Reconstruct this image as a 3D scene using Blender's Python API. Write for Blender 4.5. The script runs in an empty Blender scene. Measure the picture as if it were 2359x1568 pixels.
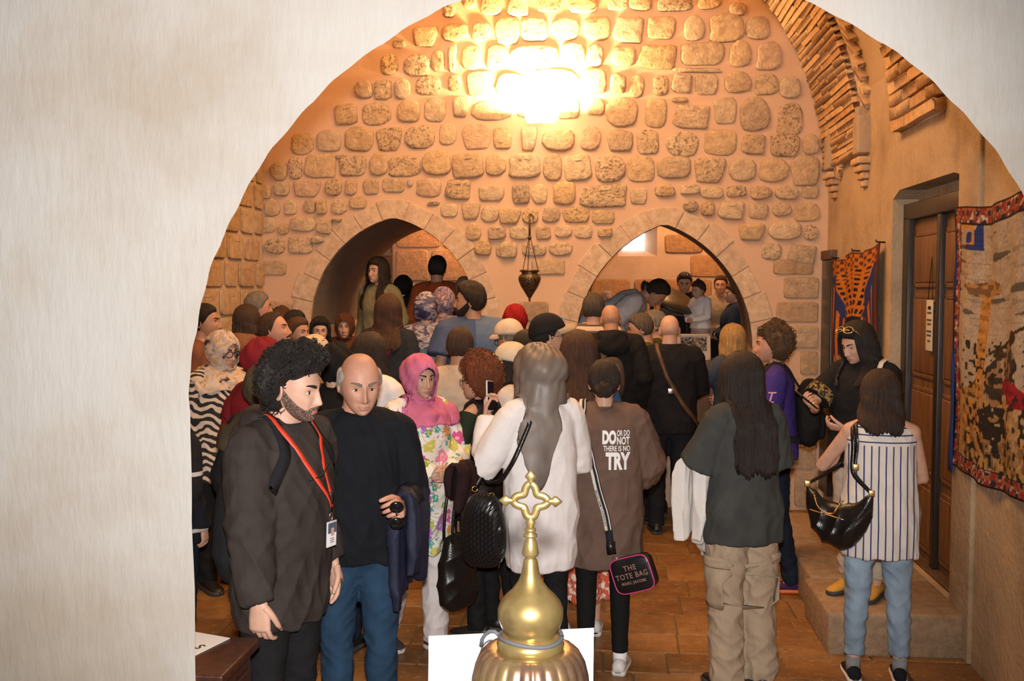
import bpy, bmesh, math, random
import numpy as np
from mathutils import Vector, Matrix
from mathutils.bvhtree import BVHTree

random.seed(7)
RNG = np.random.RandomState(11)
SC = bpy.context.scene
COL = SC.collection
PI = math.pi

# ------------------------------------------------------------------ camera
FPX = 2293.0                       # focal length in pixels of the 2359 x 1568 frame
CAMPOS = np.array([0.0, 0.0, 2.0])
PITCH = math.atan(127.0 / FPX)     # looking slightly down
YAW = math.atan(math.cos(PITCH) * 220.5 / FPX)   # turned slightly left of the hall's axis
Fv = np.array([-math.sin(YAW) * math.cos(PITCH), math.cos(YAW) * math.cos(PITCH), -math.sin(PITCH)])
Rv = np.array([math.cos(YAW), math.sin(YAW), 0.0])
Uv = np.cross(Rv, Fv)

cam_data = bpy.data.cameras.new('camera')
cam = bpy.data.objects.new('camera', cam_data)
COL.objects.link(cam)
cam_data.sensor_width = 36.0
cam_data.lens = 36.0 * FPX / 2359.0
cam.location = CAMPOS
cam.rotation_euler = (PI / 2 - PITCH, 0.0, YAW)
SC.camera = cam


def P(x, y, Y):
    """point of the place seen at pixel x, y in the plane at distance Y down the hall"""
    d = Fv + Rv * (x - 1179.5) / FPX + Uv * (784.0 - y) / FPX
    return CAMPOS + d * ((Y - CAMPOS[1]) / d[1])


# ------------------------------------------------------------------ world, lights, exposure
world = bpy.data.worlds.new('World')
SC.world = world
world.use_nodes = True
bg = world.node_tree.nodes['Background']
bg.inputs[0].default_value = (0.75, 0.80, 0.9, 1)
bg.inputs[1].default_value = 0.05
SC.view_settings.view_transform = 'Standard'
SC.view_settings.look = 'None'
SC.view_settings.exposure = 0.0
SC.view_settings.gamma = 1.0
SC.view_settings.use_curve_mapping = False


def light(name, kind, loc, energy, color, target=None, **kw):
    ld = bpy.data.lights.new(name, kind)
    ld.energy = energy
    ld.color = color
    for k, v in kw.items():
        setattr(ld, k, v)
    o = bpy.data.objects.new(name, ld)
    COL.objects.link(o)
    o.location = loc
    if target is not None:
        d = Vector(target) - Vector(loc)
        o.rotation_euler = d.to_track_quat('-Z', 'Y').to_euler()
    return o


WARM = (1.0, 0.56, 0.25)
WARM2 = (1.0, 0.66, 0.38)
# the camera's pop-up flash
light('flash', 'SPOT', (0.0, 0.03, 2.11), 860.0, (1.0, 0.96, 0.93),
      target=tuple(np.array([0, .03, 2.11]) + Fv * 4 + np.array([-0.32, 0, 0.05])), spot_size=math.radians(86), spot_blend=0.75,
      shadow_soft_size=0.03)
# unseen fill lights added high under the vault for the warm ambient
light('vault_fill', 'AREA', (-0.6, 5.2, 4.9), 95.0, WARM, target=(-0.6, 5.4, 0), shape='DISK', size=1.6)
light('vault_fill', 'AREA', (-0.6, 7.2, 4.7), 85.0, WARM, target=(-0.6, 8.2, 0.5), shape='DISK', size=1.4)
# unseen point lights added to brighten the rooms behind the two arches
light('alcove_fill', 'POINT', (-1.2, 10.9, 3.3), 110.0, WARM, shadow_soft_size=0.15)
light('alcove_fill', 'POINT', (0.9, 11.2, 3.3), 85.0, WARM, shadow_soft_size=0.15)


# ------------------------------------------------------------------ mesh helpers
def tag(o, label=None, cat=None, group=None, kind=None):
    if label: o['label'] = label
    if cat: o['category'] = cat
    if group: o['group'] = group
    if kind: o['kind'] = kind
    return o


def mesh(name, V, F, smooth=True):
    me = bpy.data.meshes.new(name)
    me.from_pydata([tuple(v) for v in np.asarray(V, dtype=float).tolist()], [], F)
    if smooth:
        me.polygons.foreach_set('use_smooth', [True] * len(me.polygons))
    me.update()
    return me


def link(name, me, parent=None, mat=None):
    o = bpy.data.objects.new(name, me)
    COL.objects.link(o)
    if parent is not None:
        o.parent = parent
    if mat is not None and me is not None:
        ms = mat if isinstance(mat, (list, tuple)) else [mat]
        if len(me.materials) == 0:
            for m in ms:
                me.materials.append(m)
    return o


def empty(name, loc=(0, 0, 0), rz=0.0):
    o = bpy.data.objects.new(name, None)
    COL.objects.link(o)
    o.empty_display_size = 0.1
    o.location = loc
    o.rotation_euler = (0, 0, rz)
    return o


def nrm(v):
    v = np.asarray(v, dtype=float)
    n = np.linalg.norm(v)
    return v / n if n > 1e-9 else v


class MB:
    """collects shapes into one mesh"""

    def __init__(self):
        self.V = []
        self.F = []
        self.n = 0
        self.MI = []

    def add(self, V, F, mi=0):
        V = np.asarray(V, dtype=float).reshape(-1, 3)
        b = self.n
        self.V.append(V)
        self.F.extend([tuple(i + b for i in f) for f in F])
        self.MI.extend([mi] * len(F))
        self.n += len(V)
        return self

    def verts(self):
        return np.concatenate(self.V) if self.V else np.zeros((0, 3))

    def loft(self, rings, cap=True, wrap=True, mi=0):
        rings = np.asarray(rings, dtype=float)
        n, m, _ = rings.shape
        F = []
        for i in range(n - 1):
            for j in range(m if wrap else m - 1):
                k = (j + 1) % m
                F.append((i * m + j, i * m + k, (i + 1) * m + k, (i + 1) * m + j))
        if cap:
            F.append(tuple(range(m - 1, -1, -1)))
            F.append(tuple((n - 1) * m + j for j in range(m)))
        return self.add(rings.reshape(-1, 3), F, mi)

    def tube(self, path, rad, m=10, ref=None, cap=True, mi=0):
        path = np.asarray(path, dtype=float)
        n = len(path)
        rad = np.asarray(rad, dtype=float)
        if rad.ndim == 0:
            rad = np.full((n, 2), float(rad))
        elif rad.ndim == 1:
            rad = np.stack([rad, rad], 1) if len(rad) == n else np.tile(rad, (n, 1))
        T = np.gradient(path, axis=0)
        T = T / np.maximum(np.linalg.norm(T, axis=1, keepdims=True), 1e-9)
        a = np.array(ref if ref is not None else ([0, 1, 0] if abs(T[0][1]) < 0.8 else [1, 0, 0]), dtype=float)
        ang = np.linspace(0, 2 * PI, m, endpoint=False)
        rings = []
        for i in range(n):
            t = T[i]
            a = nrm(a - t * a.dot(t))
            b = np.cross(t, a)
            rings.append(path[i] + np.outer(np.cos(ang) * rad[i, 0], a) + np.outer(np.sin(ang) * rad[i, 1], b))
        return self.loft(rings, cap, True, mi)

    def zloft(self, levels, m=30, e=2.3, cap=True, mi=0):
        ang = np.linspace(0, 2 * PI, m, endpoint=False)
        c, s = np.cos(ang), np.sin(ang)
        cx = np.sign(c) * np.abs(c) ** (2 / e)
        sy = np.sign(s) * np.abs(s) ** (2 / e)
        rings = []
        for lv in levels:
            z, a, b = lv[:3]
            yc = lv[3] if len(lv) > 3 else 0
            xc = lv[4] if len(lv) > 4 else 0
            rings.append(np.stack([cx * a + xc, sy * b + yc, np.full(m, z)], 1))
        return self.loft(rings, cap, True, mi)

    def lathe(self, prof, c=(0, 0, 0), m=32, mi=0, cap=True):
        ang = np.linspace(0, 2 * PI, m, endpoint=False)
        rings = [np.stack([np.cos(ang) * r + c[0], np.sin(ang) * r + c[1], np.full(m, z + c[2])], 1) for r, z in prof]
        return self.loft(rings, cap, True, mi)

    def box(self, lo, hi, bev=0.0, mi=0):
        lo = np.array(lo, dtype=float); hi = np.array(hi, dtype=float)
        if bev <= 0:
            x0, y0, z0 = lo; x1, y1, z1 = hi
            V = [(x0, y0, z0), (x1, y0, z0), (x1, y1, z0), (x0, y1, z0), (x0, y0, z1), (x1, y0, z1), (x1, y1, z1), (x0, y1, z1)]
            return self.add(V, [(3, 2, 1, 0), (4, 5, 6, 7), (0, 1, 5, 4), (1, 2, 6, 5), (2, 3, 7, 6), (3, 0, 4, 7)], mi)
        bm = bmesh.new()
        bmesh.ops.create_cube(bm, size=1.0)
        for v in bm.verts:
            v.co = Vector((lo + hi) / 2 + np.array(v.co) * (hi - lo))
        bmesh.ops.bevel(bm, geom=list(bm.edges), offset=bev, segments=2, profile=0.6, affect='EDGES')
        V = [v.co[:] for v in bm.verts]
        F = [tuple(v.index for v in f.verts) for f in bm.faces]
        bm.free()
        return self.add(V, F, mi)

    def ell(self, c, r, m=16, n=10, mi=0, R=None):
        lat = np.linspace(-PI / 2, PI / 2, n + 1)[1:-1]
        ang = np.linspace(0, 2 * PI, m, endpoint=False)
        V = [np.stack([np.cos(ang) * np.cos(l), np.sin(ang) * np.cos(l), np.full(m, np.sin(l))], 1) for l in lat]
        V = np.concatenate(V + [np.array([[0, 0, -1.0], [0, 0, 1.0]])])
        F = []
        k = len(lat)
        for i in range(k - 1):
            for j in range(m):
                q = (j + 1) % m
                F.append((i * m + j, i * m + q, (i + 1) * m + q, (i + 1) * m + j))
        for j in range(m):
            q = (j + 1) % m
            F.append((k * m, q, j))
            F.append((k * m + 1, (k - 1) * m + j, (k - 1) * m + q))
        V = V * np.array(r)
        if R is not None:
            V = V @ np.asarray(R).T
        return self.add(V + np.array(c), F, mi)

    def make(self, name, mat=None, parent=None, smooth=True, xf=None):
        V = self.verts()
        if xf is not None:
            V = xf(V)
        me = mesh(name, V, self.F, smooth)
        o = link(name, me, parent, mat)
        if isinstance(mat, (list, tuple)) and len(mat) > 1:
            me.polygons.foreach_set('material_index', self.MI)
        return o


# a scratch scene in which modifiers are evaluated cheaply
TMP = bpy.data.scenes.new('scratch')


def evaluate(me, mods):
    ob = bpy.data.objects.new('scratch', me)
    TMP.collection.objects.link(ob)
    for kind, kw in mods:
        md = ob.modifiers.new(kind, kind)
        for k, v in kw.items():
            setattr(md, k, v)
    vl = TMP.view_layers[0]
    vl.update()
    dg = vl.depsgraph
    ev = ob.evaluated_get(dg)
    out = bpy.data.meshes.new_from_object(ev, depsgraph=dg)
    bpy.data.objects.remove(ob)
    bpy.data.meshes.remove(me)
    return out


def remesh(V, F, voxel, it=4):
    me = mesh('scratch', V, F)
    return evaluate(me, [('REMESH', dict(mode='VOXEL', voxel_size=voxel)), ('SMOOTH', dict(factor=0.5, iterations=it))])


def get_co(me):
    a = np.empty(len(me.vertices) * 3)
    me.vertices.foreach_get('co', a)
    return a.reshape(-1, 3)


def get_no(me):
    a = np.empty(len(me.vertices) * 3)
    me.vertex_normals.foreach_get('vector', a)
    return a.reshape(-1, 3)


def set_co(me, co):
    me.vertices.foreach_set('co', np.asarray(co, dtype=float).ravel())
    me.update()


def wob(p, freq, seed, n=7, stretch=(1, 1, 1)):
    """smooth pseudo noise in -1..1 made of warped sines"""
    r = np.random.RandomState(seed)
    q = np.asarray(p) * np.array(stretch) * freq
    q = q + 0.35 * np.sin(q[:, [1, 2, 0]] * 1.3 + r.rand(3) * 6)
    out = np.zeros(len(q))
    for i in range(n):
        k = r.normal(size=3)
        k = k / np.linalg.norm(k) * (0.6 + 0.9 * r.rand())
        out += np.sin(q @ k * 2 * PI + r.rand() * 6.28)
    return out / n * 1.6


# ------------------------------------------------------------------ material helpers
def new_mat(name):
    m = bpy.data.materials.new(name)
    m.use_nodes = True
    nt = m.node_tree
    b = nt.nodes['Principled BSDF']
    return m, nt, b


def nd(nt, kind, **kw):
    n = nt.nodes.new(kind)
    for k, v in kw.items():
        if k.startswith('i_'):
            key = k[2:]
            key = int(key) if key.isdigit() else key.replace('_', ' ')
            n.inputs[key].default_value = v
        else:
            setattr(n, k, v)
    return n


def ramp(nt, stops, interp='LINEAR'):
    r = nt.nodes.new('ShaderNodeValToRGB')
    r.color_ramp.interpolation = interp
    el = r.color_ramp.elements
    while len(el) < len(stops):
        el.new(0.5)
    for e, (p, c) in zip(el, stops):
        e.position = p
        e.color = (*c, 1) if len(c) == 3 else c
    return r


def coords(nt, scale=(1, 1, 1), kind='Object', rot=(0, 0, 0)):
    tc = nt.nodes.new('ShaderNodeTexCoord')
    mp = nt.nodes.new('ShaderNodeMapping')
    mp.inputs['Scale'].default_value = scale
    mp.inputs['Rotation'].default_value = rot
    nt.links.new(tc.outputs[kind], mp.inputs[0])
    return mp.outputs[0]


def srgb(r, g, b):
    f = lambda c: (c / 255) / 12.92 if c / 255 <= 0.04045 else ((c / 255 + 0.055) / 1.055) ** 2.4
    return (f(r), f(g), f(b))


def mix(nt, fac, a, b, mode='MIX'):
    m = nt.nodes.new('ShaderNodeMix')
    m.data_type = 'RGBA'
    m.blend_type = mode
    for s, v in ((0, fac), (6, a), (7, b)):
        if isinstance(v, bpy.types.NodeSocket):
            nt.links.new(v, m.inputs[s])
        elif s == 0:
            m.inputs[0].default_value = v
        else:
            m.inputs[s].default_value = (*v, 1) if len(v) == 3 else v
    return m.outputs[2]


def bump(nt, b, height, strength=0.3, dist=0.01):
    n = nt.nodes.new('ShaderNodeBump')
    n.inputs['Strength'].default_value = strength
    n.inputs['Distance'].default_value = dist
    nt.links.new(height, n.inputs['Height'])
    nt.links.new(n.outputs[0], b.inputs['Normal'])


_MC = {}


def simple(name, col, rough=0.6, metal=0.0, spec=0.5, emit=None, es=1.0):
    key = (name, tuple(col), rough, metal)
    if key in _MC:
        return _MC[key]
    m, nt, b = new_mat(name)
    b.inputs['Base Color'].default_value = (*col, 1)
    b.inputs['Roughness'].default_value = rough
    b.inputs['Metallic'].default_value = metal
    b.inputs['Specular IOR Level'].default_value = spec
    if emit:
        b.inputs['Emission Color'].default_value = (*emit, 1)
        b.inputs['Emission Strength'].default_value = es
    _MC[key] = m
    return m


def fabric(col, rough=0.85, var=0.12, scale=350.0, bs=0.25, name='cloth', sheen=0.0):
    """woven cloth of one colour with faint mottling and weave relief"""
    key = ('fab', tuple(col), rough, var, scale, bs)
    if key in _MC:
        return _MC[key]
    m, nt, b = new_mat(name)
    co = coords(nt)
    n1 = nd(nt, 'ShaderNodeTexNoise', i_Scale=14.0, i_Detail=4.0)
    nt.links.new(co, n1.inputs[0])
    d = tuple(c * (1 - var) for c in col)
    l = tuple(min(1, c * (1 + var)) for c in col)
    r = ramp(nt, [(0.3, d), (0.7, l)])
    nt.links.new(n1.outputs[0], r.inputs[0])
    nt.links.new(r.outputs[0], b.inputs['Base Color'])
    b.inputs['Roughness'].default_value = rough
    b.inputs['Specular IOR Level'].default_value = 0.2
    if sheen:
        b.inputs['Sheen Weight'].default_value = sheen
    n2 = nd(nt, 'ShaderNodeTexNoise', i_Scale=scale, i_Detail=2.0)
    nt.links.new(co, n2.inputs[0])
    n3 = nd(nt, 'ShaderNodeTexNoise', i_Scale=16.0, i_Detail=3.0, i_Distortion=1.4)
    nt.links.new(coords(nt, (1, 1, .7), 'Object', (.3, .4, .2)), n3.inputs[0])
    ad = nd(nt, 'ShaderNodeMath', operation='MULTIPLY_ADD')
    nt.links.new(n3.outputs[0], ad.inputs[0]); ad.inputs[1].default_value = 2.2
    nt.links.new(n2.outputs[0], ad.inputs[2])
    bump(nt, b, ad.outputs[0], bs * 1.6, 0.004)
    _MC[key] = m
    return m

# ================================================================== the setting
def plaster_mat(name, cols, scale=2.0, fine=60.0, bs=0.35, stretch=(1, 1, 1), rot=(0, 0, 0), rough=0.9, dist=0.012):
    m, nt, b = new_mat(name)
    co = coords(nt, stretch, 'Object', rot)
    base = coords(nt)
    n1 = nd(nt, 'ShaderNodeTexNoise', i_Scale=scale, i_Detail=6.0, i_Roughness=0.6)
    nt.links.new(base, n1.inputs[0])
    k = len(cols)
    r = ramp(nt, [(0.28 + 0.44 * i / max(1, k - 1), c) for i, c in enumerate(cols)])
    nt.links.new(n1.outputs[0], r.inputs[0])
    nt.links.new(r.outputs[0], b.inputs['Base Color'])
    b.inputs['Roughness'].default_value = rough
    b.inputs['Specular IOR Level'].default_value = 0.2
    n2 = nd(nt, 'ShaderNodeTexNoise', i_Scale=fine, i_Detail=5.0, i_Roughness=0.6)
    nt.links.new(co, n2.inputs[0])
    n3 = nd(nt, 'ShaderNodeTexNoise', i_Scale=fine * 0.15, i_Detail=3.0)
    nt.links.new(base, n3.inputs[0])
    add = nd(nt, 'ShaderNodeMath', operation='MULTIPLY_ADD')
    nt.links.new(n3.outputs[0], add.inputs[0])
    add.inputs[1].default_value = 1.5
    nt.links.new(n2.outputs[0], add.inputs[2])
    bump(nt, b, add.outputs[0], bs, dist)
    return m


M_FRONT = plaster_mat('whitewashed_plaster', [(.225, .188, .148), (.272, .250, .226), (.292, .278, .264)], 1.5, 40.0, 0.55,
                      (1.0, 1.0, 0.22), (0, math.radians(35), 0), dist=0.006)
M_MORTAR = plaster_mat('pink_mortar', [(.60, .40, .27), (.66, .45, .31)], 2.0, 90.0, 0.2)
M_VAULT = plaster_mat('ochre_plaster', [(.48, .36, .24), (.58, .46, .33)], 2.5, 40.0, 0.4)
M_RIGHT = plaster_mat('worn_ochre_plaster', [(.27, .185, .11), (.43, .31, .195), (.50, .37, .24)], 1.6, 40.0, 0.55, (1, 1, 0.8), dist=0.015)
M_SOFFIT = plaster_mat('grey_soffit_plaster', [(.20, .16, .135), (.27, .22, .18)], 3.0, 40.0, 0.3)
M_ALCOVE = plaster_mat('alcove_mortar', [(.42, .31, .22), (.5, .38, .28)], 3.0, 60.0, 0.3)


def stone_mat(name, cols, pits=0.5, rough=0.85, bs=0.8, dist=0.02, fine=16.0, fleck=0.0):
    """every stone takes its own tint; dark pitted patches on some"""
    m, nt, b = new_mat(name)
    oi = nt.nodes.new('ShaderNodeObjectInfo')
    co = coords(nt)
    addv = nd(nt, 'ShaderNodeVectorMath', operation='ADD')
    mulv = nd(nt, 'ShaderNodeVectorMath', operation='SCALE')
    nt.links.new(oi.outputs['Location'], mulv.inputs[0])
    mulv.inputs['Scale'].default_value = 3.7
    # object coordinates are stretched with the stone, so use world position for grain
    geo = nt.nodes.new('ShaderNodeNewGeometry')
    nt.links.new(geo.outputs['Position'], addv.inputs[0])
    nt.links.new(mulv.outputs[0], addv.inputs[1])
    r = ramp(nt, [(i / max(1, len(cols) - 1), c) for i, c in enumerate(cols)])
    nt.links.new(oi.outputs['Random'], r.inputs[0])
    n1 = nd(nt, 'ShaderNodeTexNoise', i_Scale=fine, i_Detail=6.0, i_Roughness=0.65)
    nt.links.new(addv.outputs[0], n1.inputs[0])
    r1 = ramp(nt, [(0.3, (.72, .66, .6)), (0.7, (1.12, 1.1, 1.05))])
    nt.links.new(n1.outputs[0], r1.inputs[0])
    c1 = mix(nt, 1.0, r.outputs[0], r1.outputs[0], 'MULTIPLY')
    n2 = nd(nt, 'ShaderNodeTexNoise', i_Scale=38.0, i_Detail=4.0, i_Roughness=0.7)
    nt.links.new(addv.outputs[0], n2.inputs[0])
    thr = nd(nt, 'ShaderNodeMath', operation='MULTIPLY_ADD')
    nt.links.new(oi.outputs['Random'], thr.inputs[0])
    thr.inputs[1].default_value = 7.13
    frac = nd(nt, 'ShaderNodeMath', operation='FRACT')
    nt.links.new(thr.outputs[0], frac.inputs[0])
    r2 = ramp(nt, [(0.52, (0, 0, 0)), (0.60, (1, 1, 1))])
    nt.links.new(n2.outputs[0], r2.inputs[0])
    mu = nd(nt, 'ShaderNodeMath', operation='MULTIPLY')
    nt.links.new(r2.outputs[0], mu.inputs[0])
    fr = ramp(nt, [(0.55, (0, 0, 0)), (0.95, (pits, pits, pits))])
    nt.links.new(frac.outputs[0], fr.inputs[0])
    nt.links.new(fr.outputs[0], mu.inputs[1])
    c2 = mix(nt, mu.outputs[0], c1, (.10, .075, .05))
    nt.links.new(c2, b.inputs['Base Color'])
    b.inputs['Roughness'].default_value = rough
    b.inputs['Specular IOR Level'].default_value = 0.25
    if fleck:
        n4 = nd(nt, 'ShaderNodeTexNoise', i_Scale=24.0, i_Detail=6.0, i_Roughness=.75)
        mpf = nd(nt, 'ShaderNodeMapping')
        mpf.inputs['Scale'].default_value = (.75, 1.3, 1)
        nt.links.new(geo.outputs['Position'], mpf.inputs[0]); nt.links.new(mpf.outputs[0], n4.inputs[0])
        r4 = ramp(nt, [(.56, (0, 0, 0)), (.72, (fleck, fleck, fleck))])
        nt.links.new(n4.outputs[0], r4.inputs[0])
        c3 = mix(nt, r4.outputs[0], c2, (.55, .38, .22))
        nt.links.new(c3, b.inputs['Base Color'])
    sm = nd(nt, 'ShaderNodeMath', operation='ADD')
    nt.links.new(n1.outputs[0], sm.inputs[0])
    nt.links.new(n2.outputs[0], sm.inputs[1])
    bump(nt, b, sm.outputs[0], bs, dist)
    return m


M_STONE = stone_mat('rubble_stone', [(.58, .42, .27), (.64, .47, .29), (.50, .38, .27), (.66, .46, .25), (.60, .47, .33), (.68, .53, .36), (.62, .43, .30)], 0.75)
M_ASHLAR = stone_mat('ashlar_stone', [(.50, .36, .24), (.56, .42, .28), (.46, .31, .19), (.58, .45, .32)], 0.25, bs=0.4)
M_VOUSS = stone_mat('voussoir_stone', [(.60, .46, .34), (.64, .50, .37), (.57, .44, .33)], 0.1, bs=0.25)
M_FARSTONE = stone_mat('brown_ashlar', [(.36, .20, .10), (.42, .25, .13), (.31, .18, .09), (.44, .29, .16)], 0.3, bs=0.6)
M_BRICK = stone_mat('thin_brick', [(.58, .37, .20), (.66, .46, .27), (.50, .30, .16), (.62, .43, .25)], 0.2, bs=0.4)
M_SLAB = stone_mat('floor_stone', [(.25, .125, .045), (.32, .17, .065), (.21, .105, .040), (.28, .15, .06)], 0.25, rough=0.42, bs=0.35, dist=0.008, fine=9.0, fleck=.8)
M_STEP = stone_mat('step_stone', [(.30, .21, .135), (.36, .26, .17)], 0.3, bs=0.5)
M_JOINT = plaster_mat('floor_joint', [(.12, .075, .04), (.17, .11, .065)], 5.0, 60.0, 0.3)


def wall_sheet(name, outer, holes, mat, axis, pos, thick, parent=None):
    """flat wall outline with openings, given real thickness.
    axis 'Y': outline in X,Z at Y = pos .. pos + thick ; axis 'X': outline in Y,Z at X = pos .. pos + thick"""
    cu = bpy.data.curves.new(name, 'CURVE')
    cu.dimensions = '2D'
    cu.fill_mode = 'BOTH'
    cu.extrude = thick / 2
    for pts in [outer] + holes:
        sp = cu.splines.new('POLY')
        sp.points.add(len(pts) - 1)
        for p, q in zip(sp.points, pts):
            p.co = (q[0], q[1], 0, 1)
        sp.use_cyclic_u = True
    ob = bpy.data.objects.new(name, cu)
    TMP.collection.objects.link(ob)
    TMP.view_layers[0].update()
    dg = TMP.view_layers[0].depsgraph
    me = bpy.data.meshes.new_from_object(ob.evaluated_get(dg), depsgraph=dg)
    bpy.data.objects.remove(ob)
    co = get_co(me)
    a, bb, w = co[:, 0], co[:, 1], co[:, 2]
    if axis == 'Y':
        new = np.stack([a, pos + thick / 2 + w, bb], 1)
    else:
        new = np.stack([pos + thick / 2 + w, a, bb], 1)
    set_co(me, new)
    bm = bmesh.new()
    bm.from_mesh(me)
    bmesh.ops.remove_doubles(bm, verts=list(bm.verts), dist=1e-5)
    bmesh.ops.recalc_face_normals(bm, faces=list(bm.faces))
    bm.to_mesh(me)
    bm.free()
    me.polygons.foreach_set('use_smooth', [False] * len(me.polygons))
    me.materials.clear()
    o = link(name, me, parent, mat)
    return tag(o, kind='structure')


YF, YB = 2.4, 9.0                  # near wall with the big arch, far wall with two arches
XL, XR = -3.18, 1.92
XC = (XL + XR) / 2
VZ, VR = 2.95, 2.60                # vault springing and radius

# ---- near wall with the big round arch we look through
ac = P(1462, 962, YF)
AR = (P(2487, 962, YF)[0] - P(437, 962, YF)[0]) / 2
ac[0] = (P(2487, 962, YF)[0] + P(437, 962, YF)[0]) / 2
arc = []
for i in range(181):
    t = PI * i / 180
    r = AR + 0.0015 * math.sin(t * 23) + 0.0015 * math.sin(t * 61 + 1) + random.uniform(-.0006, .0006)
    arc.append((ac[0] + r * math.cos(t), ac[2] + r * math.sin(t)))
side = []
for i in range(1, 30):
    z = ac[2] * (1 - i / 30)
    side.append((ac[0] - AR + 0.0016 * math.sin(z * 17) + random.uniform(-.0008, .0008) + 0.012 * (1 - z / ac[2]), z))
hole = arc + side + [(ac[0] - AR + .012, -0.02), (ac[0] + AR, -0.02)]
outer = [(-4.5, -0.02), (ac[0] - AR + .012, -0.02)] + side[::-1] + arc[::-1] + [(ac[0] + AR, -0.02), (4.5, -.02), (4.5, 5.6), (-4.5, 5.6)]
wf = wall_sheet('wall_front', outer, [], M_FRONT, 'Y', YF, 0.30)
co = get_co(wf.data)                # the opening splays wider behind its front edge
selw = (co[:, 1] > YF + .1) & (np.abs(co[:, 0]) < 3.5) & (co[:, 2] < 4.5)
co[selw, 0] = ac[0] + (co[selw, 0] - ac[0]) * 1.22
co[selw, 2] = np.where(co[selw, 2] > ac[2], ac[2] + (co[selw, 2] - ac[2]) * 1.22, co[selw, 2])
set_co(wf.data, co)

# ---- the far wall, a thick mass pierced by two pointed arches
def pointed(xl, xr, zs, za, zb, n=14):
    """outline from lower left over the point to lower right"""
    h = (xr - xl) / 2
    xm = (xl + xr) / 2
    rise = za - zs
    e = (rise * rise - h * h) / (2 * h)
    R = h + e
    t1 = math.acos(max(-1, min(1, e / R)))
    left = [(xm + e - R * math.cos(t1 * i / n), zs + R * math.sin(t1 * i / n)) for i in range(n + 1)]
    right = [(2 * xm - x, z) for x, z in left[::-1]][1:]
    return [(xl, zb)] + left + right + [(xr, zb)]


def bz(y): return P(1400, y, YB)[2]
def bx(x): return P(x, 700, YB)[0]


FLOOR2 = 0.55                      # the rooms behind the arches lie higher
A1 = dict(xl=bx(716), xr=bx(1102), zs=bz(750), za=bz(498))
A2 = dict(xl=bx(1326), xr=bx(1735), zs=bz(800), za=bz(516))
h1 = pointed(A1['xl'], A1['xr'], A1['zs'], A1['za'], FLOOR2 - .05)
h2 = pointed(A2['xl'], A2['xr'], A2['zs'], A2['za'], FLOOR2 + .10)
WT = 1.7
back = wall_sheet('wall_back', [(XL - .4, -.02), (XR + .4, -.02), (XR + .4, 5.8), (XL - .4, 5.8)], [h1, h2], M_MORTAR, 'Y', YB, WT)
# the right opening widens towards the room behind it
co = get_co(back.data)
x2 = (A2['xl'] + A2['xr']) / 2
sel2 = (co[:, 1] > YB + .5) & (co[:, 0] > A2['xl'] - .05) & (co[:, 0] < A2['xr'] + .05) & (co[:, 2] < A2['za'] + .05) & (co[:, 2] > .3)
co[sel2, 0] = x2 + (co[sel2, 0] - x2) * 1.16
co[sel2, 2] = np.where(co[sel2, 2] > 1.0, co[sel2, 2] + .10, co[sel2, 2])
set_co(back.data, co)
# grey plastered soffits of both arches
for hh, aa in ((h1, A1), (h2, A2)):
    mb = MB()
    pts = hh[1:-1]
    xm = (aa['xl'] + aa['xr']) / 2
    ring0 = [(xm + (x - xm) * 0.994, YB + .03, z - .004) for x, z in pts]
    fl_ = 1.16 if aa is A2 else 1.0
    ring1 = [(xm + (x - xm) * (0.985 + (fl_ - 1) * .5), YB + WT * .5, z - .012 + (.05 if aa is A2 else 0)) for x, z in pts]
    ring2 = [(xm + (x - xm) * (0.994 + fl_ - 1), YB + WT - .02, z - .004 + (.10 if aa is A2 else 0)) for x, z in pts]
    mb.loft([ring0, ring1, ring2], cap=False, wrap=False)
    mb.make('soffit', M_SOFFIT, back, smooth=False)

# ---- rubble stones set in the mortar of the far wall, read off course by course
STONES = []


def rows(ox, oy, sc, items):
    for x0, x1, y0, y1 in items:
        STONES.append((ox + x0 / sc, ox + x1 / sc, oy + y0 / sc, oy + y1 / sc))


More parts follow.
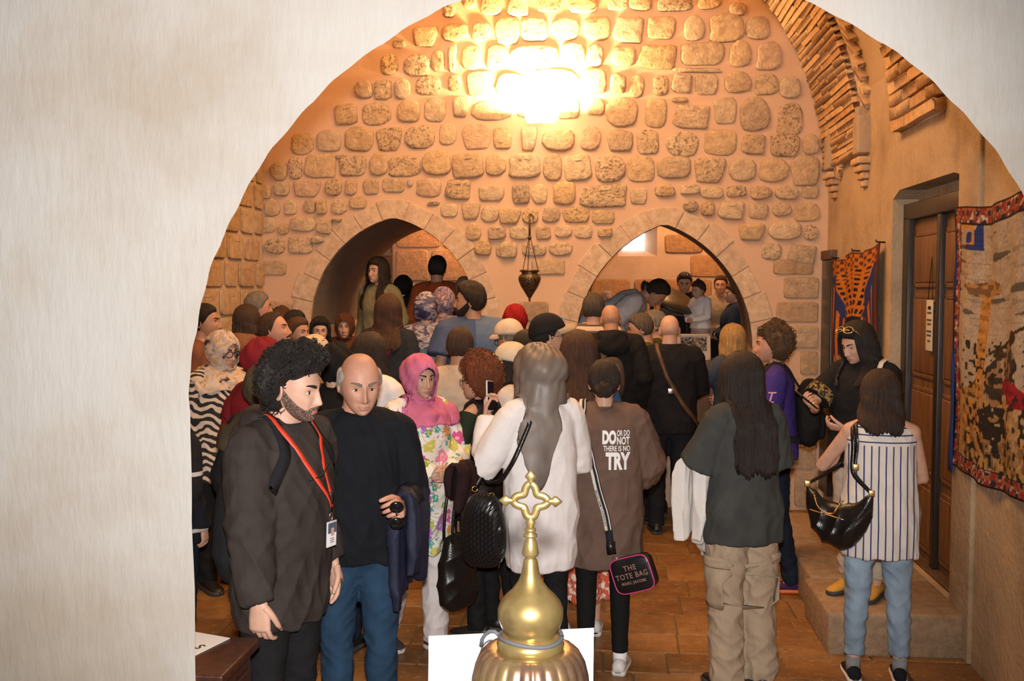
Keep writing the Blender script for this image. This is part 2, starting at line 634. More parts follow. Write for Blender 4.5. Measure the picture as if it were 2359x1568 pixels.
rows(800, 0, 2.2467, [
    (600, 670, -30, 45), (690, 800, -20, 75), (830, 940, -20, 80), (980, 1100, -30, 60), (1140, 1290, -30, 65), (1350, 1450, -30, 50), (1460, 1570, -30, 55), (1610, 1780, -30, 52), (1820, 1930, -30, 45),
    (1980, 2060, 20, 80), (500, 560, 10, 90), (345, 465, 135, 235), (490, 625, 120, 210), (640, 745, 115, 215), (765, 890, 95, 225), (900, 1035, 95, 215), (1060, 1200, 95, 205), (1225, 1360, 95, 205),
    (1380, 1530, 90, 215), (1550, 1695, 90, 200), (1740, 1845, 85, 205), (1875, 2045, 70, 210), (2065, 2180, 90, 205),
    (240, 300, 205, 245), (180, 260, 280, 385), (300, 430, 290, 390), (440, 505, 260, 370), (525, 565, 230, 365), (590, 690, 235, 360), (715, 830, 235, 365), (845, 1095, 240, 350), (1110, 1230, 225, 330),
    (1245, 1325, 230, 340), (1365, 1490, 245, 340), (1505, 1700, 235, 350), (1725, 1945, 225, 335), (1975, 2085, 215, 340), (2120, 2240, 220, 355),
    (45, 130, 420, 510), (145, 230, 410, 510), (250, 325, 405, 510), (360, 485, 400, 490), (525, 590, 385, 470), (620, 745, 370, 490), (770, 915, 380, 500), (935, 1190, 362, 490), (1210, 1340, 360, 480),
    (1360, 1440, 385, 480), (1460, 1535, 390, 500), (1580, 1660, 400, 490), (1680, 1780, 385, 475), (1800, 1915, 390, 490), (1950, 2085, 375, 475), (2110, 2225, 385, 485), (2240, 2340, 400, 510),
    (-60, 50, 535, 640), (85, 220, 530, 645), (265, 375, 525, 630), (405, 510, 510, 630), (550, 630, 500, 600), (645, 850, 520, 620), (870, 1060, 515, 610), (1085, 1200, 515, 610), (1240, 1330, 515, 595),
    (1340, 1500, 510, 650), (1540, 1650, 520, 655), (1690, 1870, 545, 660), (1900, 2010, 510, 640), (2030, 2180, 510, 670), (2230, 2350, 535, 695), (1680, 1760, 505, 530), (1690, 1930, 352, 372)])
rows(480, 200, 2.8, [
    (545, 675, 290, 435), (705, 855, 285, 415), (890, 1065, 260, 415), (1090, 1245, 265, 405), (1270, 1455, 250, 395), (1485, 1600, 240, 375), (1640, 1815, 245, 395), (1840, 1955, 260, 400),
    (410, 510, 480, 600), (520, 605, 460, 590), (620, 825, 435, 580), (845, 1015, 450, 575), (1040, 1155, 430, 565), (1165, 1365, 445, 570), (1385, 1560, 415, 570), (1580, 1770, 420, 580), (1795, 1915, 430, 570),
    (330, 405, 635, 720), (425, 525, 610, 705), (555, 720, 605, 705), (755, 860, 590, 700), (880, 960, 595, 700), (1000, 1100, 595, 690), (1125, 1265, 590, 680), (1285, 1320, 590, 640), (1340, 1500, 595, 705),
    (1530, 1690, 600, 720), (1745, 1905, 640, 735), (360, 460, 725, 830), (495, 570, 730, 820), (620, 690, 725, 815), (700, 765, 725, 820), (800, 890, 725, 820), (915, 1020, 705, 785),
    (1505, 1610, 750, 840), (1640, 1750, 740, 850), (1760, 1870, 770, 870), (1410, 1490, 740, 765), (820, 895, 440, 462),
    (330, 430, 840, 940), (450, 520, 880, 950), (530, 690, 845, 930), (700, 800, 860, 945), (800, 860, 845, 870), (1660, 1755, 880, 985), (1805, 1915, 895, 980),
    (370, 490, 980, 1075), (520, 670, 960, 1070), (670, 745, 960, 1010), (1720, 1825, 995, 1085), (1860, 1955, 1005, 1100)])
rows(1150, 200, 2.8, [
    (145, 240, 255, 405), (280, 480, 270, 410), (520, 650, 260, 410), (700, 860, 285, 410), (890, 1025, 280, 435), (1085, 1280, 295, 445), (1320, 1525, 285, 435), (1565, 1710, 310, 430), (1750, 1930, 310, 450), (1955, 2060, 310, 430),
    (65, 260, 430, 580), (285, 400, 435, 605), (425, 590, 430, 595), (630, 805, 440, 610), (830, 1000, 450, 610), (1030, 1235, 450, 590), (1265, 1450, 455, 610), (1485, 1650, 465, 605), (1670, 1860, 465, 615), (1885, 2060, 450, 630),
    (85, 195, 625, 755), (210, 310, 630, 750), (345, 490, 620, 755), (525, 820, 635, 770), (845, 950, 655, 755), (1000, 1130, 630, 705), (1170, 1290, 630, 690), (1300, 1440, 645, 720), (1470, 1590, 635, 705), (1625, 1750, 640, 725),
    (1785, 1925, 640, 725), (1955, 2060, 640, 720), (0, 135, 780, 880), (150, 250, 785, 880), (275, 390, 775, 875), (410, 580, 780, 870), (600, 740, 795, 885), (1190, 1280, 735, 805), (1300, 1385, 745, 830), (1415, 1575, 740, 850),
    (1610, 1730, 755, 850), (1760, 1880, 750, 830), (1905, 2060, 750, 860), (70, 190, 895, 985), (240, 330, 895, 980), (365, 465, 890, 970), (490, 600, 895, 975), (640, 730, 905, 970), (1550, 1705, 880, 985), (1740, 1945, 865, 985),
    (1965, 2050, 890, 990), (0, 115, 1000, 1100), (150, 300, 1010, 1090), (325, 470, 1000, 1085), (1690, 1815, 1015, 1110), (1865, 2040, 1020, 1135)])


def stone_mesh(seed, soft=2.6, lump=0.09, flat=0.82):
    """unit stone: irregular rounded outline, proud uneven face (front towards -Y)"""
    r = np.random.RandomState(seed)
    m = 18
    ang = np.linspace(0, 2 * PI, m, endpoint=False) + r.uniform(-.12, .12, m)
    rr = 1 + r.normal(0, lump, m)
    rr = rr * .5 + (np.roll(rr, 1) + np.roll(rr, -1)) * .25
    cx = np.sign(np.cos(ang)) * np.abs(np.cos(ang)) ** (2 / soft) * rr * .5
    cz = np.sign(np.sin(ang)) * np.abs(np.sin(ang)) ** (2 / soft) * rr * .5
    cx, cz = np.clip(cx, -.53, .53), np.clip(cz, -.53, .53)
    rings = []
    for s, d in ((1.0, 0.25), (0.99, -0.25), (0.93, -0.72), (flat, -0.96), (0.45, -1.05)):
        dd = np.full(m, d) + (r.normal(0, .10, m) if s < .95 else 0)
        rings.append(np.stack([cx * s, dd, cz * s], 1))
    mb = MB()
    mb.loft(rings, cap=True)
    return mesh('stone', mb.verts(), mb.F)


STONE_ME = [stone_mesh(100 + i, 2.4 + 1.6 * (i % 4) / 3, .07 + .03 * (i % 3)) for i in range(16)]
for me in STONE_ME:
    me.materials.append(M_STONE)
for i, (x0, x1, y0, y1) in enumerate(STONES):
    c = P((x0 + x1) / 2, (y0 + y1) / 2, YB)
    a = P(x0, y0, YB); b_ = P(x1, y1, YB)
    if c[2] > VZ and math.hypot(c[0] - XC, c[2] - VZ) > VR - .02:
        continue
    o = link('stone', STONE_ME[i % 16], back)
    o.location = (c[0], YB, c[2])
    o.scale = (abs(b_[0] - a[0]) * 1.06, 0.022 + 0.026 * random.random(), abs(a[2] - b_[2]) * 1.06)
    o.rotation_euler = (0, random.uniform(-.06, .06), 0)

# ---- smooth squared blocks low on the far wall
ASH_ME = [stone_mesh(300 + i, 9.0, .015, .95) for i in range(5)]
for me in ASH_ME:
    me.materials.append(M_ASHLAR)


def inside(hs, x, z, pad):
    """is the point within an opening or its ring of arch stones"""
    for aa in (A1, A2):
        xm = (aa['xl'] + aa['xr']) / 2
        hw = (aa['xr'] - aa['xl']) / 2 + pad
        if abs(x - xm) < hw:
            zt = aa['zs'] if abs(x - xm) > hw * .98 else aa['zs'] + (aa['za'] - aa['zs'] + pad) * math.sqrt(max(0, 1 - (abs(x - xm) / hw) ** 2.0))
            if z < zt:
                return True
    return False


for r_, (yt, yb) in enumerate([(597, 633), (637, 688), (693, 742), (747, 800), (805, 860), (865, 925), (930, 995), (1000, 1075), (1080, 1160)]):
    x = 592 + (r_ % 2) * 14
    zt, zb = bz(yt), bz(yb)
    while x < 1885:
        wpx = random.uniform(55, 120)
        x1 = min(x + wpx, 1887)
        X0, X1 = bx(x), bx(x1)
        xm, zm = (X0 + X1) / 2, (zt + zb) / 2
        ok = X1 - X0 > .09 and not any(inside(None, xx, zz, .17) for xx in (X0, xm, X1) for zz in (zt, zm, zb))
        if ok:
            o = link('ashlar_block', ASH_ME[random.randrange(5)], back)
            o.location = (xm, YB, zm)
            o.scale = ((X1 - X0) * .97, .012 + .010 * random.random(), (zt - zb) * .95)
        x = x1 + 4

# ---- arch stones round both openings
for hh, aa, zb in ((h1, A1, FLOOR2), (h2, A2, FLOOR2)):
    pts = np.array(hh[1:-1])
    seg = np.linalg.norm(np.diff(pts, axis=0), axis=1)
    s = np.concatenate([[0], np.cumsum(seg)])
    nv = 13
    zs = aa['zs']
    W = 0.19

    def at(t):
        x = np.interp(t, s, pts[:, 0]); z = np.interp(t, s, pts[:, 1])
        e = 1e-3
        tx = np.interp(t + e, s, pts[:, 0]) - np.interp(t - e, s, pts[:, 0])
        tz = np.interp(t + e, s, pts[:, 1]) - np.interp(t - e, s, pts[:, 1])
        n = nrm([-tz, tx])
        return np.array([x, z]), n

    for k in range(nv):
        t0, t1 = s[-1] * k / nv + .006, s[-1] * (k + 1) / nv - .006
        rng = np.linspace(t0, t1, 4)
        inn, out = [], []
        wk = W * random.uniform(.85, 1.12)
        for t in rng:
            p, n = at(min(max(t, .002), s[-1] - .002))
            inn.append(p + n * .0); out.append(p + n * wk)
        poly = inn + out[::-1]
        mb = MB()
        d0 = .010 + .006 * random.random()
        cen = np.mean(poly, axis=0)
        rings = []
        for sc_, yy in ((1.0, YB + .04), (1.0, YB - d0 * .6), (.965, YB - d0)):
            rings.append([(cen[0] + (p[0] - cen[0]) * sc_, yy, cen[1] + (p[1] - cen[1]) * sc_) for p in poly])
        mb.loft(rings)
        mb.make('voussoir', M_VOUSS, back, smooth=False)
    # jamb blocks below the springing
    for xx, sg in ((aa['xl'], -1), (aa['xr'], 1)):
        z = zs
        while z > .1:
            hgt = random.uniform(.20, .30)
            if z - hgt < .05: hgt = z - .03
            mb = MB()
            w_ = random.uniform(.15, .24)
            x0, x1 = (xx - w_, xx - .002) if sg < 0 else (xx + .002, xx + w_)
            mb.box((x0, YB - .012 - .006 * random.random(), z - hgt + .008), (x1, YB + .03, z - .004), .004)
            mb.make('jamb_block', M_VOUSS, back, smooth=False)
            z -= hgt

# stone sill under the right arch
mb = MB()
mb.box((A2['xl'] - .12, YB - .16, .50), (A2['xr'] + .1, YB + .05, .68), .02)
mb.make('sill_stone', M_STEP, back)

# ---- left wall of rough squared stone
left = wall_sheet('wall_left', [(YF, -.02), (12.6, -.02), (12.6, 5.7), (YF, 5.7)], [], M_VAULT, 'X', XL - .3, .3)
for r_ in range(13):
    z = .1 + r_ * .235
    y = 6.2 + (r_ % 2) * .2
    while y < 8.9:
        w_ = random.uniform(.28, .5)
        y1 = min(y + w_, 8.97)
        if y1 - y > .12:
            o = link('ashlar_block', ASH_ME[random.randrange(5)], left)
            o.location = (XL, (y + y1) / 2, z + .115)
            o.rotation_euler = (0, 0, PI / 2)
            o.scale = ((y1 - y) * .95, .015 + .012 * random.random(), .215)
        y = y1 + .02

# ---- right wall with the door recess
DY0, DY1, DZ0, DZ1 = 5.66, 7.0, .235, 2.63
right_outer = [(YF, -.02), (12.6, -.02), (12.6, 5.7), (YF, 5.7)]
rechole = [(DY0, DZ0), (DY1, DZ0), (DY1, DZ1 - .05), (DY1 - .15, DZ1), (DY0 + .15, DZ1), (DY0, DZ1 - .03)]
right = wall_sheet('wall_right', right_outer, [rechole], M_RIGHT, 'X', XR, .17)
mb = MB()
mb.box((XR + .17, YF, 0), (XR + .4, 12.6, 5.7))
tag(mb.make('wall_right_core', M_RIGHT, right, smooth=False))
# plaster jamb swelling beside the big wall hanging
mb = MB()
mb.box((XR - .022, DY0 - .30, .0), (XR + .02, DY0 + .005, 4.2), .010)
mb.make('plaster_pier', M_RIGHT, right)

# ---- vault: plastered barrel with two brick ribs
def shell(y0, y1, R, n=48, a0=0.0, a1=PI, thick=.12):
    mb = MB()
    rings = []
    for r in (R, R + thick):
        pass
    ys = [y0, y1]
    prof = []
    for i in range(n + 1):
        t = a0 + (a1 - a0) * i / n
        prof.append((XC + R * math.cos(t), VZ + R * math.sin(t), XC + (R + thick) * math.cos(t), VZ + (R + thick) * math.sin(t)))
    ring = []
    for y in ys:
        ring.append([(p[0], y, p[1]) for p in prof] + [(p[2], y, p[3]) for p in prof[::-1]])
    mb.loft(ring)
    return mb


vault = tag(shell(YF, YB + .05, VR).make('ceiling', M_VAULT, smooth=True), kind='structure')
RIB_A, RIB_B = (7.78, 8.995), (5.95, 6.85)
for y0, y1 in (RIB_A, RIB_B):
    shell(y0, y1, VR - .055, 40, .02, PI - .02, .06).make('rib_bed', M_MORTAR, vault)
BRICK_ME = []
for i in range(5):
    mb = MB()
    mb.box((-.5, -.5, -.5), (.5, .5, .5), .05)
    V = mb.verts() + RNG.normal(0, .025, (mb.n, 3))
    me = mesh('brick', V, mb.F)
    me.materials.append(M_BRICK)
    BRICK_ME.append(me)


def rib_bricks(y0, y1, a_from, a_to, R, nb, step):
    t = a_from
    k = 0
    while t < a_to:
        off = (k % 2) * .5 / nb
        for j in range(nb + (k % 2)):
            u0 = max(0, (j - (.5 if k % 2 else 0)) / nb)
            u1 = min(1, (j + 1 - (.5 if k % 2 else 0)) / nb)
            if u1 - u0 < .05: continue
            ya, yb = y0 + (y1 - y0) * u0, y0 + (y1 - y0) * u1
            o = link('brick', BRICK_ME[random.randrange(5)], vault)
            rr = R + random.uniform(-.007, .006)
            o.location = (XC + rr * math.cos(t), (ya + yb) / 2, VZ + rr * math.sin(t))
            o.rotation_euler = (random.uniform(-.02, .02), -t, 0)
            o.scale = (.085, (yb - ya) * .97, R * step * .80)
        t += step
        k += 1


rib_bricks(*RIB_A, math.radians(1.5), math.radians(66), VR - .065, 2, math.radians(1.25))
rib_bricks(*RIB_B, math.radians(2.0), math.radians(34), VR - .075, 3, math.radians(1.9))
# slanted brick course against the near side of the far rib (herringbone edge)
for k in range(26):
    t = math.radians(3 + k * 2.2)
    rr = VR - .03
    o = link('brick', BRICK_ME[k % 5], vault)
    o.location = (XC + rr * math.cos(t), RIB_A[0] - .07, VZ + rr * math.sin(t))
    o.rotation_euler = (.75, -t, 0)
    o.scale = (.06, .16, .038)
# corbels under the ribs: fluted shaft, stepped foot
for yc in (7.72, 8.72):
    c = empty('corbel', (XR, yc, 0)); c.parent = vault
    mb = MB()
    for j in range(4):
        mb.box((-.085, -.09 + j * .046, 2.98), (.01, -.09 + j * .046 + .034, 3.36 - abs(j - 1.5) * .07), .008)
    mb.make('shaft', M_RIGHT, c)
    for j in range(4):
        mb = MB()
        mb.box((-.09 + j * .02, -.12 + j * .018, 2.90 - j * .055), (.01, .12 - j * .018, 2.95 - j * .055), .01)
        mb.make('step_brick', M_BRICK, c)
# soffit band of small bricks slanting between the corbels
for k in range(12):
    o = link('brick', BRICK_ME[k % 5], vault)
    o.location = (XR - .02, 8.55 - k * .055, 2.93 + k * .045)
    o.rotation_euler = (.7, 0, 0)
    o.scale = (.05, .13, .035)

# ---- floor of worn slabs
mb = MB()
mb.box((XL - .3, YF, -.12), (XR + .4, YB + .05, -.012))
floor = tag(mb.make('floor', M_JOINT, smooth=False), kind='structure')
SLAB_ME = []
for i in range(8):
    mb = MB()
    mb.box((-.5, -.5, -.5), (.5, .5, .5), .012)
    V = mb.verts()
    V[:, 2] += np.where(V[:, 2] > 0, RNG.normal(0, .05, len(V)), 0)
    me = mesh('floor_slab', V, mb.F)
    me.materials.append(M_SLAB)
    SLAB_ME.append(me)
y = 2.95
k = 0
while y < YB - .05:
    d = random.uniform(.27, .36)
    x = XL + random.uniform(-.3, 0)
    while x < XR:
        w_ = random.uniform(.30, .62)
        x0, x1 = max(x, XL), min(x + w_, XR)
        if x1 - x0 > .08:
            o = link('floor_slab', SLAB_ME[random.randrange(8)], floor)
            o.location = ((x0 + x1) / 2, y + d / 2, -.02)
            o.scale = ((x1 - x0) - .012, d - .012, .04)
        x += w_
    y += d
# the photographer's side, a step higher
mb = MB()
mb.box((-4.5, -2.5, .2), (4.5, YF + .15, .4))
tag(mb.make('floor_front', M_STEP, smooth=False), kind='structure')
# low dais before the left arch
mb = MB()
mb.box((XL, 7.42, -.01), (.12, YB - .03, .2), .015)
tag(mb.make('floor_dais', M_STEP), kind='structure')
# stone step along the right wall below the door
stp = tag(empty('floor_step', (1.55, 6.4, 0)), kind='structure')
for (x0, x1, y0, y1, z1) in ((1.20, 1.60, 5.44, 6.1, .23), (1.61, 1.93, 5.44, 6.1, .235), (1.24, 1.93, 6.11, 6.9, .232), (1.30, 1.93, 6.91, 7.9, .225)):
    mb = MB()
    mb.box((x0 - 1.55, y0 - 6.4, -.01), (x1 - 1.55, y1 - 6.4, z1), .02)
    mb.make('step_block', M_STEP, stp)

# ---- rooms behind the arches
YA = 12.2
alc = tag(empty('wall_alcove', (0, YA, 0)), kind='structure')
wx0, wx1 = P(1442, 0, YA)[0], P(1487, 0, YA)[0]
wz0, wz1 = P(0, 576, YA)[2], P(0, 543, YA)[2]
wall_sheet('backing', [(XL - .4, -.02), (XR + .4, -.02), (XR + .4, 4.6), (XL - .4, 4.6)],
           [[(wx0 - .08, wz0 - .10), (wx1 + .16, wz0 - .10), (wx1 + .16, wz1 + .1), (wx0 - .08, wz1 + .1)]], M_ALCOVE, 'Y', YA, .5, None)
bk = bpy.data.objects['backing']
bk.parent = alc; bk.location = (0, -YA, 0)
if 'kind' in bk: del bk['kind']
for me in STONE_ME[:5]:
    pass
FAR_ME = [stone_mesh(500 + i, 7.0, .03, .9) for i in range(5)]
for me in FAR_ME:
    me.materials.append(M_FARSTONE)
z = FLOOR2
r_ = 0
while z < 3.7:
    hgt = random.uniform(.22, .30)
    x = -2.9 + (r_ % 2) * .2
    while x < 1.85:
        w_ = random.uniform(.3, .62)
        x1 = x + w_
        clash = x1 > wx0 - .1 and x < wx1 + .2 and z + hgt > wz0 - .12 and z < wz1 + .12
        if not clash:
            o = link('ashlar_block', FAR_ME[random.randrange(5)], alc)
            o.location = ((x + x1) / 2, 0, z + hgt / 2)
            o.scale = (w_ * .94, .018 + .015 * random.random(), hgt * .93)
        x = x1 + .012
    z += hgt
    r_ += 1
# splayed window in that wall
win = tag(empty('window_1', (wx0, YA, wz0)), kind='structure')
M_PANE = simple('daylight_pane', (.9, .95, 1), .3, emit=(0.92, 0.97, 1.0), es=6.0)
mb = MB()
ww, wh = wx1 - wx0, wz1 - wz0
pts = [(-.03, -.03), (-.03, wh + .03), (ww + .03, wh + .03), (ww + .03, -.03)]
mb.loft([[(x, .30, z) for x, z in pts], [(x, .315, z) for x, z in pts]])
mb.make('pane', M_PANE, win, smooth=False)
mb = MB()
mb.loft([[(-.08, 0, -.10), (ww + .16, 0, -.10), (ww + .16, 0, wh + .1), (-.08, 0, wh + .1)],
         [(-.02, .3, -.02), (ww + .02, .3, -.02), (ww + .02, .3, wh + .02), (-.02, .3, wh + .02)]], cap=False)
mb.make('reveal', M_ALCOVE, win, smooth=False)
# floor, ceiling and dividing wall there
mb = MB()
mb.box((XL - .3, YB + .02, FLOOR2 - .3), (XR + .4, YA + .1, FLOOR2))
tag(mb.make('floor_alcove', M_SLAB, smooth=False), kind='structure')
mb = MB()
mb.box((XL - .3, YB + WT - .05, 3.9), (XR + .4, YA + .1, 4.1))
tag(mb.make('ceiling_alcove', M_VAULT, smooth=False), kind='structure')
mb = MB()
mb.box((-.95, YB + WT - .02, FLOOR2), (-.55, YA, 3.95), .01)
tag(mb.make('wall_divider', M_ALCOVE), kind='structure')
# plain stone pier seen through the left arch
mb = MB()
mb.box((-2.45, 11.2, FLOOR2), (-1.0, YA, 3.95), .02)
lw = tag(mb.make('wall_niche', M_VAULT), kind='structure')
z = FLOOR2
while z < 3.6:
    hgt = random.uniform(.3, .42)
    x = -2.42
    while x < -1.05:
        w_ = random.uniform(.35, .7)
        x1 = min(x + w_, -1.02)
        if x1 - x > .1:
            o = link('ashlar_block', ASH_ME[random.randrange(5)], lw)
            o.location = ((x + x1) / 2, 11.2, z + hgt / 2)
            o.scale = ((x1 - x) * .96, .012, hgt * .95)
        x = x1 + .01
    z += hgt

# ================================================================== people
def skin_mat(col):
    key = ('skin', col)
    if key in _MC: return _MC[key]
    m, nt, b = new_mat('skin')
    co = coords(nt)
    n1 = nd(nt, 'ShaderNodeTexNoise', i_Scale=30.0, i_Detail=3.0)
    nt.links.new(co, n1.inputs[0])
    r = ramp(nt, [(0.3, tuple(c * .9 for c in col)), (0.7, (min(1, col[0] * 1.07), col[1] * 1.02, col[2]))])
    nt.links.new(n1.outputs[0], r.inputs[0])
    nt.links.new(r.outputs[0], b.inputs['Base Color'])
    b.inputs['Roughness'].default_value = 0.5
    b.inputs['Specular IOR Level'].default_value = 0.35
    b.inputs['Subsurface Weight'].default_value = 0.0
    _MC[key] = m
    return m


SKINS = {'fair': (.58, .35, .255), 'light': (.53, .31, .215), 'tan': (.44, .245, .155), 'olive': (.42, .25, .165), 'red': (.51, .27, .185)}


def hair_mat(col, rough=.5, streak=0.6, name='hair_strands'):
    key = ('hair', col, rough, streak)
    if key in _MC: return _MC[key]
    m, nt, b = new_mat(name)
    co = coords(nt, (1, 1, .05))
    n1 = nd(nt, 'ShaderNodeTexNoise', i_Scale=75.0, i_Detail=6.0, i_Roughness=.75)
    nt.links.new(co, n1.inputs[0])
    r = ramp(nt, [(0.3, tuple(c * (1 - streak) for c in col)), (0.72, tuple(min(1, c * (1 + streak)) for c in col))])
    nt.links.new(n1.outputs[0], r.inputs[0])
    nt.links.new(r.outputs[0], b.inputs['Base Color'])
    b.inputs['Roughness'].default_value = rough
    b.inputs['Specular IOR Level'].default_value = 0.4
    bump(nt, b, n1.outputs[0], .9, .012)
    _MC[key] = m
    return m


HAIRC = {'black': (.012, .009, .008), 'dark': (.022, .013, .009), 'brown': (.050, .024, .013), 'chestnut': (.085, .034, .015),
         'auburn': (.16, .045, .015), 'grey': (.20, .17, .14), 'silver': (.42, .38, .33), 'blonde': (.42, .25, .09), 'ltbrown': (.14, .075, .035)}


def sstep(a, b, x):
    t = np.clip((x - a) / (b - a), 0, 1)
    return t * t * (3 - 2 * t)


def stubble_mat(sk, hc, f):
    m, nt, b = new_mat('stubble')
    n1 = nd(nt, 'ShaderNodeTexNoise', i_Scale=260.0, i_Detail=2.0)
    nt.links.new(coords(nt), n1.inputs[0])
    r = ramp(nt, [(.36, tuple(c * .5 for c in sk)), (.56, tuple(h * 1.6 + .004 for h in hc))])
    nt.links.new(n1.outputs[0], r.inputs[0])
    nt.links.new(r.outputs[0], b.inputs['Base Color'])
    b.inputs['Roughness'].default_value = .8
    return m


# ---- the head as a function of longitude (0 = face) and latitude, in metres about the head's centre
def headsurf(lon, lat, feat=True, nose=1.0, jaw=1.0):
    lon = np.asarray(lon, dtype=float); lat = np.asarray(lat, dtype=float)
    ux, uy, uz = np.cos(lat) * np.sin(lon), -np.cos(lat) * np.cos(lon), np.sin(lat)
    t = np.clip(-uz, 0, 1); up = np.clip(uz, 0, 1)
    ex = 2.25
    s = (np.abs(ux) ** ex + np.abs(uy) ** ex + np.abs(uz) ** ex) ** (-1 / ex)
    x = .0755 * ux * s; y = .097 * uy * s; z = .1125 * uz * s
    x = x * (1 - (.34 / jaw) * t ** 1.6)
    back = uy > 0
    y = np.where(back, y * (1 - .42 * t ** 1.1) + .006 * np.cos(lat) * up, y * (1 - .05 * up))
    y = y - .052 * t ** 2.0
    x = x * (1 + .03 * np.where(back, up, 0))
    if feat:
        m = sstep(.05, .45, -uy)
        ax = np.abs(x)
        # eye sockets, brow, nose, cheeks, mouth, chin
        y = y + m * .0105 * np.exp(-((ax - .031) / .0155) ** 2 - ((z - .001) / .0115) ** 2)
        y = y - m * .0045 * np.exp(-((z - .022) / .009) ** 2) * np.exp(-(x / .047) ** 2)
        nz = np.interp(z, [-.054, -.049, -.044, -.036, -.020, .000, .014, .024], [0, .006, .019, .0245, .0175, .0105, .004, 0]) * nose
        sg = np.interp(z, [-.055, -.042, -.030, .0, .02], [.0115, .0135, .0105, .0075, .009])
        y = y - m * nz * np.exp(-(ax / sg) ** 2.2)
        y = y - m * .0045 * np.exp(-((ax - .043) / .017) ** 2 - ((z + .030) / .019) ** 2)
        y = y + m * .0035 * np.exp(-((ax - .026) / .008) ** 2 - ((z + .052) / .014) ** 2)
        y = y - m * .0055 * np.exp(-(x / .021) ** 2 - ((z + .069) / .012) ** 2)
        y = y + m * .0030 * np.exp(-(x / .020) ** 2 - ((z + .068) / .0028) ** 2)
        y = y + m * .0035 * np.exp(-(x / .018) ** 2 - ((z + .084) / .006) ** 2)
        y = y - m * .0065 * np.exp(-(x / .019) ** 2 - ((z + .100) / .012) ** 2)
    return np.stack([x, y, z], -1)


def headgrid(nl=72, nt_=54, nose=1.0, jaw=1.0, feat=True):
    u = np.linspace(-PI, PI, nl, endpoint=False)
    lon = u - .55 * np.sin(u)          # denser towards the face
    lat = np.linspace(-PI / 2, PI / 2, nt_ + 1)[1:-1]
    LO, LA = np.meshgrid(lon, lat)
    G = headsurf(LO, LA, feat, nose, jaw)
    mb = MB()
    n, m, _ = G.shape
    mb.loft(G, cap=True)
    return mb, G


_HG = {}


def head_front_y(x, z, G):
    g = G.reshape(-1, 3)
    f = g[g[:, 1] < -.02]
    i = np.argmin((f[:, 0] - x) ** 2 + (f[:, 2] - z) ** 2)
    return f[i, 1]


HAIRLAT = ([0, 35, 60, 75, 90, 108, 140, 180], [36, 34, 22, 4, -10, -26, -44, -48])


def hairlat(lon, recede=0.0):
    a = np.abs((np.degrees(lon) + 180) % 360 - 180)
    l = np.interp(a, *HAIRLAT)
    return np.radians(l + recede * np.interp(a, [0, 60, 90, 180], [1, .8, .1, 0]))


def ik(S, W, l1, l2, pole):
    d = W - S
    L = np.linalg.norm(d)
    mx = (l1 + l2) * .998
    if L > mx:
        d = d / L * mx; L = mx; W = S + d
    u = d / L
    a = (l1 * l1 - l2 * l2 + L * L) / (2 * L)
    h = math.sqrt(max(0, l1 * l1 - a * a))
    p = np.array(pole, dtype=float)
    p = nrm(p - u * p.dot(u))
    return S + u * a + p * h, W


def hand_mesh(mb, W, d, palm, side, curl=.35, spread=.12, scale=1.0, point=False):
    """palm, four unequal bent fingers, a thumb from the side. d: direction of the fingers, palm: where the palm faces"""
    d = nrm(d); palm = nrm(np.array(palm) - d * np.dot(palm, d))
    s = np.cross(palm, d) * side           # towards the thumb
    s = nrm(s)
    k = scale
    rings = []
    for t, w, th in ((-.02, .026, .020), (.012, .034, .017), (.05, .040, .0145), (.085, .041, .013), (.097, .037, .010)):
        ang = np.linspace(0, 2 * PI, 12, endpoint=False)
        c = W + d * t * k
        rings.append(c + np.outer(np.sign(np.cos(ang)) * np.abs(np.cos(ang)) ** .8 * w * k, s) + np.outer(np.sin(ang) * th * k, palm))
    mb.loft(rings)
    lens = (.070, .079, .073, .056)
    for i in range(4):
        off = (.0295, .0098, -.0100, -.0285)[i]
        base = W + d * (.088 - (.006 if i == 3 else 0)) * k + s * off * k
        fd = nrm(d + s * spread * (1.5 - i) * .5)
        c_ = curl * (1.0 + .12 * i)
        if point and i == 0: c_ = .12
        pts = [base - fd * .012 * k, base]
        ang = 0.0
        p = base
        for seg, bend in ((.44, .9), (.31, 1.1), (.25, .8)):
            ang += c_ * bend
            dv = fd * math.cos(ang) + palm * math.sin(ang)
            q = p + dv * lens[i] * seg * k
            pts += [p * .45 + q * .55, q]
            p = q
        r = np.interp(np.linspace(0, 1, len(pts)), [0, .5, 1], [.0098, .0088, .0066]) * k
        mb.tube(pts, r, 8, ref=s)
        mb.ell(pts[-1], (.0064 * k,) * 3, 8, 6)
    tb = W + d * .018 * k + s * .026 * k
    td = nrm(d * .80 + s * .52 + palm * .30)
    td2 = nrm(d * .92 + s * .16 + palm * (.3 + curl * .5))
    p1 = tb + td * .040 * k
    p2 = p1 + td2 * .032 * k
    p3 = p2 + nrm(td2 + palm * curl * .4) * .026 * k
    mb.tube([tb - td * .01, tb, tb * .5 + p1 * .5, p1, p1 * .5 + p2 * .5, p2, p3], np.array([.013, .0145, .0135, .0112, .0105, .0100, .0075]) * k, 8)
    mb.ell(p3, (.0074 * k,) * 3, 8, 6)


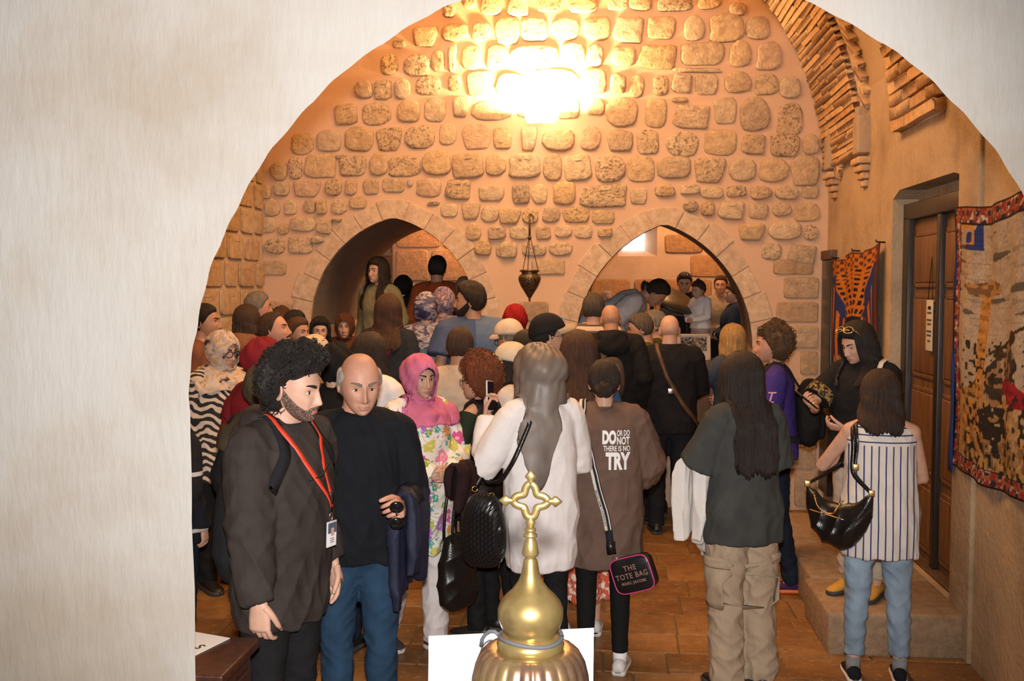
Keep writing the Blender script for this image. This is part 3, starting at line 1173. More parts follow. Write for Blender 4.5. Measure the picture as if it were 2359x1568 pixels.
TORSO_F = [(.81, .11, .08, .005), (.87, .165, .118, .008), (.94, .176, .122, .008), (1.01, .160, .108, .002), (1.08, .136, .094, -.004), (1.15, .134, .096, -.006),
           (1.24, .148, .118, -.016), (1.31, .156, .116, -.010), (1.38, .160, .096, .004), (1.43, .130, .075, .010), (1.465, .075, .060, .010)]
TORSO_M = [(.81, .11, .08, .005), (.87, .160, .115, .008), (.94, .165, .118, .004), (1.01, .160, .115, -.004), (1.08, .156, .115, -.008), (1.15, .158, .112, -.006),
           (1.24, .170, .118, -.006), (1.31, .178, .118, -.002), (1.38, .178, .102, .006), (1.43, .142, .082, .010), (1.468, .080, .066, .010)]

ARMS = {  # wrist (for the left arm, x outwards), elbow pole, finger direction, palm direction, curl
    'down': ((.232, -.045, .90), (.35, 1, 0), (-.02, -.12, -1), (-1, .25, 0), .38),
    'down_in': ((.205, -.08, .90), (.35, 1, 0), (0, -.15, -1), (-.8, .8, 0), .45),
    'belly': ((.055, -.235, 1.07), (1, .55, -.35), (-1, -.25, -.05), (.1, 1, 0), .5),
    'belly_low': ((.07, -.23, .98), (1, .7, -.2), (-.9, -.4, -.35), (.1, 1, 0), .5),
    'phone': ((.12, -.34, 1.24), (.8, .1, -1), (-.25, -.35, .9), (-.4, .9, .3), .75),
    'phone_low': ((.10, -.33, 1.15), (.9, .2, -1), (-.35, -.75, .45), (-.2, .2, 1), .75),
    'raised': ((.20, -.30, 1.42), (.6, .1, -1), (-.1, -.1, 1), (-.5, .8, 0), .7),
    'hold': ((.17, -.26, 1.12), (.8, .8, -.6), (-.3, -.9, .1), (-.6, 0, .8), .7),
    'back': ((.12, .16, .95), (1, .6, 0), (-.9, .2, -.4), (0, 1, 0), .4),
}
PEOPLE = {}


def crease(p, freq, seed, n=6, stretch=(1, 1, 1)):
    """ridged folds, mostly flat with crisp ridges"""
    return 1.0 - 2.2 * np.abs(wob(p, freq, seed, n, stretch)) ** .75


def _rot(a, b):
    ca, sa, cb, sb = math.cos(a), math.sin(a), math.cos(b), math.sin(b)
    return np.array([[ca, 0, sa], [0, 1, 0], [-sa, 0, ca]]) @ np.array([[1, 0, 0], [0, cb, -sb], [0, sb, cb]])


ROT1, ROT2 = _rot(.45, .3), _rot(-.5, -.4)


def QUILT(top, co):
    q = top.get('quilt')
    if not q: return 0.0
    return q * np.abs(np.sin(co[:, 2] / .075 * PI)) ** .6


class Person:
    pass


def build_person(key, label, px, py, Y, z0=0.0, yaw=180.0, sex='f', w=1.0, hyaw=0.0, hpitch=0.0, hroll=0.0, skin='light', hair=('short', 'dark', {}),
                 top=None, bottom=None, shoes=None, arms=('down', 'down'), face=True, brow='dark', beard=None, voxel=.012, hat=None, glasses=None,
                 lean=0.0, lean_dir=0.0, legs=None, hijab=None, headk=1.0, lip=(.42, .16, .13), extra=0.0, eyelow=.0, nose=1.0, jaw=1.0, group='visitors gathered in the vaulted hall',
                 wrinkle=1.0, xoff=0.0, tilt=0.0):
    p = Person()
    rs = np.random.RandomState(sum(ord(c) for c in key) * 7 + len(key))
    pt = P(px, py, Y)
    H = (pt[2] - z0 - extra)
    k = H / 1.72
    rz = math.radians(yaw)
    hx = -.015 * math.sin(-rz) * 0
    root = empty('person', (pt[0] + xoff, Y, z0), rz)
    root.rotation_euler = (math.radians(tilt), 0, rz)
    tag(root, label, 'person', group)
    p.root, p.k, p.H, p.label = root, k, H, label
    male = sex == 'm'
    ws = 1 + (w - 1) * .55
    TB = TORSO_M if male else TORSO_F
    shx = (.178 if male else .154) * ws
    S = {+1: np.array([shx, .008, 1.400]), -1: np.array([-shx, .008, 1.400])}

    ld = math.radians(lean_dir)

    def fin(V):
        V = np.array(V, dtype=float)
        if lean:
            # bend forward at the waist
            a = math.radians(lean) * sstep(.90, 1.2, V[:, 2])
            dz = np.maximum(V[:, 2] - .95, 0)
            y0, z0_ = V[:, 1].copy(), V[:, 2].copy()
            up = z0_ > .95
            V[:, 1] = np.where(up, y0 * np.cos(a) - (z0_ - .95) * np.sin(a), y0)
            V[:, 2] = np.where(up, .95 + (z0_ - .95) * np.cos(a) + y0 * np.sin(a), z0_)
        return V * k
    p.fin = fin

    # head placement: turn about the top of the neck
    HC = np.array([0, -.014, 1.6075])
    PV = np.array([0, .012, 1.505])
    ya, pa, ra = math.radians(hyaw), math.radians(hpitch), math.radians(hroll)
    Rz = np.array([[math.cos(ya), -math.sin(ya), 0], [math.sin(ya), math.cos(ya), 0], [0, 0, 1]])
    Rx = np.array([[1, 0, 0], [0, math.cos(pa), -math.sin(pa)], [0, math.sin(pa), math.cos(pa)]])
    Ry = np.array([[math.cos(ra), 0, math.sin(ra)], [0, 1, 0], [-math.sin(ra), 0, math.cos(ra)]])
    RH = Rz @ Rx @ Ry

    def HT(V):
        V = np.asarray(V, dtype=float) * headk + (HC - PV)
        return V @ RH.T + PV
    p.HT = HT

    def part(name, mb_or_me, mat, smooth=True):
        if isinstance(mb_or_me, MB):
            return mb_or_me.make(name, mat, root, smooth, fin)
        me = mb_or_me
        set_co(me, fin(get_co(me)))
        me.name = name
        me.polygons.foreach_set('use_smooth', [smooth] * len(me.polygons))
        return link(name, me, root, mat)
    p.part = part

    # ---- legs
    L = legs or {}
    st = L.get('stance', .095)
    ankle, knee, hip, toe = {}, {}, {}, {}
    for sd in (1, -1):
        dx, dy, ty = L.get('l' if sd > 0 else 'r', (0, 0, 8))
        ankle[sd] = np.array([sd * st + dx, .03 + dy, .085])
        hip[sd] = np.array([sd * .088 * ws, .004, .90])
        knee[sd] = (ankle[sd] + hip[sd]) / 2 + np.array([0, -.028, .015])
        toe[sd] = math.radians(ty * sd)

    # ---- arms
    el, wr, hd = {}, {}, {}
    for sd, a in ((1, arms[0]), (-1, arms[1])):
        a = ARMS[a] if isinstance(a, str) else a
        f = np.array([sd, 1, 1])
        Wp = np.array(a[0]) * f
        Wp[0] = Wp[0] + sd * (shx - .175) * .8 * (1 if abs(a[0][0]) > .1 else 0)
        el[sd], wr[sd] = ik(S[sd], Wp, .285, .255, np.array(a[1]) * f)
        hd[sd] = (np.array(a[2]) * f, np.array(a[3]) * f, a[4])
    p.el, p.wr, p.S, p.hd = el, wr, S, hd

    ar = 1.12 if male else 1.0
    ar *= 1 + (w - 1) * .5

    def arm_path(sd, n1=5, n2=5):
        a = [S[sd] + (el[sd] - S[sd]) * t for t in np.linspace(0, 1, n1)]
        b = [el[sd] + (wr[sd] - el[sd]) * t for t in np.linspace(0, 1, n2)[1:]]
        return np.array(a + b)
    arm_r = np.array([.047, .045, .041, .038, .036, .037, .034, .028, .0250]) * ar

    # ---- the body: one surface, head and hands grown on it
    body = MB()
    cl = .93 if top else 1.0
    body.zloft([(z, a * w * (cl if z < 1.45 else 1), b * w * (cl if z < 1.45 else 1), yc) for z, a, b, yc in TB], 24)
    nk = .060 if male else .050
    top_n = HT(np.array([[0, .018, -.035]]))[0]
    body.tube([(0, .014, 1.40), (0, .012, 1.455), (0, .010, 1.50), top_n], [nk * 1.35, nk * 1.08, nk, nk * .98], 16)
    for sd in (1, -1):
        body.tube([np.array([sd * .03, .012, 1.45]), np.array([sd * .10 * ws, .012, 1.432]), S[sd] + np.array([0, 0, .005])], [.045, .046, .048], 12)
        body.ell(S[sd], (.052 * ar, .052, .052 * ar), 14, 10)
        body.tube(arm_path(sd), arm_r, 12)
        lw_ = (1 + (w - 1) * .8) * (.86 if bottom else 1.0)
        ank_ = .036 / .86 if bottom else .036
        body.tube([hip[sd] + np.array([0, 0, .02]), hip[sd] * .6 + knee[sd] * .4, knee[sd], knee[sd] * .55 + ankle[sd] * .45, ankle[sd]],
                  np.array([.088, .076, .054, .050, ank_]) * lw_, 12)
        fd = np.array([math.sin(toe[sd]), -math.cos(toe[sd]), 0])
        fa = ankle[sd] * np.array([1, 1, 0])
        body.tube([fa - fd * .045 + [0, 0, .035], fa + [0, 0, .045], fa + fd * .08 + [0, 0, .035], fa + fd * .15 + [0, 0, .022]],
                  [[.030, .032], [.036, .042], [.040, .030], [.036, .018]], 10, ref=[1, 0, 0])
    me = remesh(body.verts(), body.F, max(voxel, .012), 3)
    bm_ = MB()
    bm_.add(get_co(me), [tuple(q.vertices) for q in me.polygons])
    bpy.data.meshes.remove(me)
    hk = (face, round(nose, 2), round(jaw, 2))
    if hk not in _HG:
        _HG[hk] = headgrid(84, 66, nose, jaw, True) if face else headgrid(36, 28, nose, jaw, True)
    hg, G = _HG[hk]
    bm_.add(HT(hg.verts()), hg.F)
    if hijab is None:
        for sd in (1, -1):
            e = MB()
            e.ell((0, 0, 0), (.007, .0175, .031), 14, 10)
            V = e.verts()
            r_ = np.sqrt((V[:, 1] / .0175) ** 2 + (V[:, 2] / .031) ** 2)
            V[:, 0] += np.where(V[:, 0] > 0, -.007 * np.exp(-(r_ / .55) ** 2) + .004 * np.exp(-((r_ - .9) / .2) ** 2), 0)
            a_ = .38
            V = V @ np.array([[math.cos(a_), -math.sin(a_), 0], [math.sin(a_), math.cos(a_), 0], [0, 0, 1]]).T
            V[:, 0] = (V[:, 0] + .0755) * sd
            V[:, 1] += .012; V[:, 2] += -.012
            bm_.add(HT(V), e.F)
    for sd in (1, -1):
        hm = MB()
        hand_mesh(hm, wr[sd], hd[sd][0], hd[sd][1], sd, hd[sd][2], scale=1.03 if male else .93)
        bm_.add(hm.verts(), hm.F)
    p.body = bm_.make('body', skin_mat(SKINS.get(skin, skin)), root, True, fin)

    # ---- face
    if face:
        M_EYE = simple('eye_white', (.72, .68, .64), .25)
        M_IRIS = simple('dark_iris', (.02, .012, .008), .15)
        M_BROW = hair_mat(HAIRC.get(brow, brow), .7)
        M_LIP = simple('lips', lip, .45)
        for sd in (1, -1):
            fy = head_front_y(.031 * sd, .0, G)
            e = MB()
            op = .0066 * (1 - eyelow * .5)
            e.ell((.031 * sd, fy + .0030, .0 - .002 * eyelow), (.0145, .0068, op), 16, 10, 0)
            e.ell((.031 * sd, fy - .0018, -.0005 - .003 * eyelow), (.0064, .0040, op * .9), 12, 8, 1)
            V = HT(e.verts())
            o = link('eye', mesh('eye', fin(V), e.F), root, [M_EYE, M_IRIS])
            o.data.polygons.foreach_set('material_index', e.MI)
            # upper lid and lashes
            l = MB()
            xs = np.linspace(-.0155, .0155, 9)
            l.tube([(.031 * sd + x * 1.02, fy - .0005 - .0030 * math.cos(x / .0155 * 1.3), .0 - .002 * eyelow + op * 1.1 * math.sqrt(max(0, 1 - (x / .0165) ** 2)) - .001) for x in xs],
                   np.interp(np.abs(xs), [0, .0155], [.0017, .0008]), 6)
            l.make('lashes', simple('lash', (.012, .008, .007), .6), root, True, lambda V: fin(HT(V)))
            b = MB()
            xs = np.linspace(.012, .050, 9)
            zz = .0215 + .0055 * np.sin((xs - .012) / .038 * 2.2)
            b.tube([(x * sd, head_front_y(x * sd, z, G) - .0012, z) for x, z in zip(xs, zz)],
                   np.stack([np.interp(xs, [.012, .03, .05], [.0022, .0024, .001]), np.interp(xs, [.012, .025, .05], [.0048, .0052, .0016]) * (1.15 if male else .85)], 1), 8, ref=[0, 1, 0])
            b.make('eyebrow', M_BROW, root, True, lambda V: fin(HT(V)))
        for nm, z0_, zr, sgn in (('lip', -.0645, .0040, 1), ('lip', -.0725, .0046, -1)):
            l = MB()
            xs = np.linspace(-.0235, .0235, 11)
            zz = z0_ + (-.0018 * np.abs(xs / .0235) ** 1.5 if sgn > 0 else .0042 * np.abs(xs / .0235) ** 1.6)
            l.tube([(x, head_front_y(x, z, G) + .0005, z) for x, z in zip(xs, zz)],
                   np.stack([np.interp(np.abs(xs), [0, .015, .0235], [.0032, .0026, .0008]), np.interp(np.abs(xs), [0, .015, .0235], [zr, zr * .8, .0006])], 1), 8, ref=[0, 1, 0])
            l.make(nm, M_LIP, root, True, lambda V: fin(HT(V)))
    if beard:
        bc, bt, bth = beard      # colour, 'full' or 'moustache', thickness
        mb = MB()
        if bt == 'full':
            lo = np.radians(np.linspace(-98, 98, 61)); v = np.linspace(0, 1, 17)
            LO, VV = np.meshgrid(lo, v)
            top_l = np.radians(np.interp(np.abs(np.degrees(lo)), [0, 14, 24, 40, 60, 80, 98], [-27, -26, -31, -33, -24, -6, 10]))
            LA = top_l[None, :] * (1 - VV) + np.radians(-84) * VV
            Gm = headsurf(LO, LA, True, nose, jaw)
            th = bth * np.sin(np.clip(VV * 5, 0, 1) * PI / 2) * np.interp(np.abs(np.degrees(LO)), [0, 70, 98], [1, .8, .1])
            d_ = Gm - np.array([0, 0, .0]); d_ = d_ / np.linalg.norm(d_, axis=-1, keepdims=True)
            nz_ = wob(Gm.reshape(-1, 3), 60, 5).reshape(th.shape)
            Gm = Gm + d_ * (th * (1 + .25 * nz_))[..., None]
            # leave the mouth free
            F = []
            n, m, _ = Gm.shape
            for i in range(n - 1):
                for j in range(m - 1):
                    c = Gm[i:i + 2, j:j + 2].reshape(-1, 3).mean(0)
                    if abs(c[0]) < .021 and -.079 < c[2] < -.061 and c[1] < -.05: continue
                    F.append((i * m + j, i * m + j + 1, (i + 1) * m + j + 1, (i + 1) * m + j))
            mb.add(Gm.reshape(-1, 3), F)
        if bt in ('moustache', 'full'):
            xs = np.linspace(-.032, .032, 13)
            zz = -.0555 - .007 * np.abs(xs / .032) ** 1.6
            mb.tube([(x, head_front_y(x, z, G) - .001, z) for x, z in zip(xs, zz)],
                    np.stack([np.interp(np.abs(xs), [0, .02, .032], [.004, .0055, .0015]), np.interp(np.abs(xs), [0, .02, .032], [.0055, .0062, .002])], 1), 8, ref=[0, 1, 0])
        bmat = stubble_mat(SKINS.get(skin, skin), HAIRC.get(bc, bc), .5) if bth < .0035 and bt == 'full' else hair_mat(HAIRC.get(bc, bc), .8)
        mb.make('beard' if bt == 'full' else 'moustache', bmat, root, True, lambda V: fin(HT(V)))

    # ---- clothes
    p.top_me = None
    seed = int(rs.randint(1, 9999))
    if bottom:
        bt = bottom.get('style', 'straight'); d = {'slim': .008, 'straight': .018, 'wide': .034, 'legging': .003}.get(bt, .018)
        d = bottom.get('infl', d)
        mat = bottom['mat']
        if bt == 'skirt':
            hz = bottom.get('hem', .45)
            mb = MB()
            mb.zloft([(hz, .25, .22, .01), (.7, .21, .17, .008), (.9, .185 * w, .14 * w, .008), (1.02, .155 * w, .115 * w, .002)], 36, 2.0)
            me = remesh(mb.verts(), mb.F, max(voxel, .011), 2)
            co = get_co(me); no = get_no(me)
            ang = np.arctan2(co[:, 1], co[:, 0])
            set_co(me, co + no * (.016 * np.sin(ang * 13 + 2) * sstep(.95, .5, co[:, 2]))[:, None])
            part('skirt', me, mat)
        else:
            mb = MB()
            hemz = bottom.get('hem', .055)
            lv = [(z, (a + d * .7) * w, (b + d * .7) * w, yc) for z, a, b, yc in TB if .80 < z < 1.05]
            mb.zloft([(.765, lv[0][1] * .66, lv[0][2] * .74, .006), (.80, lv[0][1] * .86, lv[0][2] * .86, .006)] + lv, 28)
            fl = bottom.get('flare', 0)
            for sd in (1, -1):
                an = ankle[sd] * np.array([1, 1, 0]) + np.array([0, 0, hemz])
                kn = knee[sd]
                pth = [hip[sd] + [0, 0, .03], hip[sd] * .75 + kn * .25, hip[sd] * .4 + kn * .6, kn, kn * .6 + an * .4, kn * .25 + an * .75, an]
                rr = np.array([.090, .085, .067, .054, .049, .042 + fl * .5, .040 + fl]) * (1 + (w - 1) * .8) + np.array([.6, .8, 1, 1, 1.1, 1.1, 1.1]) * d
                mb.tube(pth, rr, 18)
            me = remesh(mb.verts(), mb.F, voxel, 3)
            co = get_co(me); no = get_no(me)
            am = bottom.get('wr', .006) * wrinkle
            wv = .6 * wob(co, 4.5, seed, 7, (1, 1, 1.2)) * (.35 + .65 * np.maximum(sstep(.35, .05, co[:, 2]), np.maximum(.8 * np.exp(-((co[:, 2] - .47) / .12) ** 2), sstep(.78, .9, co[:, 2]) * .6)))
            wv = wv + .75 * crease(co @ ROT1, 5.0, seed + 21, 6, (.6, 1.3, 1.6)) * (.25 + .75 * np.maximum(sstep(.45, .1, co[:, 2]), np.exp(-((co[:, 2] - .50) / .10) ** 2) * .8)) + .45 * crease(co @ ROT2, 8.0, seed + 22, 6, (.6, 1.2, 1.5)) * sstep(.9, .78, co[:, 2])
            set_co(me, co + no * (am * wv)[:, None])
            p.bot = part('trousers', me, mat)
    if shoes:
        for sd in (1, -1):
            fd = np.array([math.sin(toe[sd]), -math.cos(toe[sd]), 0]); sdv = np.array([math.cos(toe[sd]), math.sin(toe[sd]), 0])
            fa = ankle[sd] * np.array([1, 1, 0])
            prof = [(-.075, .022, .05), (-.065, .034, .085), (-.035, .038, .098 if shoes.get('high') else .09), (.02, .040, .088), (.07, .045, .068), (.12, .047, .054), (.16, .042, .044), (.185, .026, .034), (.192, .010, .026)]
            rings, srings = [], []
            ang = np.linspace(0, 2 * PI, 14, endpoint=False)
            for t, hw, ht in prof:
                c = fa + fd * t
                sh = .016
                zc, zr = (sh + ht) / 2, (ht - sh) / 2
                ca = np.sign(np.cos(ang)) * np.abs(np.cos(ang)) ** .7; sa = np.sign(np.sin(ang)) * np.abs(np.sin(ang)) ** .8
                wd = hw * np.where(sa > 0, 1 - .35 * sa, 1)
                rings.append(c + np.outer(ca * wd, sdv) + np.outer(sa * zr, [0, 0, 1]) + [0, 0, zc])
                srings.append(c + np.outer(ca * (hw + .004), sdv) + np.outer(np.clip(sa * 3, -1, 1) * .012, [0, 0, 1]) + [0, 0, .013])
            mb = MB(); mb.loft(rings)
            sh_ = part('shoe', mb, shoes['mat'])
            mb = MB(); mb.loft(srings)
            so = mb.make('sole', shoes.get('sole', simple('rubber_sole', (.05, .045, .04), .7)), sh_, True, fin)
            if shoes.get('trim'):
                mb = MB()
                for t in (.03, .055, .08, .105):
                    h_ = np.interp(t, [q[0] for q in prof], [q[2] for q in prof])
                    c = fa + fd * t
                    mb.tube([c - sdv * .026 + [0, 0, h_ * .86], c + [0, 0, h_ + .003], c + sdv * .026 + [0, 0, h_ * .86]], .004, 6)
                mb.make('laces', shoes['trim'], sh_, True, fin)
            if shoes.get('sock'):
                mb = MB()
                mb.tube([fa + [0, 0, .05], fa + [0, 0, shoes.get('sock_z', .13)]], [.041, .040], 14)
                part('sock', mb, shoes['sock'])
    if top:
        d = top.get('infl', .014); hem = top.get('hem', .93); boxy = top.get('boxy', .3)
        mat = top['mat']
        mb = MB()
        bx_ = max(a for z, a, b, yc in TB if 1.2 < z < 1.4)
        by_ = max(b for z, a, b, yc in TB if 1.2 < z < 1.4)
        zs_ = np.concatenate([np.linspace(hem, 1.20, 7), [1.24, 1.31, 1.37, 1.42, 1.452, top.get('neck', 1.474)]])
        lv = []
        for z in zs_:
            a = np.interp(z, [q[0] for q in TB], [q[1] for q in TB]); b = np.interp(z, [q[0] for q in TB], [q[2] for q in TB]); yc = np.interp(z, [q[0] for q in TB], [q[3] for q in TB])
            if z < 1.3:
                hipa = max(np.interp(z, [q[0] for q in TB], [q[1] for q in TB]), .0)
                a = a + (max(bx_ * (1.0 if male else 1.02), a) - a) * boxy; b = b + (by_ * 1.02 - b) * boxy
                fl = top.get('flare', 0.0) * sstep(1.25, hem, z)
                a += fl; b += fl
                if z < 1.08 and bottom:
                    a0_ = np.interp(z, [q[0] for q in TB], [q[1] for q in TB]); b0_ = np.interp(z, [q[0] for q in TB], [q[2] for q in TB])
                    db_ = bottom.get('infl', {'slim': .008, 'straight': .018, 'wide': .034, 'legging': .003}.get(bottom.get('style', 'straight'), .018))
                    if bottom.get('style') != 'skirt' and z < 1.0:
                        leg_r = np.interp(z, [.5, .93, 1.0], [.07, .091, .085]) * (1 + (w - 1) * .8) + db_ * .75
                        a = max(a, (.088 * ws + leg_r + .012 - d) / w); b = max(b, (leg_r + .020 - d) / w)
                    m_ = {'slim': .008, 'straight': .018, 'wide': .034, 'legging': .003}.get(bottom.get('style', 'straight'), .018) * .7 + .009
                    a = max(a, a0_ + max(0, m_ - d / w) + .004); b = max(b, b0_ + max(0, m_ - d / w) + .004)
            dd = d * (1 if z < 1.40 else (.8 if z < 1.46 else .35))
            lv.append((z, a * w + dd, b * w + dd, yc))
        if top.get('cuffed'):
            lv[0] = (lv[0][0], lv[0][1] - .012, lv[0][2] - .012, lv[0][3])
            lv.insert(1, (hem + .05, lv[1][1], lv[1][2], lv[1][3]))
        mb.zloft(lv, 32, 2.35)
        sl = top.get('sleeve', 'long'); lo_ = top.get('loose', .012)
        for sd in (1, -1):
            if sl == 'none':
                continue
            mb.tube([np.array([sd * .03, .012, 1.445]), np.array([sd * .10 * ws, .012, 1.432]), S[sd] + np.array([0, 0, .004])], [.045 + d * .5, .048 + d * .6, .050 + d], 12)
            mb.ell(S[sd] + np.array([0, 0, -.004]), (.054 * ar + d * .8, .054 + d * .8, .054 * ar + d * .9), 16, 12)
            if sl == 'short':
                t1 = top.get('slen', .72)
                pth = [S[sd] + (el[sd] - S[sd]) * t for t in np.linspace(-.05, t1, 5)]
                if t1 > 1:
                    pth = [S[sd] + (el[sd] - S[sd]) * t for t in np.linspace(-.05, 1, 5)] + [el[sd] + (wr[sd] - el[sd]) * (t1 - 1)]
                rr = np.linspace(.052, .050, len(pth)) * ar + d * .8 + np.linspace(.2, 1.2, len(pth)) * lo_
                mb.tube(pth, rr, 16)
            else:
                t1 = {'long': 1.0, 'three': .55}.get(sl, 1.0)
                fw = [el[sd] + (wr[sd] - el[sd]) * t for t in np.linspace(0, t1 * .985, 6)[1:]]
                pth = [S[sd] + (el[sd] - S[sd]) * t for t in np.linspace(0, 1, 5)] + fw
                ra = np.interp(np.linspace(0, 1, 5), [0, 1], [.051, .043]) * ar + d * .8 + lo_ * np.array([.4, .7, .9, 1, 1])
                rb = np.interp(np.linspace(0, t1, 6)[1:], [0, 1], [.041, .031]) * ar + d * .55 + lo_ * np.array([1, 1, .9, .8, .4])
                mb.tube(pth, np.concatenate([ra, rb]), 16)
        me = remesh(mb.verts(), mb.F, voxel, 3)
        co = get_co(me); no = get_no(me)
        am = top.get('wr', .006) * wrinkle
        low = sstep(1.30, hem, co[:, 2])
        arm_d = np.minimum(np.linalg.norm(co - el[1], axis=1), np.linalg.norm(co - el[-1], axis=1))
        wv = .6 * wob(co, 3.6, seed + 1, 7, (1.25, 1.25, .7)) * (.35 + .65 * low) + .8 * crease(co @ ROT1, 3.6, seed + 11, 6, (1.5, 1.5, .5)) * (.35 + .65 * low) + .4 * crease(co @ ROT2, 7.0, seed + 12, 6, (1.4, 1.4, .5)) + .7 * wob(co, 8.5, seed + 2, 6, (.8, .8, 1.6)) * np.exp(-(arm_d / .14) ** 2)
        ang = np.arctan2(co[:, 1], co[:, 0])
        drape = np.sin(ang * 7 + seed) * low * sstep(.05, .2, np.abs(co[:, 0]) + np.abs(co[:, 1])) * top.get('drape', .5)
        set_co(me, co + no * (am * 1.15 * (wv + drape + QUILT(top, co)))[:, None])
        p.top = part(top.get('name', 'shirt'), me, mat)
        p.top_me = me
        p.bvh = BVHTree.FromPolygons([tuple(v) for v in get_co(me)], [tuple(q.vertices) for q in me.polygons])
        zn = top.get('neck', 1.474)
        if bottom and hasattr(p, 'bot'):
            cb_ = get_co(p.bot.data)
            for qi in np.nonzero((cb_[:, 2] > (hem + .025) * k))[0]:
                loc, nor, ix, dist = p.bvh.find_nearest(Vector(cb_[qi]))
                if (Vector(cb_[qi]) - loc).dot(nor) > -.008:
                    cb_[qi] = np.array(loc - nor * .010)
            set_co(p.bot.data, cb_)
        if top.get('collar', 'rib') == 'rib' and not hijab:
            c = MB()
            ang = np.linspace(0, 2 * PI, 25)
            c.tube([(math.cos(t) * (nk + .016), .011 + math.sin(t) * (nk + .013) * 1.0, zn - .005 - .016 * max(0, -math.sin(t))) for t in ang], [.008, .010], 8)
            part('neckband', c, top.get('trim', mat))
        elif top.get('collar') == 'shirt':
            c = MB()
            ang = np.linspace(-PI / 2 + .25, 1.5 * PI - .25, 25)
            c.loft([[(math.cos(t) * (nk + .014 + o_), .012 + math.sin(t) * (nk + .012 + o_), zn - .012 + h_ - .012 * max(0, -math.sin(t))) for t in ang] for o_, h_ in ((0, .0), (.002, .035), (.010, .038), (.022, .0), (.024, -.012))], cap=False, wrap=False)
            part('collar', c, top.get('trim', mat))
        elif top.get('collar') == 'hood':
            c = MB()
            ang = np.linspace(0, 2 * PI, 33)
            path = []
            rr = []
            for t in ang:
                bk_ = max(0, math.sin(t)); fr = max(0, -math.sin(t))
                path.append((math.cos(t) * (.088 + .028 * bk_), .014 + math.sin(t) * (.074 + .052 * bk_), 1.475 - .015 * bk_ - .045 * fr))
                rr.append((.025 + .024 * bk_, .030 + .036 * bk_))
            c.tube(path, rr, 12, ref=[1, 0, 0])
            c.ell((0, .145, 1.40), (.128, .058, .095), 20, 12)
            me2 = remesh(c.verts(), c.F, voxel, 3)
            co = get_co(me2); set_co(me2, co + get_no(me2) * (.006 * wob(co, 9, 3))[:, None])
            part('hood', me2, top.get('trim', mat))
    # ---- hair
    if hair and hair[0] != 'none':
        kind, hc, hp = hair
        mat = hair_mat(HAIRC.get(hc, hc), hp.get('rough', .5), hp.get('streak', .6))
        thick = hp.get('th', .016)
        mb = MB()
        if kind in ('short', 'curly', 'long', 'bun', 'fringe'):
            nl, nr = (96, 26) if kind == 'curly' else (72, 20)
            lon = np.linspace(-PI, PI, nl, endpoint=False)
            if kind == 'fringe': lon = np.linspace(math.radians(66), math.radians(294), nl)
            rec = hp.get('recede', 0.0)
            v = np.linspace(0, 1, nr)
            LO, VV = np.meshgrid(lon, v)
            hl = hairlat(LO, rec)
            if kind == 'curly':
                hl = hl - np.radians(np.interp(np.abs(np.degrees(LO)), [0, 70, 110, 180], [0, 0, 10, 10]))
                if hp.get('ear'): hl = hl + np.radians(26) * np.exp(-((np.abs(np.degrees(LO)) - 84) / 15) ** 2)
            top_lat = np.radians(89.5)
            if kind == 'fringe':
                a_ = np.abs((np.degrees(LO) + 180) % 360 - 180)
                top_l = np.radians(np.interp(a_, [0, 70, 95, 140, 180], [20, 22, 30, 22, 12]))
                hl2 = np.minimum(hl, top_l - .02)
                LA = top_l * (1 - VV) + hl2 * VV
            else:
                LA = top_lat * (1 - VV) + hl * VV
            Gm = headsurf(LO, LA, False, nose, jaw)
            d_ = Gm / np.linalg.norm(Gm, axis=-1, keepdims=True)
            edge = np.sin(np.clip((1 - VV) * 4.5, 0, 1) * PI / 2)
            if kind == 'fringe':
                edge = edge * np.sin(np.clip(VV * 4, 0, 1) * PI / 2) * np.interp(a_, [0, 64, 80], [0, 0, 1])
            tv = thick * (1 + hp.get('topk', .35) * np.clip(np.sin(LA), 0, 1))
            flat_ = Gm.reshape(-1, 3)
            lump = wob(flat_, hp.get('lf', 22), seed + 5).reshape(LO.shape)
            strand = (np.sin(LO * 31 + 4 * np.sin(LA * 5)) + .7 * np.sin(LO * 17 - 3 * LA)) * .0016
            if kind == 'curly':
                lump = lump + .6 * wob(flat_, 45, seed + 6).reshape(LO.shape)
                pf_ = hp.get('prof', [1.0, .95, .8, .85])
                tv = tv * np.interp(np.abs(np.degrees(LO)), [0, 40, 90, 180] if len(pf_) == 4 else [0, 45, 72, 96, 120, 180], pf_)
            off = tv * edge * (1 + hp.get('lump', .12) * lump) + strand * edge + .0012
            Gm = Gm + d_ * off[..., None]
            mb.loft(Gm, cap=(kind != 'fringe'), wrap=(kind != 'fringe'))
            if kind == 'curly':
                r2 = np.random.RandomState(seed)
                idx = np.argwhere((VV > .02) & (VV < .97))
                for q in r2.permutation(len(idx))[:hp.get('n', 420)]:
                    i, j = idx[q]
                    c, dd = Gm[i, j], d_[i, j]
                    a_ = nrm(np.cross(dd, r2.normal(size=3))); b_ = np.cross(dd, a_)
                    R_ = hp.get('cr', .010) * r2.uniform(.6, 1.25)
                    ts = np.linspace(0, r2.uniform(4.5, 8.5), 12)
                    ax = nrm(a_ * .8 + dd * .3)
                    bb_ = nrm(np.cross(ax, dd)); cc_ = np.cross(ax, bb_)
                    pth = c - dd * .002 + np.outer(ts / 7 * .016, ax) + np.outer(np.cos(ts) * R_, bb_) + np.outer(np.sin(ts) * R_, cc_)
                    mb.tube(pth, np.interp(ts, [0, ts[-1]], [.0034, .0018]), 5, cap=False)
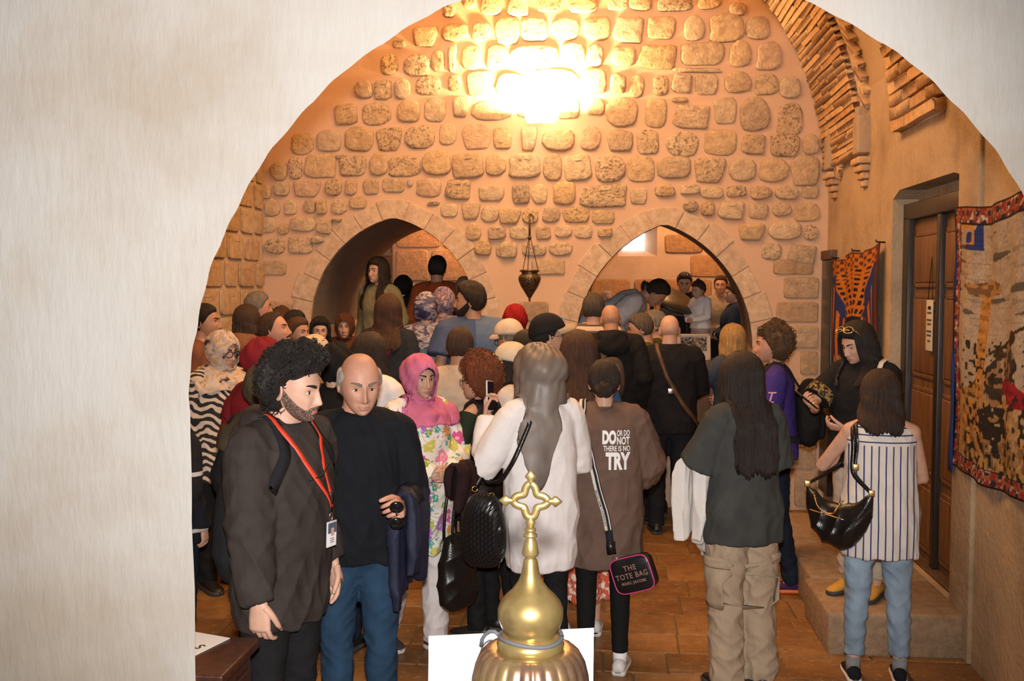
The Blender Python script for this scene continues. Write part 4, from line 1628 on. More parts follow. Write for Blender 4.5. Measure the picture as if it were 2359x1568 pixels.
        if kind == 'long':
            ln = hp.get('len', .30)
            f0 = math.radians(hp.get('front', 62))
            lon = np.linspace(f0, 2 * PI - f0, 81)
            nA, nB = 9, 16
            rows_ = []
            wid = hp.get('wid', 1.0)
            for i in range(nA):
                la = math.radians(74 - 80 * i / (nA - 1))
                g = headsurf(lon, np.full_like(lon, la), False)
                d_ = g / np.linalg.norm(g, axis=-1, keepdims=True)
                rows_.append(g + d_ * (thick * (1.0 + hp.get('topk', .35) * max(0, math.sin(la))) * (1 + .22 * i / (nA - 1)) + .0012 + .0012 * np.sin(lon * 29 + 2 * math.sin(i)))[:, None])
            base = rows_[-1]
            z_s = base[:, 2].mean()
            bn = nrm
            for i in range(1, nB + 1):
                t = i / nB
                z = base[:, 2] - ln * t * (1 + .022 * np.sin(lon * 23 + seed) * t + .03 * np.sin(lon * 5 + seed) * t)
                dep = np.clip((-.115 - z) / .10, 0, 1)       # below the jaw
                bx_h, by_h = base[:, 0], base[:, 1]
                sidew = np.sin(lon)
                xx = bx_h * (1 + .10 * t * wid) * wid ** t
                yb = np.where(np.cos(lon) < 0, .112 + .0 * t, -.10)      # hang behind / in front of the shoulder
                mixf = dep * .85
                yy = by_h * (1 - mixf) + mixf * np.where(np.cos(lon) < -.1, np.maximum(by_h, .060 + .055 * np.abs(np.cos(lon))) + .038, by_h - .055)
                xx = xx * (1 - .12 * dep)
                ridge = .0019 * np.sin(lon * 31 + 3 * np.sin(z * 14 + lon * 3)) + hp.get('wave', .004) * np.sin(z * 42 + lon * 4)
                rr_ = np.sqrt(xx ** 2 + yy ** 2)
                taper = 1 - .25 * max(0, t - .8) / .2
                rows_.append(np.stack([xx * taper + ridge * sidew, yy + ridge * (-np.cos(lon)), z], 1))
            Gh = np.array(rows_)
            # head turns, hair hangs: rotate fully near the head only
            V = Gh.reshape(-1, 3)
            tip = sstep(-.12, -.30, V[:, 2])
            mb2 = MB(); mb2.loft(Gh, cap=False, wrap=False)
            A_ = HT(V)
            yb2 = math.radians(hyaw * .75)
            B_ = (V * headk + (HC - PV)) @ np.array([[math.cos(yb2), -math.sin(yb2), 0], [math.sin(yb2), math.cos(yb2), 0], [0, 0, 1]]).T + PV
            V2 = A_ * (1 - tip)[:, None] + B_ * tip[:, None]
            mb1 = MB(); mb1.add(HT(mb.verts()), mb.F)
            if p.top_me is not None and not lean:
                # lay the lengths over shoulders and back instead of through them
                for q in range(len(V2)):
                    if V2[q, 2] < 1.49:
                        v_ = Vector(V2[q] * k)
                        loc, nor, ix, dist = p.bvh.find_nearest(v_)
                        if loc is not None:
                            sd_ = (v_ - loc).dot(nor)
                            if sd_ < .010 * k:
                                v_ = loc + nor * (.010 * k)
                                V2[q] = np.array(v_) / k
            mb1.add(V2, mb2.F)
            me = mesh('hair', fin(mb1.verts()), mb1.F)
            ho = link('hair', me, root, mat)
            md = ho.modifiers.new('thickness', 'SOLIDIFY'); md.thickness = .008 * k; md.offset = -1
        else:
            if kind == 'bun':
                c = np.array(hp.get('bun', (0, .105, -.03)))
                e = MB(); rb_ = hp.get('bunr', .042)
                e.ell((0, 0, 0), (rb_ * 1.15, rb_ * .85, rb_), 24, 16)
                V = e.verts()
                V = V * (1 + .10 * np.sin(np.arctan2(V[:, 2], V[:, 0]) * 5 + V[:, 1] * 120))[:, None]
                mb.add(V + c, e.F)
            if kind == 'tail':
                pass
            ho = mb.make('hair', mat, root, True, lambda V: fin(HT(V)))
        p.hair = ho
    # ---- headscarf
    if hijab:
        mat = hijab['mat']
        off = hijab.get('th', .018); puff = hijab.get('puff', .012)
        nl = 120
        lon = np.linspace(-PI, PI, nl, endpoint=False)
        rows_, wts = [], []
        for la in np.radians(np.linspace(88, hijab.get('lat_end', -38), 26)):
            g = headsurf(lon, np.full(nl, la), False)
            d_ = g / np.linalg.norm(g, axis=-1, keepdims=True)
            o_ = off + puff * np.maximum(0, -np.cos(lon)) * np.exp(-((la - .1) / .5) ** 2) + .0035 * np.sin(lon * 6 + la * 7 + seed) + .002 * np.sin(lon * 15 - la * 12)
            rows_.append(g + d_ * o_[:, None]); wts.append(0.0)
        lf, lb = hijab.get('front', .16), hijab.get('back', .20)
        tail = hijab.get('tail', None)
        nD = 22
        base = rows_[-1]
        for i in range(1, nD + 1):
            t = i / nD
            # down the neck, then out over shoulders and chest
            zn_ = -.115 - .035                      # neck level, head coordinates
            ln = lf + (lb - lf) * (1 - np.cos(lon)) / 2
            if tail: ln = ln + tail[1] * np.exp(-((((lon - math.radians(tail[0]) + PI) % (2 * PI)) - PI) / tail[2]) ** 2)
            zend = zn_ - ln
            z = np.where(t < .3, base[:, 2] + (zn_ - base[:, 2]) * (t / .3), zn_ + (zend - zn_) * ((t - .3) / .7))
            w1 = sstep(0, .3, np.array([t]))[0]
            a_n, b_n = hijab.get('neck_r', .084), hijab.get('neck_r', .084)
            nxx, nyy = np.sin(lon) * a_n, -np.cos(lon) * b_n + .012
            s_ = max(0, (t - .3) / .7)
            a_e = max(.085, a_n) + .10 * sstep(0, .55, np.array([s_]))[0] * hijab.get('spread', 1.0)
            b_e = max(.080, b_n) + .055 * sstep(0, .5, np.array([s_]))[0] * hijab.get('spread', 1.0)
            ex_, ey_ = np.sin(lon) * a_e, -np.cos(lon) * b_e + .010
            X = base[:, 0] * (1 - w1) + (nxx if t < .3 else ex_) * w1
            Yy = base[:, 1] * (1 - w1) + (nyy if t < .3 else ey_) * w1
            rp = (.003 + .009 * s_) * np.sin(lon * 9 + seed + 2 * t) + .004 * np.sin(lon * 4 - 8 * t)
            rows_.append(np.stack([X + np.sin(lon) * rp, Yy - np.cos(lon) * rp, z], 1)); wts.append(min(1.0, t / .35))
        Gh = np.array(rows_)
        n, m, _ = Gh.shape
        V0 = Gh.reshape(-1, 3)
        wt = np.repeat(np.array(wts), m)
        A_ = HT(V0)
        B_ = V0 * headk + HC
        V = A_ * (1 - wt)[:, None] + B_ * wt[:, None]
        F = []
        fw, fh, fz = hijab.get('fw', .056), hijab.get('fh', .083), hijab.get('fz', -.018)
        for i in range(n - 1):
            for j in range(m):
                j2 = (j + 1) % m
                ids = (i * m + j, i * m + j2, (i + 1) * m + j2, (i + 1) * m + j)
                c = V0[list(ids)].mean(0)
                if i < 27 and c[1] < -.005 and (c[0] / fw) ** 2 + ((c[2] - fz) / fh) ** 2 < 1: continue
                if hijab.get('tail_only') and i >= 25 + 6:
                    lc_ = lon[j] - math.radians(tail[0])
                    if math.exp(-((((lc_ + PI) % (2 * PI)) - PI) / (tail[2] * 1.25)) ** 2) < .30: continue
                F.append(ids)
        F.append(tuple(range(m)))
        # draw ragged rim onto the oval
        front = (V0[:, 1] < -.005) & (np.arange(len(V0)) < 27 * m)
        q = np.sqrt((V0[:, 0] / fw) ** 2 + ((V0[:, 2] - fz) / fh) ** 2)
        sel = front & (q < 1.0) & (q > .80)
        V0b = V0.copy()
        V0b[sel, 0] /= q[sel]; V0b[sel, 2] = fz + (V0[sel, 2] - fz) / q[sel]
        Vb = HT(V0b)
        V[sel] = Vb[sel] * (1 - wt[sel])[:, None] + V[sel] * wt[sel][:, None]
        if p.top_me is not None and not lean:
            for qi in range(27 * m, len(V)):
                v_ = Vector(V[qi] * k)
                loc, nor, ix, dist = p.bvh.find_nearest(v_)
                if loc is not None and (v_ - loc).dot(nor) < .012 * k:
                    V[qi] = np.array(loc + nor * (.012 * k)) / k
        me = mesh('headscarf', fin(V), F)
        bm2 = bmesh.new(); bm2.from_mesh(me)
        loose = [v for v in bm2.verts if not v.link_faces]
        bmesh.ops.delete(bm2, geom=loose, context='VERTS')
        bmesh.ops.recalc_face_normals(bm2, faces=list(bm2.faces))
        bm2.to_mesh(me); bm2.free()
        me.polygons.foreach_set('use_smooth', [True] * len(me.polygons))
        ho = link('headscarf', me, root, mat)
        md = ho.modifiers.new('thickness', 'SOLIDIFY'); md.thickness = .006 * k; md.offset = 1
        if hijab.get('under'):
            c = MB()
            ts = np.linspace(-1.15, 1.15, 21)
            c.tube([(math.sin(t) * fw * 1.0, -.5, fz + math.cos(t) * fh * .97) for t in ts], .006, 6)
            V = c.verts()
            V[:, 1] = [headsurf_front(x, z) for x, z in zip(V[:, 0], V[:, 2])]
            c2 = MB(); c2.add(V, c.F)
            c2.make('undercap', hijab['under'], root, True, lambda V: fin(HT(V)))
    # ---- hats and glasses
    if hat:
        hk_, hm_ = hat['kind'], hat['mat']
        c = MB()
        lon = np.linspace(-PI, PI, 60, endpoint=False)
        rows_ = []
        lo_l = np.interp(np.abs(np.degrees(lon)), [0, 90, 180], [30, 12, -6])
        ex_ = hat.get('up', .012)
        for t in np.linspace(0, 1, 14):
            la = np.radians(89 * (1 - t) + lo_l * t)
            g = headsurf(lon, la, False)
            d_ = g / np.linalg.norm(g, axis=-1, keepdims=True)
            rows_.append(g + d_ * (.020 + ex_ * np.sin(la).clip(0, 1))[:, None])
        c.loft(rows_, cap=True)
        c.make('cap', hm_, root, True, lambda V: fin(HT(V)))
        if hat.get('brim', True):
            b = MB()
            R0 = np.array(rows_[-1])
            sel = np.abs(np.degrees(lon)) < (78 if hk_ == 'cap' else 181)
            L_ = hat.get('bl', .070)
            base = R0[sel]; lo_s = lon[sel]
            reach = L_ * (np.cos(np.clip(lo_s * (90 / 78), -PI / 2, PI / 2)) ** .6 if hk_ == 'cap' else np.ones_like(lo_s))
            dirv = np.stack([np.sin(lo_s) * (.35 if hk_ == 'cap' else 1), -np.ones_like(lo_s) if hk_ == 'cap' else -np.cos(lo_s), np.full_like(lo_s, hat.get('tilt', -.12))], 1)
            up_, dn_ = [], []
            for t in (0, .35, .7, 1.0):
                q = base + dirv * (reach * t)[:, None] + np.array([0, 0, 1]) * (-.012 * t * t * (1 + 1.2 * np.sin(lo_s) ** 2))[:, None]
                up_.append(q + [0, 0, .002]); dn_.append(q - [0, 0, .002])
            b.loft(up_ + dn_[::-1], cap=False, wrap=(hk_ != 'cap'))
            b.make('brim', hat.get('brim_mat', hm_), root, True, lambda V: fin(HT(V)))
        if hat.get('patch'):
            q = MB()
            g = headsurf(np.array([0.0]), np.radians([48.0]), False)[0]
            q.box((-.024, g[1] - .038, g[2] + .000), (.024, g[1] - .026, g[2] + .030), .003)
            q.make('badge', hat['patch'], root, True, lambda V: fin(HT(V)))
    if glasses:
        gk = glasses.get('kind', 'worn')
        g = MB()
        r_ = glasses.get('r', (.026, .020))
        fr = glasses.get('t', .0022)
        for sd in (1, -1):
            ts = np.linspace(0, 2 * PI, 21)
            g.tube([(.033 * sd + math.cos(t) * r_[0], -.105 + .006 * abs(math.cos(t)) * 0 + .10 * 0 + (.033 + math.cos(t) * r_[0] * sd) ** 2 * 3.0 - .002, -.004 + math.sin(t) * r_[1]) for t in ts], fr, 6)
            g.tube([(.058 * sd, -.094, .004), (.074 * sd, -.075, .005), (.079 * sd, -.02, .004), (.078 * sd, .012, -.002)], fr, 6)
            if glasses.get('lens'):
                ts = np.linspace(0, 2 * PI, 20, endpoint=False)
                ln = MB()
                ring = lambda s_, y_: [(.033 * sd + math.cos(t) * r_[0] * s_, -.107 + (.033 + math.cos(t) * r_[0] * s_ * sd) ** 2 * 3.0 + y_, -.004 + math.sin(t) * r_[1] * s_) for t in ts]
                ln.loft([ring(.97, .001), ring(.97, -.001)])
                g.add(ln.verts(), ln.F, 1)
        g.tube([(-.010, -.106, .004), (0, -.108, .007), (.010, -.106, .004)], fr, 6)
        V = g.verts()
        if gk == 'head':
            a_ = math.radians(-62)
            c0 = np.array([0, -.03, .02])
            V = (V - c0) @ np.array([[1, 0, 0], [0, math.cos(a_), -math.sin(a_)], [0, math.sin(a_), math.cos(a_)]]).T + c0
            V = V * np.array([1.12, 1.0, 1.0]) + np.array([0, .012, .045])
        g2 = MB(); g2.add(V, g.F); g2.MI = g.MI
        o = g2.make('sunglasses' if glasses.get('lens') else 'glasses', [glasses['mat'], glasses.get('lens') or glasses['mat']], root, True, lambda V: fin(HT(V)))
    PEOPLE[key] = p
    return p


def headsurf_front(x, z):
    lo = np.linspace(-1.4, 1.4, 41); la = np.linspace(-1.2, 1.2, 49)
    if 'fs' not in _HG:
        LO, LA = np.meshgrid(lo, la)
        _HG['fs'] = headsurf(LO, LA, False).reshape(-1, 3)
    g = _HG['fs']
    i = np.argmin((g[:, 0] - x) ** 2 + (g[:, 2] - z) ** 2)
    return g[i, 1] - .006


# ---- things worn or carried: built in the wearer's frame, but things of their own
def on_person(p, name, label, cat):
    o = empty(name, p.root.location, 0)
    o.rotation_euler = p.root.rotation_euler
    tag(o, label, cat)
    return o


def strap_path(p, C, e1, e2, a0, a1, n=40, gap=.006, R=.7):
    """points hugging the wearer's clothes: rays cast inwards around a loop in the plane of e1, e2"""
    C = np.array(C) * p.k; e1 = nrm(e1); e2 = nrm(np.array(e2) - np.array(e1) * np.dot(e1, e2))
    pts, nos = [], []
    for t in np.linspace(math.radians(a0), math.radians(a1), n):
        d = e1 * math.cos(t) + e2 * math.sin(t)
        loc, nor, ix, dist = p.bvh.ray_cast(Vector(C + d * R), Vector(-d), R)
        if loc is None: continue
        pts.append(np.array(loc) + d * gap); nos.append(d)
    pts = np.array(pts); nos = np.array(nos)
    # taut: smooth along its length
    for _ in range(6):
        pts[1:-1] = pts[1:-1] * .5 + (pts[:-2] + pts[2:]) * .25
    return pts, nos


def ribbon(mb, pts, nos, width, thick, mi=0):
    pts = np.asarray(pts); T = np.gradient(pts, axis=0)
    rings = []
    for q, n, t in zip(pts, nos, T):
        t = nrm(t); s = nrm(np.cross(t, n)); n2 = np.cross(s, t)
        rings.append([q + s * width / 2 - n2 * thick / 2, q + s * width / 2 + n2 * thick / 2, q - s * width / 2 + n2 * thick / 2, q - s * width / 2 - n2 * thick / 2])
    mb.loft(rings, mi=mi)
    return mb


def rounded_bag(mb, c, hw, hh, hd, e=3.5, m=24, n=7, top=.85, mi=0):
    """soft box: rounded outline in x,z, puffed depth along y"""
    ang = np.linspace(0, 2 * PI, m, endpoint=False)
    cx = np.sign(np.cos(ang)) * np.abs(np.cos(ang)) ** (2 / e); cz = np.sign(np.sin(ang)) * np.abs(np.sin(ang)) ** (2 / e)
    wz = np.where(cz > 0, top + (1 - top) * (1 - cz), 1.0)
    rings = []
    for t in np.linspace(-1, 1, n):
        s = (1 - abs(t) ** 3.0) ** .33 if abs(t) < 1 else .55
        s = max(s, .55)
        rings.append(np.stack([cx * hw * s * wz, np.full(m, t * hd), cz * hh * s], 1) + np.array(c))
    return mb.loft(rings, mi=mi)

# ================================================================== cloths with a pattern
def ramp_noise(name, stops, scale, detail=2.0, rough=.85, dist=0.0, stretch=(1, 1, 1), interp='LINEAR', spec=.2, rot=(0, 0, 0), bs=.15):
    m, nt, b = new_mat(name)
    n1 = nd(nt, 'ShaderNodeTexNoise', i_Scale=scale, i_Detail=detail, i_Distortion=dist)
    nt.links.new(coords(nt, stretch, 'Object', rot), n1.inputs[0])
    r = ramp(nt, stops, interp)
    nt.links.new(n1.outputs[0], r.inputs[0])
    nt.links.new(r.outputs[0], b.inputs['Base Color'])
    b.inputs['Roughness'].default_value = rough
    b.inputs['Specular IOR Level'].default_value = spec
    n2 = nd(nt, 'ShaderNodeTexNoise', i_Scale=300.0)
    nt.links.new(coords(nt), n2.inputs[0])
    bump(nt, b, n2.outputs[0], bs, .002)
    return m


def math_node(nt, op, a, b=None, clamp=False):
    n = nt.nodes.new('ShaderNodeMath')
    n.operation = op
    n.use_clamp = clamp
    for i, v in enumerate((a, b)):
        if v is None: continue
        if isinstance(v, bpy.types.NodeSocket): nt.links.new(v, n.inputs[i])
        else: n.inputs[i].default_value = v
    return n.outputs[0]


def axis_sock(nt, ax):
    tc = nt.nodes.new('ShaderNodeTexCoord')
    sp = nt.nodes.new('ShaderNodeSeparateXYZ')
    nt.links.new(tc.outputs['Object'], sp.inputs[0])
    return sp.outputs[ax]


def stripes(name, c1, c2, ax, period, duty, yoke=None, phase=0.0):
    """stripes of colour c2 on c1 across the given axis; above 'yoke' they run level instead"""
    m, nt, b = new_mat(name)
    f = math_node(nt, 'FRACT', math_node(nt, 'ADD', math_node(nt, 'DIVIDE', axis_sock(nt, ax), period), 50.5 + phase))
    msk = math_node(nt, 'LESS_THAN', f, duty)
    if yoke:
        z = axis_sock(nt, 2)
        g = math_node(nt, 'LESS_THAN', math_node(nt, 'FRACT', math_node(nt, 'ADD', math_node(nt, 'DIVIDE', z, period), 50.0)), duty)
        up = math_node(nt, 'GREATER_THAN', z, yoke)
        msk = math_node(nt, 'ADD', math_node(nt, 'MULTIPLY', g, up), math_node(nt, 'MULTIPLY', msk, math_node(nt, 'SUBTRACT', 1.0, up)))
    nt.links.new(mix(nt, msk, c1, c2), b.inputs['Base Color'])
    b.inputs['Roughness'].default_value = .85
    b.inputs['Specular IOR Level'].default_value = .2
    return m


def zebra(name):
    m, nt, b = new_mat(name)
    w_ = nd(nt, 'ShaderNodeTexWave', i_Scale=13.0, i_Distortion=5.5, i_Detail=1.0, i_Detail_Scale=.9)
    w_.bands_direction = 'DIAGONAL'
    nt.links.new(coords(nt, (1, 1, .8)), w_.inputs[0])
    r = ramp(nt, [(0, (.012, .010, .010)), (.46, (.012, .010, .010)), (.54, (.55, .46, .36)), (1, (.6, .5, .4))])
    nt.links.new(w_.outputs[1], r.inputs[0])
    nt.links.new(r.outputs[0], b.inputs['Base Color'])
    b.inputs['Roughness'].default_value = .8
    return m


def floral(name, base, pal, leaf, s1=11.0, s2=17.0, stem=True):
    """scattered petalled flowers and leaves on a pale ground, joined by thin stems"""
    m, nt, b = new_mat(name)
    co = coords(nt)
    wn = nd(nt, 'ShaderNodeTexNoise', i_Scale=22.0, i_Detail=1.0)
    nt.links.new(co, wn.inputs[0])
    col = base
    if stem:
        sn = nd(nt, 'ShaderNodeTexNoise', i_Scale=9.0, i_Detail=.5, i_Distortion=1.2)
        nt.links.new(co, sn.inputs[0])
        ab = math_node(nt, 'ABSOLUTE', math_node(nt, 'SUBTRACT', sn.outputs[0], .5))
        st = math_node(nt, 'LESS_THAN', ab, .011)
        gate = nd(nt, 'ShaderNodeTexNoise', i_Scale=7.0)
        nt.links.new(coords(nt, (1, 1, 1), 'Object', (1, 2, .5)), gate.inputs[0])
        st = math_node(nt, 'MULTIPLY', st, math_node(nt, 'GREATER_THAN', gate.outputs[0], .47))
        col = mix(nt, st, col, (.22, .17, .05))
    for sc_, pl, thr, amp in ((s2, leaf, .36, .5), (s1, pal, .43, .55)):
        v = nd(nt, 'ShaderNodeTexVoronoi', i_Scale=sc_, i_Randomness=.85)
        vn = nd(nt, 'ShaderNodeTexNoise', i_Scale=sc_ * 5.0, i_Detail=.0)
        nt.links.new(co, v.inputs[0]); nt.links.new(co, vn.inputs[0])
        dd = math_node(nt, 'ADD', v.outputs['Distance'], math_node(nt, 'MULTIPLY', math_node(nt, 'SUBTRACT', vn.outputs[0], .5), amp))
        msk = math_node(nt, 'LESS_THAN', dd, thr)
        sep = nt.nodes.new('ShaderNodeSeparateColor')
        nt.links.new(v.outputs['Color'], sep.inputs[0])
        r = ramp(nt, [(i / len(pl), c) for i, c in enumerate(pl)], 'CONSTANT')
        nt.links.new(sep.outputs[0], r.inputs[0])
        keep = math_node(nt, 'GREATER_THAN', sep.outputs[1], .22)
        inner = mix(nt, math_node(nt, 'LESS_THAN', dd, thr * .38), r.outputs[0], mix(nt, .45, r.outputs[0], (.95, .85, .6)))
        col = mix(nt, math_node(nt, 'MULTIPLY', msk, keep), col, inner)
    nt.links.new(col, b.inputs['Base Color']) if isinstance(col, bpy.types.NodeSocket) else None
    b.inputs['Roughness'].default_value = .8
    b.inputs['Specular IOR Level'].default_value = .2
    return m


def two_tone(name, c1, c2, x0):
    m, nt, b = new_mat(name)
    msk = math_node(nt, 'GREATER_THAN', axis_sock(nt, 0), x0)
    nt.links.new(mix(nt, msk, c1, c2), b.inputs['Base Color'])
    b.inputs['Roughness'].default_value = .85
    return m


def denim(c, name='denim'):
    return ramp_noise(name, [(.3, tuple(q * .7 for q in c)), (.7, tuple(min(1, q * 1.25) for q in c))], 9.0, 5.0, .85, 0, (1, 1, .5))


def leather(c=(.010, .009, .009), rough=.32):
    m, nt, b = new_mat('leather')
    v = nd(nt, 'ShaderNodeTexVoronoi', i_Scale=170.0)
    nt.links.new(coords(nt), v.inputs[0])
    b.inputs['Base Color'].default_value = (*c, 1)
    b.inputs['Roughness'].default_value = rough
    bump(nt, b, v.outputs[0], .25, .002)
    return m


BLACK = fabric((.010, .010, .011), name='black_cloth')
NAVYBLK = fabric((.0065, .0075, .0105), name='blue_black_knit')
CHARCOAL = fabric((.038, .030, .027), name='charcoal_fleece')
WHITE = fabric((.78, .74, .72), name='white_jersey', var=.03, bs=.08)
WHITEC = fabric((.68, .64, .62), name='white_cotton', var=.05)
JEANS = denim((.017, .043, .082))
JEANS_D = denim((.010, .016, .032))
JEANS_L = denim((.25, .34, .43))
DKGREY = fabric((.055, .055, .055))
LEATHER = leather()
SHOE_B = simple('black_shoe', (.012, .011, .011), .45)
SHOE_W = simple('white_shoe', (.6, .57, .53), .5)
SOLE_W = simple('white_sole', (.62, .58, .54), .6)
GOLD = simple('gilt_metal', (.75, .52, .22), .3, 1.0)
STEEL = simple('bright_metal', (.7, .68, .65), .25, 1.0)
SUNL = simple('dark_lens', (.006, .006, .007), .06, 0.0, .8)
FRAME_B = simple('black_frame', (.01, .01, .01), .3)

BS = dict(mat=SHOE_B)


def BP(mat, **kw): return dict(mat=mat, **kw)


# ================================================================== the near row
hood = build_person('hoodie', 'person in charcoal hoodie with curly black hair and red lanyard, in profile', 676, 795, 3.62, yaw=66, sex='m', hyaw=12, hpitch=7, w=.98, tilt=2.6, xoff=-.085,
                    skin='fair', hair=('curly', 'black', dict(th=.048, lump=.22, n=900, cr=.0085, prof=[1.15, 1.0, .55, .30, .85, .9], ear=1, topk=.25, rough=.4)), brow='black', beard=('dark', 'full', .003),
                    top=dict(mat=CHARCOAL, infl=.026, hem=.73, boxy=.9, collar='hood', cuffed=True, loose=.020, name='hoodie', wr=.008), bottom=BP(BLACK, style='straight'),
                    shoes=BS, arms=('down', ((.225, -.10, .868), (.35, 1, 0), (0, -.06, -1), (-1, .25, 0), .5)), voxel=.0075, extra=.035, nose=1.12, jaw=1.2)
old = build_person('old', 'person with balding grey head in plain black sweater and blue jeans', 822, 811, 4.02, yaw=14, sex='m', hyaw=12, hpitch=14, w=.93, skin='red',
                   hair=('fringe', 'silver', dict(th=.010, lump=.15)), brow='grey', top=dict(mat=NAVYBLK, infl=.016, hem=.855, boxy=.8, name='sweater', loose=.010), bottom=BP(JEANS, style='straight', wr=.006),
                   shoes=BS, arms=(((.17, -.24, 1.13), (.35, 1, -.4), (-.1, -.95, .1), (-.8, 0, -.35), .8), ((.130, -.165, .925), (.6, 1, 0), (.05, -.15, -1), (-.35, 1, 0), .5)),
                   voxel=.0075, eyelow=.5, nose=1.15, jaw=1.6, headk=1.05, lip=(.42, .20, .16))
pink = build_person('pink', 'person in pink headscarf and flowered white tunic with white trousers', 962, 822, 5.3, yaw=46, hyaw=-6, hpitch=6, skin='light', hair=None,
                    hijab=dict(fw=.063, fh=.090, fz=-.022, mat=fabric((.56, .155, .27), scale=200, name='pink_scarf'), under=simple('black_band', (.01, .01, .012), .8), front=.13, back=.20, tail=(-110, .20, .5), puff=.02),
                    top=dict(mat=floral('flowered_cotton', (.78, .74, .68), [(.62, .10, .28), (.70, .30, .10), (.45, .20, .55), (.70, .25, .35), (.62, .55, .12)], [(.05, .33, .22), (.25, .38, .06), (.06, .40, .36), (.40, .45, .10)], 11.5, 18.0),
                             infl=.026, hem=.60, boxy=.75, flare=.035, name='tunic', loose=.022, wr=.008), bottom=BP(WHITEC, style='straight', infl=.026, wr=.009),
                    shoes=dict(mat=fabric((.06, .045, .055), name='sneaker_mesh'), sole=SOLE_W, trim=simple('pink_trim', (.55, .16, .18), .7)), arms=('belly', 'belly'), voxel=.0085, w=1.04,
                    legs=dict(l=(-.02, -.09, 10), r=(.0, .17, 8)))
scarf = build_person('scarf', 'person in long white sweater under shining taupe silk headscarf, back turned', 1246, 806, 4.8, yaw=-152, face=False, hair=None, w=.95, hyaw=12, hpitch=6, headk=1.06,
                     hijab=dict(mat=ramp_noise('taupe_silk', [(.25, (.07, .052, .042)), (.5, (.17, .135, .112)), (.75, (.27, .225, .195))], 5.0, 2.0, .5, .6, (1, 1, .5), spec=.5), th=.024, puff=.045, front=.01, back=.06, tail=(152, .32, .62), spread=.05, neck_r=.118, lat_end=-14, tail_only=1),
                     top=dict(mat=WHITE, infl=.028, hem=.64, boxy=1.0, name='sweater', loose=.018, cuffed=True, wr=.0045, collar=None), bottom=BP(BLACK, style='slim'), shoes=BS,
                     arms=(((.24, -.16, 1.38), (.5, -.2, -1), (-.05, -.15, 1), (-.6, .6, .2), .65), 'belly'), voxel=.0085)
brown = build_person('brown', 'person in brown printed tee and black leggings with low dark bun', 1392, 832, 5.12, yaw=180, face=False, hair=('bun', 'dark', dict(th=.012, bun=(0, .118, -.052), bunr=.044)), hpitch=12, w=1.05,
                     top=dict(mat=fabric((.135, .083, .062), name='brown_jersey'), infl=.040, hem=.60, boxy=1.0, sleeve='short', slen=1.02, loose=.050, wr=.007), bottom=BP(fabric((.008, .008, .008)), style='legging', hem=.11, wr=.002),
                     shoes=dict(mat=SHOE_W, sole=SOLE_W, sock=WHITE, sock_z=.14), arms=(((.03, -.25, 1.02), (1, .5, -.3), (-1, -.2, 0), (0, 1, 0), .5), ((.05, -.25, 1.04), (1, .5, -.3), (-1, -.2, 0), (0, 1, 0), .5)), voxel=.0085, skin='light')
grey = build_person('grey', 'person with long dark hair in dark grey tee and sand cargo trousers', 1716, 822, 4.95, yaw=-158, face=False, hyaw=6, hpitch=4, hair=('long', (.016, .010, .0075), dict(th=.018, len=.46, wave=.003, front=40, wid=1.15)),
                    top=dict(mat=fabric((.048, .050, .047), name='washed_grey_jersey'), infl=.030, hem=.775, boxy=1.0, sleeve='short', slen=.92, loose=.030), w=.92,
                    bottom=BP(fabric((.36, .27, .185), name='sand_twill', var=.06), style='wide', wr=.011, infl=.040, flare=.01), shoes=BS, arms=(((.02, -.24, 1.10), (1, .6, -.2), (-1, -.3, 0), (0, .5, 1), .5), ((.05, -.22, 1.02), (1, .5, -.2), (-1, -.2, 0), (0, 1, 0), .5)), voxel=.0085)
STR = stripes('striped_linen', (.62, .57, .52), (.045, .055, .14), 0, .034, .20, 1.21)
strp = build_person('striped', 'person in sleeveless blue striped blouse and pale jeans with black shoulder bag', 2032, 862, 5.12, yaw=172, face=False, hair=('long', (.028, .014, .010), dict(th=.022, len=.20, wave=.006, front=50, wid=1.12)), hpitch=14,
                    top=dict(mat=STR, infl=.022, hem=.72, boxy=.9, sleeve='none', flare=.02, name='blouse', wr=.007), bottom=BP(JEANS_L, style='slim', infl=.012, hem=.145, wr=.008), w=1.05,
                    shoes=dict(mat=fabric((.012, .011, .014)), sole=SOLE_W, sock=fabric((.25, .25, .25)), sock_z=.135, trim=simple('pink_trim', (.55, .16, .18), .7)),
                    arms=(((.14, -.27, 1.22), (.9, .1, -.8), (-.1, -.3, .9), (-.4, .8, .2), .7), 'belly'), voxel=.0085, legs=dict(stance=.125, l=(0, 0, 4), r=(0, -.03, 4)))
blk = build_person('blackblouse', 'person in black blouse with gold trim, sunglasses pushed into dark hair, on the stone step', 1992, 741, 5.78, z0=.235, yaw=-42, hyaw=-18, hpitch=22,
                   skin='light', hair=('long', (.016, .010, .008), dict(th=.016, len=.28, wave=.006, front=48)), glasses=dict(kind='head', mat=GOLD, lens=SUNL, r=(.030, .024)),
                   top=dict(mat=BLACK, infl=.020, hem=.80, boxy=.7, sleeve='short', slen=.85, loose=.02, name='blouse', collar=None), bottom=BP(fabric((.42, .36, .29), name='cream_twill'), style='straight', hem=.12), w=1.06,
                   shoes=dict(mat=fabric((.50, .27, .05), name='mustard_flats')), arms=(((.03, -.27, 1.08), (1, .4, -.5), (-.9, -.4, .1), (0, .6, .7), .6), ((.10, -.40, 1.20), (1, .3, -.7), (.15, -.8, .5), (-.5, .3, .8), .7)), voxel=.0085, eyelow=.7)
